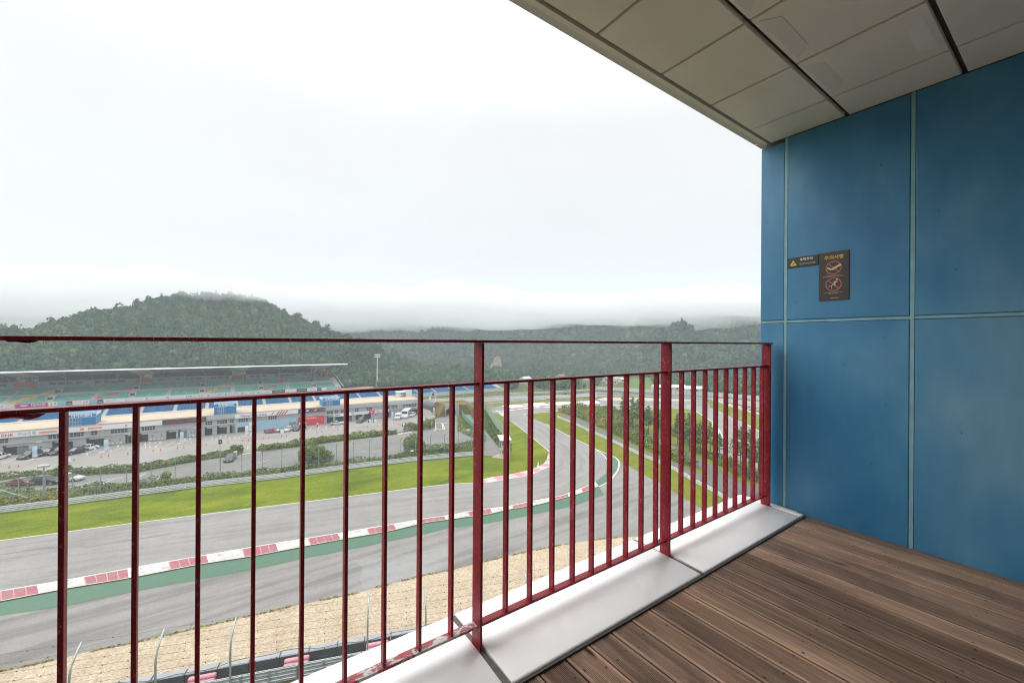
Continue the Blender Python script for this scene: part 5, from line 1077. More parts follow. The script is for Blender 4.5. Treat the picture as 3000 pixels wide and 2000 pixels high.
# ================================================================ TUNNEL, RAMP, MARSHAL POST
M_dry = grass('dry_bank', (.11, .085, .035), (.17, .12, .05), (.12, .12, .035), .3)
def mound(name, outline, top, zt, m):
    n = len(outline); b = MB(); b.add([(p[0], p[1], 0) for p in outline]+[(p[0], p[1], zt+random.uniform(-.25, .25)) for p in top], [tuple(range(n, 2*n))]+[(i, (i+1) % n, n+(i+1) % n, n+i) for i in range(n)]); o = b.build(name, m); o['kind'] = 'structure'; return o
mound('earth_bank', [(63.6, 138.4), (67.15, 139.0), (67.15, 150), (66.2, 150)], [(66.4, 140.5), (67.05, 139.4), (67.05, 148), (66.8, 148)], 3.7, M_dry)
mound('earth_bank', [(73.2, 139.3), (77.5, 136.5), (82, 143), (83, 152), (73.2, 152)], [(73.3, 139.6), (75.6, 138.6), (79.0, 144), (80, 150), (73.3, 150)], 3.9, M_dry)
tun = thing('tunnel_portal', 'grey concrete road tunnel mouth with a dark arched opening', 'tunnel', (69.72, 139.6, 0))
b = MB(); n = 14; ro = [(-2.1, 0)]+[(-2.1*math.cos(PI*i/n), 1.35+1.65*math.sin(PI*i/n)) for i in range(n+1)]+[(2.1, 0)]
outer = [(-2.5, 0), (-2.5, 4.3), (3.4, 4.3), (3.4, 0)]
pts = ro+outer[::-1]; vs = [(x, 0, z) for x, z in pts]+[(x, .5, z) for x, z in pts]; m_ = len(pts)
bm = bmesh.new(); vv = [bm.verts.new(v) for v in vs[:m_]]; f = bm.faces.new(vv); r_ = bmesh.ops.extrude_face_region(bm, geom=[f]); bmesh.ops.translate(bm, vec=(0, .5, 0), verts=[g for g in r_['geom'] if isinstance(g, bmesh.types.BMVert)]); bm.normal_update(); b.addbm(bm); b.build('portal_wall', M_conc, tun)
b = MB(); vs = [(x, y, z) for y in (.5, 22) for x, z in ro]; k = len(ro); b.add(vs, [(i, i+1, k+i+1, k+i) for i in range(k-1)]+[tuple(range(k, 2*k))]); b.build('tunnel_lining', P('tunnel_lining', (.10, .10, .11), .9), tun)
b = MB(); b.box(-2.5, 3.4, .5, 9, 3.6, 4.2); b.build('portal_roof', M_dry, tun)
M_teal = P('teal_fence', (.11, .30, .26), .6, var=.12, scale=.5)
tf = thing('ramp_fence', 'teal green solid fence curving along the ramp road', 'fence', (0, 0, 0))
pl = catmull(GP([(1364, 1182), (1358, 1203), (1353.5, 1214), (1357, 1224), (1380, 1247), (1401, 1271), (1422, 1292)]), 5)
b = MB(); b.sweep([(-.05, .05), (.05, .05), (.05, 1.75), (-.05, 1.75)], pl); b.build('fence_panel', M_teal, tf)
for p in pl[::2]: b = MB(); b.box(p.x-.1, p.x+.1, p.y-.1, p.y+.1, 0, 1.9); b.build('post', M_teal, tf)
gt = thing('teal_gate', 'low teal railed gate at the bottom of the ramp', 'gate', G(1378, 1272))
for x in (-2.2, 0, 2.2, 4.2): b = MB(); b.box(x-.07, x+.07, -.07, .07, 0, 2.0); b.build('post', M_teal, gt)
for z in (.5, 1.1, 1.8): b = MB(); b.box(-2.13, 4.13, -.04, .04, z-.05, z+.05); b.build('rail', M_teal, gt)
b = MB(); b.box(-1.3, -.3, -.1, -.05, 1.2, 1.7); b.build('notice', M_bwhite, gt)
M_msteel = P('marshal_steel', (.48, .50, .50), .5, var=.08); M_mroof = P('marshal_roof', (.50, .51, .47), .6)
mp_ = thing('marshal_post', 'small raised grey steel marshal post with a lean-to roof and steps', 'marshal post', G(1478, 1336), R(-18))
for x in (-1.0, 1.0):
    for y in (-.9, .9): b = MB(); b.box(x-.07, x+.07, y-.07, y+.07, 0, 4.3); b.build('post', M_msteel, mp_)
b = MB(); b.box(-1.1, 1.1, -1.0, 1.0, 1.75, 1.9); b.build('platform', M_msteel, mp_)
b = MB(); b.add([(-1.5, -1.5, 4.15), (1.4, -1.5, 4.15), (1.4, 1.4, 4.9), (-1.5, 1.4, 4.9), (-1.5, -1.5, 4.25), (1.4, -1.5, 4.25), (1.4, 1.4, 5.0), (-1.5, 1.4, 5.0)], [(3, 2, 1, 0), (4, 5, 6, 7), (0, 1, 5, 4), (1, 2, 6, 5), (2, 3, 7, 6), (3, 0, 4, 7)]); b.build('roof', M_mroof, mp_)
b = MB(); b.box(.93, .97, -.83, .83, 1.9, 4.2); b.box(-.93, .93, .93, .97, 1.9, 4.2); b.build('side_screen', P('green_grey_mesh', (.26, .30, .29), .7), mp_)
b = MB(); b.box(-.93, .93, -.98, -.94, 1.9, 2.9); b.build('front_guard', M_msteel, mp_)
st = MB()
for i in range(7): st.box(-.45, .35, -1.0-.24*(7-i), -.78-.24*(7-i), .22*i+.16, .22*i+.22)
st.build('steps', P('white_step', (.60, .61, .61), .5), mp_)
for x in (-.5, .38): b = MB(); b.extr([(-.03, -.08), (.03, -.08), (.03, .08), (-.03, .08)], (x, -2.7, .1), (x, -1.0, 1.75)); b.build('stringer', M_msteel, mp_); b = MB(); b.tube([(x, -2.7, .95), (x, -1.0, 2.6)], .03, 6); b.build('handrail', M_msteel, mp_)
ob = thing('orange_barrier', 'orange and white plastic barrier leaning beside the marshal post', 'barrier', G(1489, 1334), R(35))
for i in range(4): b = MB(); b.box(-.9, .9, -.12, .12, .05+i*.22, .24+i*.22); b.build('barrier_rib', M_or if i % 2 == 0 else M_bwhite, ob)
b = MB(); b.box(-1.0, -.9, -.25, .25, 0, .95); b.box(.9, 1.0, -.25, .25, 0, .95); b.build('foot', M_or, ob)
b = MB(); b.prism([(p.x, p.y) for p in GP([(1440, 1340), (1462, 1329), (1490, 1336), (1473, 1344)])], .0, .10); struct(b.build('stone_footing', P('pale_footing', (.36, .30, .24), .9)))
for px_, lb in ((1576.5, 'small white cone on the grass by the inside kerb'),):
    q = G(px_, 1366); b = MB(); b.box(-.25, .25, -.25, .25, 0, .05); b.lathe([(.2, .05), (.06, .95), (.05, .97)], n=9); o = b.build('white_cone', M_bwhite); o.location = (q.x, q.y, .05); tag(o, lb, 'traffic cone')
hb = thing('striped_sign_post', 'dark post with a white plate at the tunnel road corner', 'sign post', G(1278, 1226)); b = MB(); b.box(-.16, .16, -.12, .12, 0, 2.4); b.build('post', M_bblack, hb); b = MB(); b.box(-.13, .13, -.14, -.122, 1.8, 2.25); b.build('plate', P('pink_plate', (.5, .3, .3), .6), hb)
gb = thing('gate_post', 'short white post in the planted strip by the tunnel road', 'post', G(1265, 1256)); b = MB(); b.tube([(0, 0, 0), (0, 0, 1.9)], .09, 8); b.build('post', M_bwhite, gb); b = MB(); b.box(-.2, .2, -.15, .15, 1.9, 2.3); b.build('head', M_sgrey, gb)
tw = thing('timing_gantry', 'small square white frame standing beside the main straight', 'gantry', (84.0, 187.5, 0)); b = MB()
for x in (-1.3, 1.3): b.box(x-.07, x+.07, -.07, .07, 0, 3.2)
b.box(-1.23, 1.23, -.06, .06, 3.06, 3.2); b.build('frame', M_bwhite, tw); b = MB(); b.box(-.6, .4, -.05, .05, 1.2, 2.3); b.build('screen', M_bblack, tw)
tw2 = dup(tw, (G(1657, 1163).x, G(1657, 1163).y, 0), R(-20), 'small dark framed board standing by the far straight', {'frame': [M_bblack]}); tw2.name = 'timing_gantry'
for p_, lb in (((1259, 1175), 'white upright board left of the start of the pit exit wall'), ((1276, 1178), 'white upright board at the start of the pit exit wall')):
    q = G(*p_); t = thing('pit_exit_board', lb, 'board', q); b = MB(); b.box(-.35, .35, -.08, .08, .1, 1.9); b.build('board', M_bwhite, t); b = MB(); b.box(-.5, .5, -.2, .2, 0, .1); b.build('foot', M_sgrey, t)
# ================================================================ BARRIERS AND FENCES
M_galv = P('galvanised_steel', (.44, .48, .49), .38, metal=.55, var=.12, scale=.9); M_galvw = P('white_steel_rail', (.62, .66, .68), .4, metal=.0, var=.06, scale=.5); M_wire = P('dark_fence_wire', (.07, .07, .065), .6); M_pipe = P('galvanised_pipe', (.36, .42, .43), .4, metal=.5, var=.15, scale=2)
WP = [(-.02, -.15), (.04, -.13), (.04, -.06), (-.01, -.02), (-.01, .02), (.04, .06), (.04, .13), (-.02, .15), (-.045, .14), (-.005, .12), (-.005, .07), (-.05, .025), (-.05, -.025), (-.005, -.07), (-.005, -.12), (-.045, -.14)]
def armco(label, pts, zs, sp, hh=1.2, m=None, side=1, name='guard_rail', k=1.0):
    t = thing(name, label, 'guard rail', (0, 0, 0)); P_ = catmull(pts, 6)
    for z in zs: b = MB(); b.sweep([(u*side, w*k+z) for u, w in WP], P_); b.build('rail', m or M_galvw, t)
    L = sum((P_[i+1]-P_[i]).length for i in range(len(P_)-1)); Q = resample(P_, max(2, min(96, int(L/sp))))
    for i, p in enumerate(Q):
        d = Q[min(i+1, len(Q)-1)]-Q[max(i-1, 0)]; n = Vector((d.y, -d.x, 0)).normalized()*(-.13*side); b = MB()
        b.box(-.06, .06, -.05, .05, 0, hh); o = b.build('post', M_galv, t, loc=(p.x+n.x, p.y+n.y, 0)); o.rotation_euler = (0, 0, math.atan2(d.y, d.x))
    return t
ARM = GP([(-150, 1522), (0, 1502.5), (167, 1482), (389, 1453), (583.5, 1427.6), (746, 1410), (888, 1392.5), (1028, 1373), (1229, 1349), (1320, 1340), (1400, 1333.5)])
armco('long four rail steel guard rail beyond the mown grass', ARM, (.16, .44, .72, 1.0), 4.0, 1.16, m=M_galvw, k=.46)
ARR = GP([(1634, 1222.5), (1638, 1226), (1674, 1240), (1730, 1266), (1781, 1289), (1829.6, 1312.5), (1874, 1334), (1929, 1357), (1982.6, 1382), (2037, 1414.8), (2071, 1432), (2102.5, 1450.5), (2144.5, 1477), (2220, 1524)])
armco('four rail steel guard rail running down the right side below the pines', ARR, (.12, .34, .56, .78), 4.0, .92, k=.36)
BLV = lambda X, dy=0: Vector((X, BL(X)+dy, 0))
ARN = [BLV(x, -1.75) for x in (-24, -12, 0, 12, 24, 32)]
armco('grey galvanised guard rail below the balcony behind the tyre barrier', ARN, (.18, .48, .78, 1.04), 2.0, 1.2, m=M_galv, side=-1)
# tyre barrier faced with grey belting
M_belt = P('dark_belting', (.085, .09, .095), .6, var=.18, scale=1.2); M_belttop = P('grey_belting_top', (.27, .285, .30), .55, var=.10, scale=1.0)
tb = thing('tyre_barrier', 'dark grey tyre barrier wrapped in belting along the edge of the gravel', 'tyre barrier', (0, 0, 0))
x = -24.0; i = 0
while x < 30:
    a, c = BLV(x), BLV(x+2.15); d = (c-a).normalized(); a2, c2 = a+d*.02, c-d*.02
    b = MB(); b.extr([(-.32, .02), (.32, .02), (.32, 1.08), (-.32, 1.08)], a2, c2); s = b.build('barrier_block', M_belt, tb)
    b = MB(); b.extr([(-.34, 1.085), (-.30, 1.14), (0, 1.16), (.30, 1.14), (.34, 1.085)], a2, c2); b.build('belt_cap', M_belttop, s)
    b = MB(); mid = a2; n = Vector((d.y, -d.x, 0))
    b.tube([mid+n*.34*math.cos(q)+Vector((0, 0, 1.02+.20*math.sin(q))) for q in np.linspace(.2, PI-.2, 8)], .03, 5); b.build('strap', M_bblack, s); x += 2.15; i += 1
M_pinkb = P('faded_pink_plastic', (.56, .25, .29), .5, var=.10, scale=1.5); M_pinkd = P('deep_pink_plastic', (.30, .045, .075), .55, var=.1)
pb = None
for i, xc in enumerate((-9.8, -1.45, 5.05, 11.2, 17.4)):
    p = BLV(xc, -.85); rz = math.atan(-.340)
    lb = ['faded pink plastic barrier block, leftmost behind the tyre barrier', 'faded pink plastic barrier block at the bottom edge left of the fence post', 'faded pink plastic barrier block in the middle behind the tyre barrier', 'faded pink plastic barrier block beside the post left of the thick red post', 'faded pink plastic barrier block half hidden by the white coping'][i]
    if pb is None:
        pb = thing('plastic_barrier', lb, 'barrier', p, rz, 'pink plastic barriers behind the tyre barrier')
        b = MB()
        for yc, zc in ((.12, .86), (-.14, .62)): b.tube([(-.95, yc, zc), (-.85, yc, zc), (.85, yc, zc), (.95, yc, zc)], [.17, .22, .22, .17], 14)
        b.build('rolls', M_pinkb, pb, smooth=True)
        b = MB(); b.bbox(-.96, .96, -.30, .30, 0, .55, .03); b.build('block', M_pinkd, pb)
    else: dup(pb, p, rz, lb)
# near catch fence: curved pipes and wires
def rayline(px_, py_, A, D):                          # photo column -> point on an upright plane through A along D
    r = ray(px_, py_); n = Vector((D.y, -D.x, 0)); k = n.dot(A)/n.dot(r); return r*k
DL = Vector((1, -.340, 0)).normalized(); TOW = Vector((.340, 1, 0)).normalized(); BA = BLV(0, -1.95)
cf = thing('debris_fence', 'tall wire debris fence with curved grey pipe posts above the gravel', 'fence', (0, 0, 0))
xs_ = []
for px_, py_ in ((233, 1877), (477, 1841), (689, 1812), (885, 1786), (1079.5, 1758), (1245.5, 1734), (1395, 1712), (1538.7, 1692), (1666.7, 1674), (1790, 1655)): xs_.append(rayline(px_, py_, BA+TOW*1.0, DL).x-TOW.x*1.0)
sp_ = (xs_[-4]-xs_[1])/5; xs_ = [xs_[0]-sp_*2, xs_[0]-sp_]+xs_
def profile(t):                                       # 0..1 up the pipe -> (lean toward the track, height)
    if t < .55: return 0.0, t/.55*3.35
    u = (t-.55)/.45; return 1.25*(u**1.9), 3.35+2.15*u-.25*u*u
for x in xs_:
    base = BLV(x, -1.95); b = MB(); b.tube([base+TOW*profile(t)[0]+Vector((0, 0, profile(t)[1])) for t in np.linspace(0, 1, 14)], [.075]*13+[.06], 8); b.build('post', M_pipe, cf, smooth=True)
for k in range(9):
    t = .16+.84*k/8; b = MB(); pts_ = []
    for i in range(len(xs_)-1):
        for q in range(4):
            x = xs_[i]+(xs_[i+1]-xs_[i])*q/4; o_, z = profile(t); sag = .05*math.sin(PI*q/4)*(1+.5*math.sin(i*3+k)); pts_.append(BLV(x, -1.95)+TOW*o_+Vector((0, 0, z-sag)))
    b.tube(pts_, .009, 4, caps=False); b.build('wire', M_wire, cf)
b = MB(); pts_ = [BLV(x, -1.85)+Vector((0, 0, 2.35+.18*math.sin(x*.5)+.1*math.sin(x*1.7))) for x in np.arange(-22, 30, .9)]; b.tube(pts_, .022, 5, caps=False); b.build('cable', M_wire, cf)
b = MB()
for i in range(len(xs_)-1):
    for fr in (.36, .66):
        x = xs_[i]+(xs_[i+1]-xs_[i])*fr
        for k in range(9):
            o_, z = profile(.16+.84*k/8); p = BLV(x, -1.95)+TOW*o_+Vector((0, 0, z-.05)); b.box(p.x-.03, p.x+.03, p.y-.03, p.y+.03, p.z-.035, p.z+.035)
b.build('wire_clips', M_wire, cf)
# diamond mesh of the fence
mv, mf = MB(), None
A0, A1 = BLV(xs_[0], -1.95), BLV(xs_[-1], -1.95); L = (A1-A0).length; W_ = MB(); rows = [profile(t) for t in np.linspace(.05, 1, 16)]
for s in (1, -1):
    n = int(L/.21)
    for i in range(-36, n):
        pts_ = []
        for j, (o_, z) in enumerate(rows):
            d = i*.21+(j*.33 if s > 0 else (len(rows)*.33-j*.33))
            if 0 <= d <= L: pts_.append(A0+DL*d+TOW*o_+Vector((0, 0, z)))
        if len(pts_) > 1: W_.tube(pts_, .0016, 3, caps=False)
W_.build('wire_mesh', M_wire, cf)
hs_ = thing('horn_speaker', 'small black horn loudspeaker on a curved fence post', 'loudspeaker', BLV(xs_[7], -1.98)+Vector((.06, -.1, 2.2)), R(-60)); b = MB(); n = 14
b.add([(r*math.cos(2*PI*k/n), -l, r*math.sin(2*PI*k/n)) for r, l in ((.05, -.2), (.07, .0), (.20, .28), (.16, .27), (.05, .05)) for k in range(n)], [(i*n+k, i*n+(k+1) % n, (i+1)*n+(k+1) % n, (i+1)*n+k) for i in range(4) for k in range(n)]+[tuple(range(4*n, 5*n))]); b.build('horn', M_bblack, hs_, smooth=True)
b = MB(); b.box(-.04, .04, -.02, .14, -.04, .30); b.build('bracket', M_sgrey, hs_)
# middle catch fence behind the long guard rail
mfence = thing('catch_fence', 'grey wire catch fence with bent post tops behind the long guard rail', 'fence', (0, 0, 0))
FL = [G(x, y) for x, y in ((-150, 1474), (0, 1472), (127, 1464), (244, 1451.5), (355.5, 1437), (461, 1426), (556, 1413), (643.5, 1403.6), (725, 1392.5), (800, 1381), (870.6, 1373), (935, 1367), (995, 1360), (1051.7, 1352), (1103, 1345), (1152, 1340), (1198, 1335), (1240, 1331), (1282, 1327), (1320, 1322), (1357, 1318), (1382, 1316), (1420, 1312))]
def bent(t): return (0.0, 3.9*t/.72) if t < .72 else (-1.0*((t-.72)/.28)**1.6, 3.9+1.1*math.sin((t-.72)/.28*PI/2))
pos = []
FLs = resample(catmull(FL, 4), 27)
for p in FLs:
    b = MB(); b.tube([Vector((p.x, p.y+bent(t)[0], bent(t)[1])) for t in np.linspace(0, 1, 9)], .075, 6); b.build('post', M_pipe, mfence, smooth=True)
M_gwire = P('grey_green_wire', (.20, .25, .23), .6)
for k in range(12):
    t = .2+.8*k/11; b = MB(); b.tube([Vector((p.x, p.y+bent(t)[0], bent(t)[1])) for p in FLs], .014, 3, caps=False); b.build('wire', M_gwire, mfence)
low = resample(catmull(FL, 4), 60)
for p in low: b = MB(); b.tube([Vector((p.x, p.y-.7, 0)), Vector((p.x, p.y-.7, 1.48))], .03, 4); b.build('low_post', M_gwire, mfence)
b = MB(); b.tube([Vector((p.x, p.y-.7, 1.5)) for p in low], .03, 4, caps=False); b.build('low_rail', M_gwire, mfence)
cc = thing('camera_pole', 'grey pole with a flat box on top behind the long guard rail', 'pole', G(127.5, 1462)); b = MB(); b.tube([(0, 0, 0), (0, 0, 5.6)], .12, 8); b.build('pole', M_sgrey, cc); b = MB(); b.bbox(-.7, .7, -.35, .35, 5.6, 5.95, .05); b.build('box', M_sgrey, cc)
sg = thing('marker_sign', 'thin pole carrying a small black number board above the fence', 'sign', G(644, 1402)); b = MB(); b.tube([(0, 0, 0), (0, 0, 7.2)], .06, 6); b.build('pole', M_pipe, sg); b = MB(); b.box(-.28, .28, -.05, .0, 7.0, 7.9); b.build('board', M_bblack, sg); text('4', .7, P('marker_green', (.35, .55, .42), .6), sg, face_y(0, -.055, 7.45), ext=.004)
sk = thing('warning_light', 'short dark post with a white cap by the guard rail', 'light', G(1207, 1341)); b = MB(); b.tube([(0, 0, 0), (0, 0, 1.6)], .1, 8); b.build('post', M_bblack, sk); b = MB(); b.bbox(-.35, .35, -.2, .2, 1.6, 1.8, .04); b.build('cap', M_bwhite, sk)
br = thing('brace_pole', 'slanting grey bracing pole at the end of the middle catch fence', 'pole', (0, 0, 0)); b = MB(); b.tube([G(1381, 1325), G(1381, 1325)+Vector((3.2, 1.0, 4.6))], .05, 6); b.build('pole', M_pipe, br)
br2 = thing('brace_pole', 'long slanting grey pole in the weeds at the left edge', 'pole', (0, 0, 0)); a_ = G(110, 1466); b = MB(); b.tube([a_, a_+Vector((-7.6, 1.2, 4.4))], .08, 6); b.build('pole', M_pipe, br2)
# curved catch fence beside the ramp
rf = thing('hooked_fence', 'pale green wire fence with hooked post tops beside the ramp', 'fence', (0, 0, 0)); RL = resample(catmull(GP([(1480, 1287), (1462, 1263), (1447, 1240), (1432, 1216), (1424, 1204), (1412, 1193), (1396, 1184)]), 5), 30); M_pg = P('pale_green_fence', (.36, .46, .40), .6, var=.1)
for i, p in enumerate(RL):
    d = RL[min(i+1, 30)]-RL[max(i-1, 0)]; n = Vector((d.y, -d.x, 0)).normalized(); b = MB(); b.tube([p, p+Vector((0, 0, 3.2)), p+Vector((0, 0, 3.9))-n*-.25, p+Vector((0, 0, 4.2))+n*.75, p+Vector((0, 0, 4.1))+n*1.1], .055, 5); b.build('post', M_pg, rf)
for z in np.arange(.3, 3.9, .3): b = MB(); b.tube([p+Vector((0, 0, z)) for p in RL], .022, 3, caps=False); b.build('wire', M_pg, rf)
b = MB()
for q in resample(RL, 220): b.tube([q+Vector((0, 0, .1)), q+Vector((0, 0, 3.6))], .012, 3, caps=False)
b.build('wire_mesh', M_pg, rf)
# walls and barriers of the far circuit
M_cwall = P('white_concrete_wall', (.58, .585, .59), .7, var=.08, scale=.3); M_twall = P('sea_green_wall', (.42, .50, .46), .7, var=.05, scale=.3)
def barrier(label, pts, h, wd, m, name='concrete_barrier', cat='barrier', posts=0.0, z0=0.0):
    t = thing(name, label, cat, (0, 0, 0)); b = MB(); P_ = catmull(GP(pts), 4); b.sweep([(-wd/2, z0), (wd/2, z0), (wd/2, h), (-wd/2, h)], P_); b.build('wall', m, t)
    if posts:
        L = sum((P_[i+1]-P_[i]).length for i in range(len(P_)-1))
        for p in resample(P_, max(2, min(95, int(L/posts)))): b = MB(); b.tube([p+Vector((0, 0, 0)), p+Vector((0, 0, h+2.4))], .06, 4); b.build('fence_post', M_pipe, t)
    return t
barrier('long white pit exit wall beside the main straight', [(1280, 1179), (1330, 1176.5), (1400, 1173), (1480, 1169.5), (1545, 1167.5), (1600, 1166), (1680, 1164.5), (1748, 1164.5)], .95, .35, M_cwall, posts=6)
barrier('low pale wall on the far side of the main straight', [(1100, 1184), (1285, 1172), (1480, 1162.5), (1545, 1160)], .7, .4, P('beige_wall', (.52, .50, .45), .8))
barrier('sea green topped wall at the far side of the bend', [(1480, 1156), (1560, 1153.5), (1640, 1149.5), (1700, 1146), (1746, 1142.5)], 1.0, .5, M_twall, posts=5)
wp = thing('white_panel_wall', 'long wall of white panels along the far bend', 'wall', (0, 0, 0)); PW = resample(catmull(GP([(1746, 1142), (1800, 1145), (1830, 1146.6), (1875, 1150.5), (1917, 1152.3), (1992, 1157), (2026, 1158), (2076, 1160), (2120, 1162.5), (2162, 1167), (2201, 1170), (2235, 1173.5), (2330, 1184)]), 5), 52)
for i in range(52): b = MB(); a_, c_ = PW[i], PW[i+1]; d = (c_-a_).normalized()*.12; b.extr([(-.06, .2), (.06, .2), (.06, 2.1), (-.06, 2.1)], a_+d, c_-d); b.build('panel', P('white_wall_panel', (.56, .575, .60), .6, var=.05, scale=.2), wp)
for p in PW: b = MB(); b.box(p.x-.09, p.x+.09, p.y-.09, p.y+.09, 0, 2.5); b.build('post', M_sgrey, wp)
barrier('grey concrete barrier in front of the white panel wall', [(1748, 1156), (1830, 1156.8), (1917, 1158.5), (2026, 1163.2), (2120, 1165), (2162, 1169), (2225, 1175.5)], .8, .5, P('grey_barrier', (.30, .31, .31), .8))
barrier('low grey barrier behind the far sand', [(1700, 1166), (1748, 1163.5), (1830, 1163), (1917, 1164.5), (2026, 1169), (2062, 1172), (2085, 1174)], .75, .5, P('grey_barrier', (.30, .31, .31), .8), 'low_barrier')
barrier('pale grey barrier between the far grass and the red kerb', [(2106, 1178), (2134, 1189.8), (2162, 1197.2), (2189, 1206.2), (2225, 1215), (2330, 1246)], .7, .4, M_cwall, 'low_barrier')
barrier('pale tyre wall on the left of the far grass', [(1422, 1186), (1480, 1179.5), (1550, 1174.5), (1600, 1171)], .55, .6, P('pale_tyre_wall', (.40, .42, .42), .8), 'low_barrier')
for p_, lb in (((1431, 1183.5), 'orange barrier block at the left of the far grass'), ((2109, 1166.5), 'orange barrier block by the far bend')): q = G(*p_); t = thing('orange_block', lb, 'barrier', q, R(-30)); b = MB(); b.bbox(-1.1, 1.1, -.4, .4, 0, 1.0, .08); b.build('block', P('barrier_orange', (.60, .14, .07), .6), t); b = MB(); b.box(-1.12, 1.12, -.42, .42, .45, .6); b.build('stripe', P('barrier_pale', (.55, .4, .36), .6), t)
fr_ = thing('pit_exit_screen', 'tall grey screen fence beside the ramp', 'fence', (0, 0, 0)); b = MB(); b.sweep([(-.06, 0), (.06, 0), (.06, 4.6), (-.06, 4.6)], GP([(1388, 1179), (1397, 1200), (1402, 1222)])); b.build('screen', P('blue_grey_screen', (.34, .38, .42), .6), fr_)
# village and sheds beyond the circuit
HOUSES = []
def house(label, p, rz, L, W, H, rh, mw, mr, name='house', cat='house'):
    HOUSES.append((p.x, p.y))
    t = thing(name, label, cat, p, R(rz)); b = MB(); b.box(-L/2, L/2, -W/2, W/2, 0, H); b.build('wall', mw, t)
    b = MB(); e = .4; b.add([(-L/2-e, -W/2-e, H), (L/2+e, -W/2-e, H), (L/2+e, W/2+e, H), (-L/2-e, W/2+e, H), (-L/2-e, 0, H+rh), (L/2+e, 0, H+rh)], [(0, 1, 5, 4), (2, 3, 4, 5), (0, 4, 3), (1, 2, 5), (3, 2, 1, 0)]); b.build('roof', mr, t)
    for x in (-L*.25, L*.25): b = MB(); b.box(x-.5, x+.5, -W/2-.03, -W/2+.0, .9, 2.0); b.build('window', M_glass, t)
    b = MB(); b.box(-.45, .45, -W/2-.03, -W/2, 0, 2.0); b.build('door', P('house_door', (.16, .12, .09), .6), t); return t
M_hw = P('house_white', (.55, .55, .53), .7); M_hr = P('house_roof_white', (.56, .57, .58), .6); M_hb = P('house_roof_brown', (.24, .14, .11), .8); M_ho = P('house_ochre', (.45, .35, .20), .8)
def far(px_, Y): r = ray(px_, 1005); k = Y/r.y; return Vector((r.x*k, Y, 0))
house('white gabled shed right of the blue seats', far(1540, 222), 25, 9.5, 6, 2.2, 2.2, M_hw, M_hr, 'white_shed', 'shed')
for i, (px_, Y, rz, L, mw, mr, lb) in enumerate(((1643, 235, 10, 9, M_hw, M_hb, 'low house with a reddish brown roof among the trees'), (1792, 186, -20, 9, M_hw, M_hb, 'reddish roofed house above the left end of the white wall'), (1722, 215, 15, 8, M_hw, M_hr, 'pale house among trees left of the white wall'), (1803, 196, 10, 9, M_ho, M_ho, 'ochre building behind the white wall'), (1818, 192, 10, 6, M_hw, M_hr, 'small white building beside the ochre one'), (1780, 200, 0, 7, M_hw, P('house_grey_roof', (.30, .31, .33), .8), 'grey roofed house left of the ochre building'))): house(lb, far(px_, Y), rz, L*.72, 4.4, 2.3, 1.2, mw, mr)
for px_, Y, L, lb in ((1944, 146, 12, 'white tent roof behind the wall left of the middle red post'), (1988, 142, 7, 'low white cabin behind the panel wall'), (2036, 132, 13, 'wide white tent roof behind the panel wall right of the red post')): house(lb, far(px_, Y), -35, L, 6, 2.0, 1.3, M_hw, P('tent_white', (.62, .63, .64), .6), 'white_tent', 'tent')
# ================================================================ VEGETATION
def leaf_mat(name, stops, rough=.75, trans=.0, nscale=.6):
    m, nt, bs = new_mat(name)
    at = nd(nt, 'ShaderNodeAttribute', attribute_name='tint'); v = coords(nt); f = noise_tex(nt, v, nscale, 4, .65)
    ad = nd(nt, 'ShaderNodeMath', operation='MULTIPLY_ADD'); nt.links.new(f, ad.inputs[0]); ad.inputs[1].default_value = .36; sb = nd(nt, 'ShaderNodeMath', operation='SUBTRACT'); nt.links.new(at.outputs['Fac'], sb.inputs[0]); sb.inputs[1].default_value = .18
    nt.links.new(sb.outputs[0], ad.inputs[2])
    nt.links.new(ramp(nt, ad.outputs[0], stops), bs.inputs['Base Color']); bs.inputs['Roughness'].default_value = rough; bs.inputs['Specular IOR Level'].default_value = .2
    return m
M_forest = leaf_mat('forest_foliage', [(0, (.016, .044, .030)), (.35, (.032, .078, .040)), (.62, (.058, .115, .044)), (.85, (.10, .150, .050)), (1, (.15, .185, .06))])
M_pine = leaf_mat('pine_foliage', [(0, (.032, .078, .022)), (.4, (.090, .155, .032)), (.7, (.165, .235, .04)), (1, (.24, .29, .055))], nscale=1.5)
M_shrub = leaf_mat('shrub_foliage', [(0, (.032, .060, .016)), (.3, (.075, .120, .022)), (.6, (.145, .180, .032)), (.8, (.24, .23, .045)), (1, (.31, .24, .06))], nscale=.8)
M_bark = P('grey_brown_bark', (.085, .068, .055), .9, var=.3, scale=6)
def rand_dirs(n):
    v = rng.normal(size=(n, 3)); return v/np.linalg.norm(v, axis=1, keepdims=True)
def leaf_tris(P_, N_, size, asp=1.0):
    """one small bent leaf clump (two triangles) at every point, facing roughly along N_"""
    n = len(P_); t = np.cross(N_, rand_dirs(n)); t /= np.linalg.norm(t, axis=1, keepdims=True)+1e-9; u = np.cross(N_, t)
    s = (size*rng.uniform(.65, 1.35, n))[:, None]; a = t*s; c = u*s*asp
    V = np.stack([P_-a-c*.6, P_+a*.9-c, P_+a+c*.7, P_-a*.8+c], 1).reshape(-1, 3); o = np.arange(n)[:, None]*4
    F = np.concatenate([o+np.array([[0, 1, 2]]), o+np.array([[0, 2, 3]])]); return V, F
def ico(sub):
    bm = bmesh.new(); bmesh.ops.create_icosphere(bm, subdivisions=sub, radius=1); V = np.array([v.co[:] for v in bm.verts]); F = np.array([[v.index for v in f.verts] for f in bm.faces]); bm.free(); return V, F
IV, IF = ico(2)
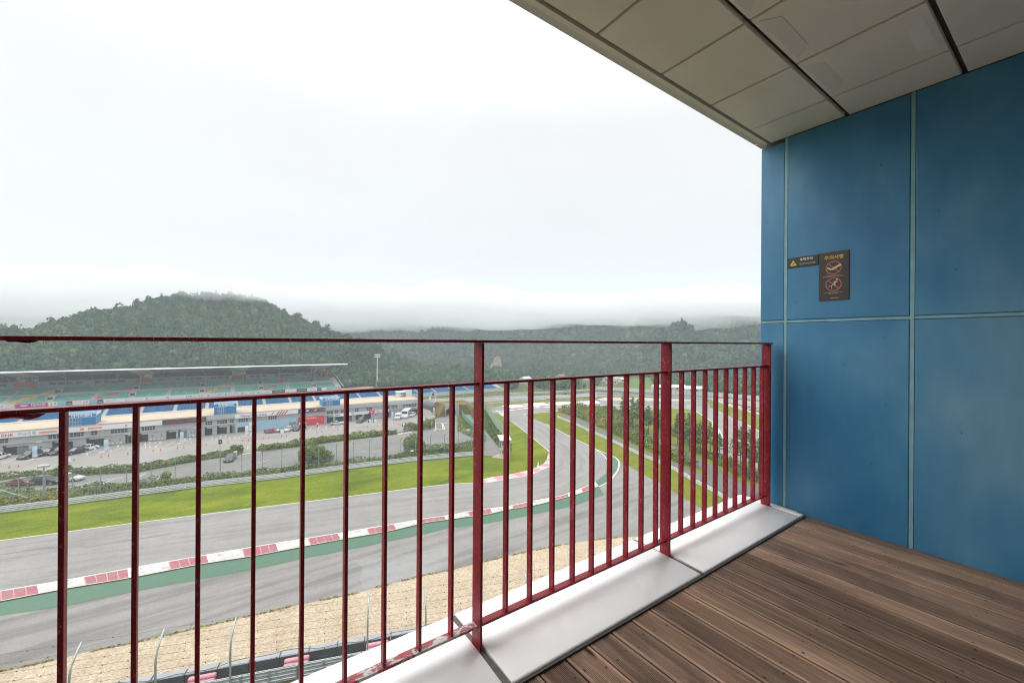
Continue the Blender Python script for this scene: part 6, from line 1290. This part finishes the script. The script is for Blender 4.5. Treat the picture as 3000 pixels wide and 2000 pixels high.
def crown_broad(nl):
    """unit broadleaf crown, base at z 0, about 1 wide and 1 high, built of several lobes of leaf clumps"""
    k = rng.integers(5, 9); cs = rng.normal(size=(k, 3))*[.20, .20, .16]+[0, 0, .56]; rs = rng.uniform(.20, .34, k); cs[0] = (0, 0, .55); rs[0] = .38
    V = [IV*(rs[0]*.86)*[1.05, 1.05, 1.15]+cs[0]]; F = [IF]; o = len(IV)
    w = rs**2; idx = rng.choice(k, nl, p=w/w.sum()); d = rand_dirs(nl); d[:, 2] = np.where(d[:, 2] < -.35, -d[:, 2], d[:, 2])
    P_ = cs[idx]+d*(rs[idx]*rng.uniform(.85, 1.12, nl))[:, None]; N_ = d+rng.normal(size=(nl, 3))*.45; N_ /= np.linalg.norm(N_, axis=1, keepdims=True)
    v, f = leaf_tris(P_, N_, .085); V.append(v); F.append(f+o); return np.concatenate(V), np.concatenate(F)
def crown_cone(nl):
    h = rng.beta(1, 1.5, nl); lay = np.floor(h*7)/7+.02; fr = (h-lay+.02)*7; r = (.40*(1-lay)**.85+.02)*(1-.35*fr)*rng.uniform(.75, 1.1, nl); a = rng.uniform(0, 2*PI, nl)
    P_ = np.stack([r*np.cos(a), r*np.sin(a), .12+lay*.95+.03*rng.normal(size=nl)], 1); N_ = np.stack([np.cos(a)*.7, np.sin(a)*.7, np.full(nl, .8)], 1)+rng.normal(size=(nl, 3))*.3; N_ /= np.linalg.norm(N_, axis=1, keepdims=True)
    v, f = leaf_tris(P_, N_, .085); vi = IV*[.24, .24, .42]+[0, 0, .45]; return np.concatenate([vi, v]), np.concatenate([IF, f+len(vi)])
def forest(name, label, pts, rad, hgt, tint, variants, frac_cone=.25, m=None):
    n = len(pts); Vs = []; Fs = []; Ts = []; o = 0; kind = rng.random(n) < frac_cone
    nb = len(variants[0]); nc = len(variants[1])
    for vi in range(nb+nc):
        V, F = variants[0][vi] if vi < nb else variants[1][vi-nb]
        sel = np.where((~kind & (np.arange(n) % nb == vi)) if vi < nb else (kind & (np.arange(n) % nc == vi-nb)))[0]
        if not len(sel): continue
        a = rng.uniform(0, 2*PI, len(sel)); ca, sa = np.cos(a)[:, None], np.sin(a)[:, None]
        x, y, z = V[:, 0][None], V[:, 1][None], V[:, 2][None]; R_ = rad[sel][:, None]*(1 if vi < nb else .8); H_ = hgt[sel][:, None]
        W_ = np.stack([(x*ca-y*sa)*R_*2+pts[sel][:, 0:1], (x*sa+y*ca)*R_*2+pts[sel][:, 1:2], z*H_+pts[sel][:, 2:3]], 2)
        k = len(V); Vs.append(W_.reshape(-1, 3)); Fs.append((F[None]+(np.arange(len(sel))*k)[:, None, None]).reshape(-1, 3)+o); o += k*len(sel)
        tt = np.repeat(tint[sel]-(0 if vi < nb else .12), k)+rng.normal(0, .05, k*len(sel)); Ts.append(tt)
    ob = npmesh(name, np.concatenate(Vs), np.concatenate(Fs), m or M_forest, tint=np.clip(np.concatenate(Ts), 0, 1)); return tag(ob, label, 'forest', kind='stuff')
VAR = ([crown_broad(95) for _ in range(9)], [crown_cone(100) for _ in range(4)])
VAR2 = ([crown_broad(70) for _ in range(6)], [crown_cone(75) for _ in range(3)])
M_forest2 = leaf_mat('haze_tinted_foliage', [(0, (.024, .056, .046)), (.35, (.046, .092, .062)), (.62, (.080, .135, .072)), (.85, (.13, .175, .08)), (1, (.18, .21, .09))])  # paler, bluer than the near foliage: some distance haze is in the colour
M_hill = P('forest_floor', (.030, .042, .020), .95, var=.3, scale=.05)
def interp(x, tab):
    for i in range(len(tab)-1):
        if tab[i][0] <= x <= tab[i+1][0]: t = (x-tab[i][0])/(tab[i+1][0]-tab[i][0]); return tuple(a+(b_-a)*t for a, b_ in zip(tab[i], tab[i+1]))
    return tab[0] if x < tab[0][0] else tab[-1]
def hill(name, sil, foot, grad, amp, seed, tmax=1.6):
    """ridge whose skyline follows sil; rows run from its foot up over the crest"""
    cols = []; xs = np.arange(sil[0][0], sil[-1][0]+.1, 12); nt_ = 40; V = []; fn = []
    for x in xs:
        _, y = interp(x, sil); r = ray(x, y); hyp = math.hypot(r.x, r.y); s = r.z/hyp; dx, dy = r.x/hyp, r.y/hyp; r0 = foot(x, dy)
        r1 = (r0+25+grad*HC)/(1-grad*s); h = HC+r1*s-3.2; h -= 3.2; r1 = max(r1, r0+18); h = max(h, .5); cols.append((dx, dy, r0, r1, h))
    def at(ci, t):
        i = min(len(cols)-2, max(0, int(ci))); f = ci-i; c = [a+(b_-a)*f for a, b_ in zip(cols[i], cols[i+1])]; L = math.hypot(c[0], c[1]); dx, dy, r0, r1, h = c[0]/L, c[1]/L, c[2], c[3], c[4]
        r = r0+(r1-r0)*t; x, y = dx*r, dy*r
        n = 1-abs(mnoise.fractal(Vector((x*.008+seed, y*.008, seed)), 1.0, 2.0, 3))*1.7
        s = (t**.92 if t <= 1 else 1-.45*(t-1)**1.3); env = max(0, math.sin(PI*min(1, max(0, t))))
        return x, y, h*s+amp*env*(n-.55)*min(1, h/40)
    nx = len(xs)
    for i in range(nx):
        for j in range(nt_): V.append(at(min(i, nx-1.001), tmax*j/(nt_-1)-.03*0))
    F = [(i*nt_+j, (i+1)*nt_+j, (i+1)*nt_+j+1, i*nt_+j+1) for i in range(nx-1) for j in range(nt_-1)]
    b = MB(); b.add(V, F); o = b.build(name, M_hill, smooth=True); o['kind'] = 'structure'; return cols, at, nx
S1 = [(-420, 1010), (-200, 985), (-60, 972), (0, 968), (64, 959), (127, 945), (223, 918), (319, 899), (414, 878), (478, 864), (542, 855), (638, 852), (733, 859), (797, 883), (861, 915), (925, 943), (988, 969), (1052, 988), (1116, 1018), (1180, 1040), (1275, 1078), (1345, 1102)]
cols1, at1, nx1 = hill('near_hill', S1, lambda x, dy: (258/dy if x < 1050 else 258/dy+(x-1050)*.09), 1.25, 13, 3.1)
S2 = [(780, 980), (900, 922), (1000, 908), (1100, 914), (1200, 906), (1300, 902), (1400, 906), (1500, 898), (1600, 904), (1700, 892), (1800, 898), (1900, 890), (2000, 894), (2100, 888), (2230, 890), (2450, 884), (2700, 910)]
F2 = [(780, 470), (1200, 440), (1450, 395), (1600, 362), (1700, 340), (1800, 318), (1850, 304), (2000, 284), (2120, 276), (2230, 270), (2700, 260)]
cols2, at2, nx2 = hill('far_hill', S2, lambda x, dy: interp(x, F2)[1]+135*min(1, max(.35, (2150-x)/350)), 2.5, 42, 8.7, 1.25)
def scatter(at, nx, cols, n, tmax, rlo, rhi, hk, drop=None):
    P_ = []; k = 0
    while len(P_) < n and k < n*6:
        k += 1; ci = random.uniform(0, nx-1.01); t = random.random()*tmax; i = int(ci); r = cols[i][2]+(cols[i][3]-cols[i][2])*t
        if random.random() > r/(cols[i][3]*1.05): continue
        P_.append(at(ci, t))
    P_ = np.array(P_); m = len(P_); rad = rng.uniform(rlo, rhi, m)*rng.choice([.7, .85, 1, 1, 1.35], m); P_[:, 2] -= .6; return P_, rad, rad*hk*rng.uniform(.85, 1.2, m)
def tints(P_, base, amp, sc_): return np.clip(np.array([base+amp*mnoise.noise(Vector((p[0]*sc_, p[1]*sc_, 2.2)))+random.gauss(0, .15) for p in P_]), 0, 1)
p1, r1_, h1_ = scatter(at1, nx1, cols1, 9500, 1.12, 1.35, 2.5, 2.3)
forest('hillside_forest', 'dense green mixed forest covering the nearer hill behind the grandstand', p1, r1_, h1_, tints(p1, .40, .42, .02), VAR, .38)
p2, r2_, h2_ = scatter(at2, nx2, cols2, 10500, 1.0, 2.1, 3.9, 1.9)
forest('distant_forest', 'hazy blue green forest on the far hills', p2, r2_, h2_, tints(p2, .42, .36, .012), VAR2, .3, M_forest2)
# woods on the flat ground between the circuit and the hills
fl = []
YL = [(1050, 1100), (1478, 1120), (1490, 1146), (1560, 1147), (1640, 1143), (1746, 1136), (1830, 1141), (1917, 1146), (2026, 1150), (2120, 1155), (2260, 1166)]
for _ in range(8600):
    x = random.uniform(1050, 2260); r0 = interp(x, F2)[1]; gq = G(x, interp(x, YL)[1]); rr_ = random.uniform(math.hypot(gq.x, gq.y), r0+150); q = ray(x, 1005); hy = math.hypot(q.x, q.y); p = (q.x/hy*rr_, q.y/hy*rr_, -.2)
    if p[1] < 214 and p[0] < 134: continue
    if any(abs(math.atan2(p[0], p[1])-math.atan2(hx, hy_)) < .022 and -55 < rr_-math.hypot(hx, hy_) < 5 for hx, hy_ in HOUSES): continue
    if 1832 < x < 1922 and rr_ < r0+48: continue
    fl.append(p)
for _ in range(700):
    Y = random.uniform(238, 262); X = random.uniform(40, 150)
    if Y < 252 and X < 76: continue
    fl.append((X, Y, -.2))
fl = np.array(fl[::2]); fr2 = rng.uniform(1.5, 2.9, len(fl)); forest('valley_woods', 'green woods on the level ground at the foot of the hills', fl, fr2, fr2*2.1*rng.uniform(.8, 1.2, len(fl)), tints(fl, .48, .25, .03), VAR, .2)
# terraced green field and bare rock among the far woods
def slope(name, px_pts, r_near, r_far, z_far, m):
    b = MB(); q = []
    for x, t in px_pts: v = ray(x, 1005); hy = math.hypot(v.x, v.y); r = r_near+(r_far-r_near)*t; q.append((v.x/hy*r, v.y/hy*r, .2+z_far*t))
    b.poly(q); o = b.build(name, m); o['kind'] = 'structure'; return o
sheet('terraced_field', [(1836, 1140), (1925, 1143), (1914, 1130), (1905, 1106), (1846, 1112)], grass('field_green', (.075, .13, .03), (.10, .165, .04), (.13, .18, .05), .12), .3)
sheet('terraced_field', [(1880, 1142), (1932, 1144.5), (1900, 1131)], M_grass2, .4)
M_rock = P('pale_rock', (.36, .30, .23), .9, var=.35, scale=.25, bmp=.6, bscale=.5)
def rock(name, px_, y_, r, W, H, label):
    v = ray(px_, 1005); hy = math.hypot(v.x, v.y); cx, cy_ = v.x/hy*r, v.y/hy*r; bm = bmesh.new(); bmesh.ops.create_icosphere(bm, subdivisions=4, radius=1)
    for q in bm.verts: k = 1+.45*mnoise.fractal(q.co*1.8+Vector((px_, 0, 0)), 1, 2, 4); q.co = Vector((q.co.x*W*k*(1.25-.35*q.co.z), q.co.y*W*.5*k, q.co.z*H*k))
    b = MB(); b.addbm(bm); o = b.build(name, M_rock, loc=(cx, cy_, 0)); tag(o, label, 'rock')
rock('rock_outcrop', 1455, 1100, 385, 6.0, 12.0, 'bare pale rock face rising from the trees right of the thick red post'); rock('rock_outcrop', 2178, 1150, 262, 5.0, 5.5, 'ochre bare earth face above the white panel wall at the far right')

# --- planted strips, weeds, bushes
def inside(p, poly):
    c = False; j = len(poly)-1
    for i in range(len(poly)):
        if (poly[i][1] > p[1]) != (poly[j][1] > p[1]) and p[0] < (poly[j][0]-poly[i][0])*(p[1]-poly[i][1])/(poly[j][1]-poly[i][1])+poly[i][0]: c = not c
        j = i
    return c
def thicket(px_poly, dens, hfun, size, tint_fn, up=.5, world=None, skirt=True):
    poly = world or [(q.x, q.y) for q in GP(px_poly)]; xs = [p[0] for p in poly]; ys = [p[1] for p in poly]
    area = abs(sum(poly[i][0]*poly[(i+1) % len(poly)][1]-poly[(i+1) % len(poly)][0]*poly[i][1] for i in range(len(poly))))/2; n = int(area*dens); P_ = []; T_ = []
    while len(P_) < n:
        x, y = random.uniform(min(xs), max(xs)), random.uniform(min(ys), max(ys))
        if not inside((x, y), poly): continue
        h = hfun(x, y); z = h*(1-random.random()**2.2*(1 if skirt else .3)); P_.append((x, y, max(.04, z))); T_.append(tint_fn(x, y)+random.gauss(0, .09))
    P_ = np.array(P_); N_ = rng.normal(size=(n, 3))*.55+[0, -.25, up]; N_ /= np.linalg.norm(N_, axis=1, keepdims=True)
    V, F = leaf_tris(P_, N_, size*rng.uniform(.8, 1.2, n), .8); return V, F, np.clip(np.repeat(np.array(T_), 4), 0, 1)
def bumpy(h, a, sc_, seed=0): return lambda x, y: max(.15, h*(.62+a*mnoise.fractal(Vector((x*sc_, y*sc_, seed)), 1, 2, 4)))
def tn(b_, a, sc_, seed=0): return lambda x, y: b_+a*mnoise.fractal(Vector((x*sc_, y*sc_, 9+seed)), 1, 2, 3)
H1 = [(-150, 1428), (0, 1408), (64, 1400), (120, 1396), (204, 1394), (408, 1381), (584, 1349), (712, 1329), (706, 1324), (640, 1329), (584, 1338), (408, 1368), (204, 1381), (64, 1391), (0, 1398), (-150, 1416)]
H2 = [(740, 1325), (890, 1306), (1018, 1288), (1100, 1280), (1163, 1271), (1160, 1265), (1018, 1279), (890, 1296), (765, 1314)]
H3 = [(1181, 1264), (1230, 1262), (1268, 1256), (1275, 1247), (1273, 1237), (1245, 1243), (1222, 1252), (1185, 1258)]
for pts, h, lb in ((H1, 1.25, 'long planted strip of tall green weeds left of the service road gap'), (H2, 1.5, 'planted strip of green shrubs between the two kerbed islands'), (H3, 2.3, 'short planted strip of dense shrubs at the tunnel road corner')):
    V, F, T_ = thicket(pts, 42, bumpy(h, .55, .35, len(lb)), .15, tn(.42, .35, .25)); tag(npmesh('planted_strip', V, F, M_shrub, tint=T_), lb, 'planted strip')
def bush(px_, py_, R_, H_, n, t0, label):
    q = G(px_, py_); t = thing('bush', label, 'bush', q); k = 9; cs = rng.normal(size=(k, 3))*[.36*R_, .36*R_, .16*H_]+[0, 0, .42*H_]; rs = rng.uniform(.38, .62, k)*R_; cs[0] = (0, 0, H_*.42); rs[0] = R_*.75
    idx = rng.integers(0, k, n); d = rand_dirs(n); P_ = cs[idx]+d*(rs[idx]*rng.uniform(.8, 1.08, n))[:, None]*[1, 1, min(1.3, H_/R_*.8)]; P_[:, 2] = np.abs(P_[:, 2])*.98+.05; N_ = d+rng.normal(size=(n, 3))*.5; N_ /= np.linalg.norm(N_, axis=1, keepdims=True)
    V, F = leaf_tris(P_, N_, .17); npmesh('foliage', V, F, M_shrub, t, tint=np.clip(np.repeat(t0+rng.normal(0, .09, n), 4), 0, 1))
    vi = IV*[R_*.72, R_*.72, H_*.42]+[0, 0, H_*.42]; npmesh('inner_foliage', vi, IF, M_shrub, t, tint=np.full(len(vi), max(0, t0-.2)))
    b = MB(); b.tube([(0, 0, 0), (.1, 0, H_*.4)], [.12, .07], 6); b.build('stem', M_bark, t)
bush(1218, 1322, 2.6, 5.0, 2600, .42, 'big round dark green bush on the service road beside the kerbed island')
bush(902, 1352, 2.7, 4.8, 2400, .55, 'big loose bright green bush behind the middle catch fence')
bush(950, 1350, 2.0, 2.4, 900, .45, 'low green bush leaning against the big loose bright green bush')
bush(185, 1386, 1.3, 1.7, 600, .28, 'dark green bush in the planted strip right of the thick red baluster')
bush(690, 1326, 1.6, 2.0, 700, .38, 'green bush at the right end of the left planted strip')
bush(486, 1408, .9, 2.3, 400, .62, 'small pale bush behind the catch fence above the weeds')
# weeds along the catch fence
WD = [(-150, 1500), (0, 1486), (167, 1464), (389, 1438), (583, 1414), (746, 1396), (888, 1380), (1028, 1363), (1130, 1352), (1229, 1341), (1395, 1326), (1400, 1316), (1229, 1322), (1130, 1342), (1028, 1354), (888, 1368), (746, 1383), (583, 1398), (389, 1416), (167, 1436), (0, 1440), (-150, 1440)]
V, F, T_ = thicket(WD, 26, bumpy(1.0, .75, .28, 3), .14, tn(.46, .5, .12, 3)); tag(npmesh('weeds', V, F, M_shrub, tint=T_), 'rough weeds along the catch fence', 'weeds', kind='stuff')
WD2 = [(1180, 1334), (1240, 1330), (1330, 1322), (1395, 1314), (1400, 1296), (1340, 1304), (1270, 1312), (1200, 1322)]
V, F, T_ = thicket(WD2, 22, bumpy(1.6, .6, .3, 5), .15, tn(.38, .3, .2)); tag(npmesh('weeds', V, F, M_shrub, tint=T_), 'green weeds behind the right end of the catch fence', 'weeds', kind='stuff')
EM = [(1340, 1230), (1346, 1215), (1352, 1219), (1379, 1247), (1400, 1272), (1396, 1276), (1372, 1276), (1352, 1268), (1340, 1262)]
V, F, T_ = thicket(EM, 22, bumpy(.6, .6, .3, 7), .14, lambda x, y: .62+.5*mnoise.noise(Vector((x*.3, y*.3, 1)))); tag(npmesh('bank_growth', V, F, M_shrub, tint=T_), 'yellow and russet growth on the bank below the teal fence', 'ground cover', kind='stuff')
RB = [(1424, 1262), (1452, 1296), (1480, 1330), (1500, 1322), (1484, 1292), (1462, 1268), (1440, 1238), (1425, 1212), (1412, 1196), (1392, 1188), (1386, 1205), (1400, 1235)]
V, F, T_ = thicket(RB, 24, bumpy(1.2, .7, .5, 8), .15, tn(.36, .3, .3)); tag(npmesh('ramp_shrubs', V, F, M_shrub, tint=T_), 'row of clipped green shrubs between the ramp and the hooked fence', 'shrubs', kind='stuff')
# shrubby bank between the right hand road and the infield
BK = [(1634, 1208), (1650, 1198), (1690, 1193), (1740, 1193), (1800, 1201), (1850, 1226), (1850, 1240), (1885, 1266), (1920, 1296), (1962, 1326), (1985, 1334), (2020, 1352), (2050, 1372), (2030, 1374), (1984, 1356), (1928, 1332), (1870, 1306), (1800, 1273), (1740, 1244), (1690, 1222), (1655, 1213)]
V, F, T_ = thicket(BK, 22, bumpy(2.0, .85, .16, 1), .19, lambda x, y: .60+.55*mnoise.fractal(Vector((x*.10, y*.10, 4)), 1, 2, 3)); tag(npmesh('bank_shrubs', V, F, M_shrub, tint=T_), 'mixed green and yellow shrubs covering the bank above the right guard rail', 'shrubs', kind='stuff')
BK2 = [(1850, 1222), (1905, 1232), (1960, 1270), (2010, 1300), (2045, 1325), (2102, 1362), (2150, 1390), (2205, 1416), (2224, 1418), (2224, 1385), (2140, 1352), (2078, 1325), (2040, 1303), (1975, 1262), (1900, 1218)]
V, F, T_ = thicket(BK2, 16, bumpy(.9, .8, .22, 6), .18, lambda x, y: .42+.4*mnoise.fractal(Vector((x*.12, y*.12, 6)), 1, 2, 3)); tag(npmesh('tree_bank_growth', V, F, M_shrub, tint=T_), 'green undergrowth on the bank under the pines', 'ground cover', kind='stuff')
DG = [(p.x, p.y) for p in gv[:21]]; n = len(DG); P_ = []
for i in range(n-1):
    for _ in range(int(math.hypot(DG[i+1][0]-DG[i][0], DG[i+1][1]-DG[i][1])*26)):
        t = random.random(); x, y = DG[i][0]+(DG[i+1][0]-DG[i][0])*t, DG[i][1]+(DG[i+1][1]-DG[i][1])*t
        if mnoise.noise(Vector((x*.55, y*.55, 0))) > -.12: P_.append((x+random.gauss(0, .07), y+random.gauss(0, .07), random.uniform(.03, .15)))
P_ = np.array(P_); N_ = rng.normal(size=(len(P_), 3))+[0, 0, .6]; N_ /= np.linalg.norm(N_, axis=1, keepdims=True); V, F = leaf_tris(P_, N_, .07)
tag(npmesh('dry_grass', V, F, M_shrub, tint=np.clip(np.repeat(.80+rng.normal(0, .1, len(P_)), 4), 0, 1)), 'dry grass tufts along the upper edge of the gravel', 'grass', kind='stuff')
# --- pines: straight trunk, whorls of branches carrying needle clumps
def pine_mesh(H_, seed, lo=.34, spread=.20, loose=1.0):
    rs = np.random.default_rng(seed); P_ = []; N_ = []; b = MB()
    b.tube([(0, 0, 0), (.05*rs.normal(), .05*rs.normal(), H_*.4), (.08*rs.normal(), .08*rs.normal(), H_*.75), (0, 0, H_*.99)], [H_*.013, H_*.011, H_*.007, H_*.002], 7)
    z = H_*lo; k = 0
    while z < H_*.98:
        f = (z-H_*lo)/(H_*(1-lo)); L = H_*spread*((1-f)**.8)*(.7+.3*min(1, f*5))+.12
        for q in range(int(rs.integers(4, 7))):
            a = rs.uniform(0, 2*PI); l = L*rs.uniform(.6, 1.15); up = rs.uniform(.05, .35)*l; d = np.array([math.cos(a), math.sin(a), 0]); e = np.array([0, 0, z])+d*l+[0, 0, up]; b.tube([(0, 0, z), tuple(np.array([0, 0, z])+d*l*.5+[0, 0, up*.3]), tuple(e)], [H_*.004, H_*.003, H_*.0015], 4, caps=False)
            m = int(max(5, l*15*loose))
            for i in range(m):
                t = .30+.75*rs.random(); s_ = rs.normal(size=3)*[.11, .11, .07]*(l*.8+.35); P_.append(np.array([0, 0, z])+d*l*t+[0, 0, up*t**1.6]+s_); nn = d*.3+[0, 0, .8]+rs.normal(size=3)*.5; N_.append(nn/np.linalg.norm(nn))
        z += H_*.042*(1.1-.3*f); k += 1
    V, F = leaf_tris(np.array(P_), np.array(N_), .155*(H_/8)**.5, .45); return b, V, F
pv = []
for s, (lo, sp2, lz) in enumerate(((.30, .21, 1.25), (.36, .18, 1.2), (.26, .23, 1.1), (.40, .26, .8))):
    t = thing('pine_tree', 'pine', 'tree', (0, 0, 0)); b, V, F = pine_mesh(8.0, 40+s, lo, sp2, lz); b.build('trunk', M_bark, t); tt = .42+rng.normal(0, .11, len(V)//4); npmesh('crown', V, F, M_pine, t, tint=np.clip(np.repeat(tt, 4), 0, 1)); pv.append(t)
PINES = [(1828, 1246, 9.6, 0, 'tall pine at the left end of the pine row, reaching highest'), (1853, 1252, 9.2, 2, 'second pine from the left end of the row, beside the tallest one'), (1869, 1258, 9.0, 1, 'pine left of the narrow gap in the row of pines'), (1900, 1270, 7.8, 0, 'pine standing between two thin red balusters left of the middle post'), (1893, 1262, 6.6, 1, 'smaller pine behind the pine left of the middle post'), (1935, 1280, 7.2, 2, 'pine just left of the middle red post'), (1948, 1290, 6.4, 1, 'pine mostly hidden by the middle red post'), (1985, 1300, 7.6, 0, 'bright green pine just right of the middle red post'), (2003, 1308, 8.3, 2, 'dense bright pine second right of the middle post'), (2020, 1320, 8.8, 2, 'tallest bright pine right of the middle post'), (2036, 1322, 7.2, 1, 'pine with pale tips right of the tallest bright pine'), (2052, 1330, 7.6, 0, 'yellow green pine before the white kerb corner'), (2080, 1336, 7.4, 1, 'dark pine against the bend of the infield track'), (2108, 1346, 5.6, 1, 'short dark pine with a pointed top against the grey track'), (2140, 1372, 2.6, 2, 'small bushy pine on the bank right of the short dark pine'), (2170, 1388, 9.0, 3, 'open branched pine with a bare lower trunk near the end post'), (2196, 1394, 8.8, 3, 'open branched pine right next to the one with a bare lower trunk'), (2196, 1402, 3.6, 1, 'thin young pine under the open branched pines'), (2222, 1402, 7.4, 3, 'open branched pine cut by the end post of the railing'), (2248, 1412, 8.2, 3, 'open branched pine hidden behind the blue wall edge'), (1775, 1206, 2.6, 2, 'small dark pine among the yellow shrubs left of the pine row'), (1714, 1206, 2.9, 2, 'dark round pine on the left of the shrubby bank'), (1755, 1202, 2.4, 1, 'small dark pine on the skyline of the shrubby bank'), (1648, 1201, 1.9, 2, 'tiny dark pine at the left tip of the shrubby bank'), (1697, 1198, 2.2, 1, 'small pine left on the crest of the shrubby bank')]
used = set()
for px_, py_, H_, v, lb in PINES:
    q = G(px_, py_); o = pv[v] if v not in used else dup(pv[v], q); used.add(v); o.location = q; k = H_/8.0*1.14; o.scale = (k*random.uniform(.92, 1.1), k*random.uniform(.92, 1.1), k); o.rotation_euler = (0, 0, random.uniform(0, 6.28)); o['label'] = lb; o['category'] = 'tree'; o['group'] = 'pines beside the infield track'
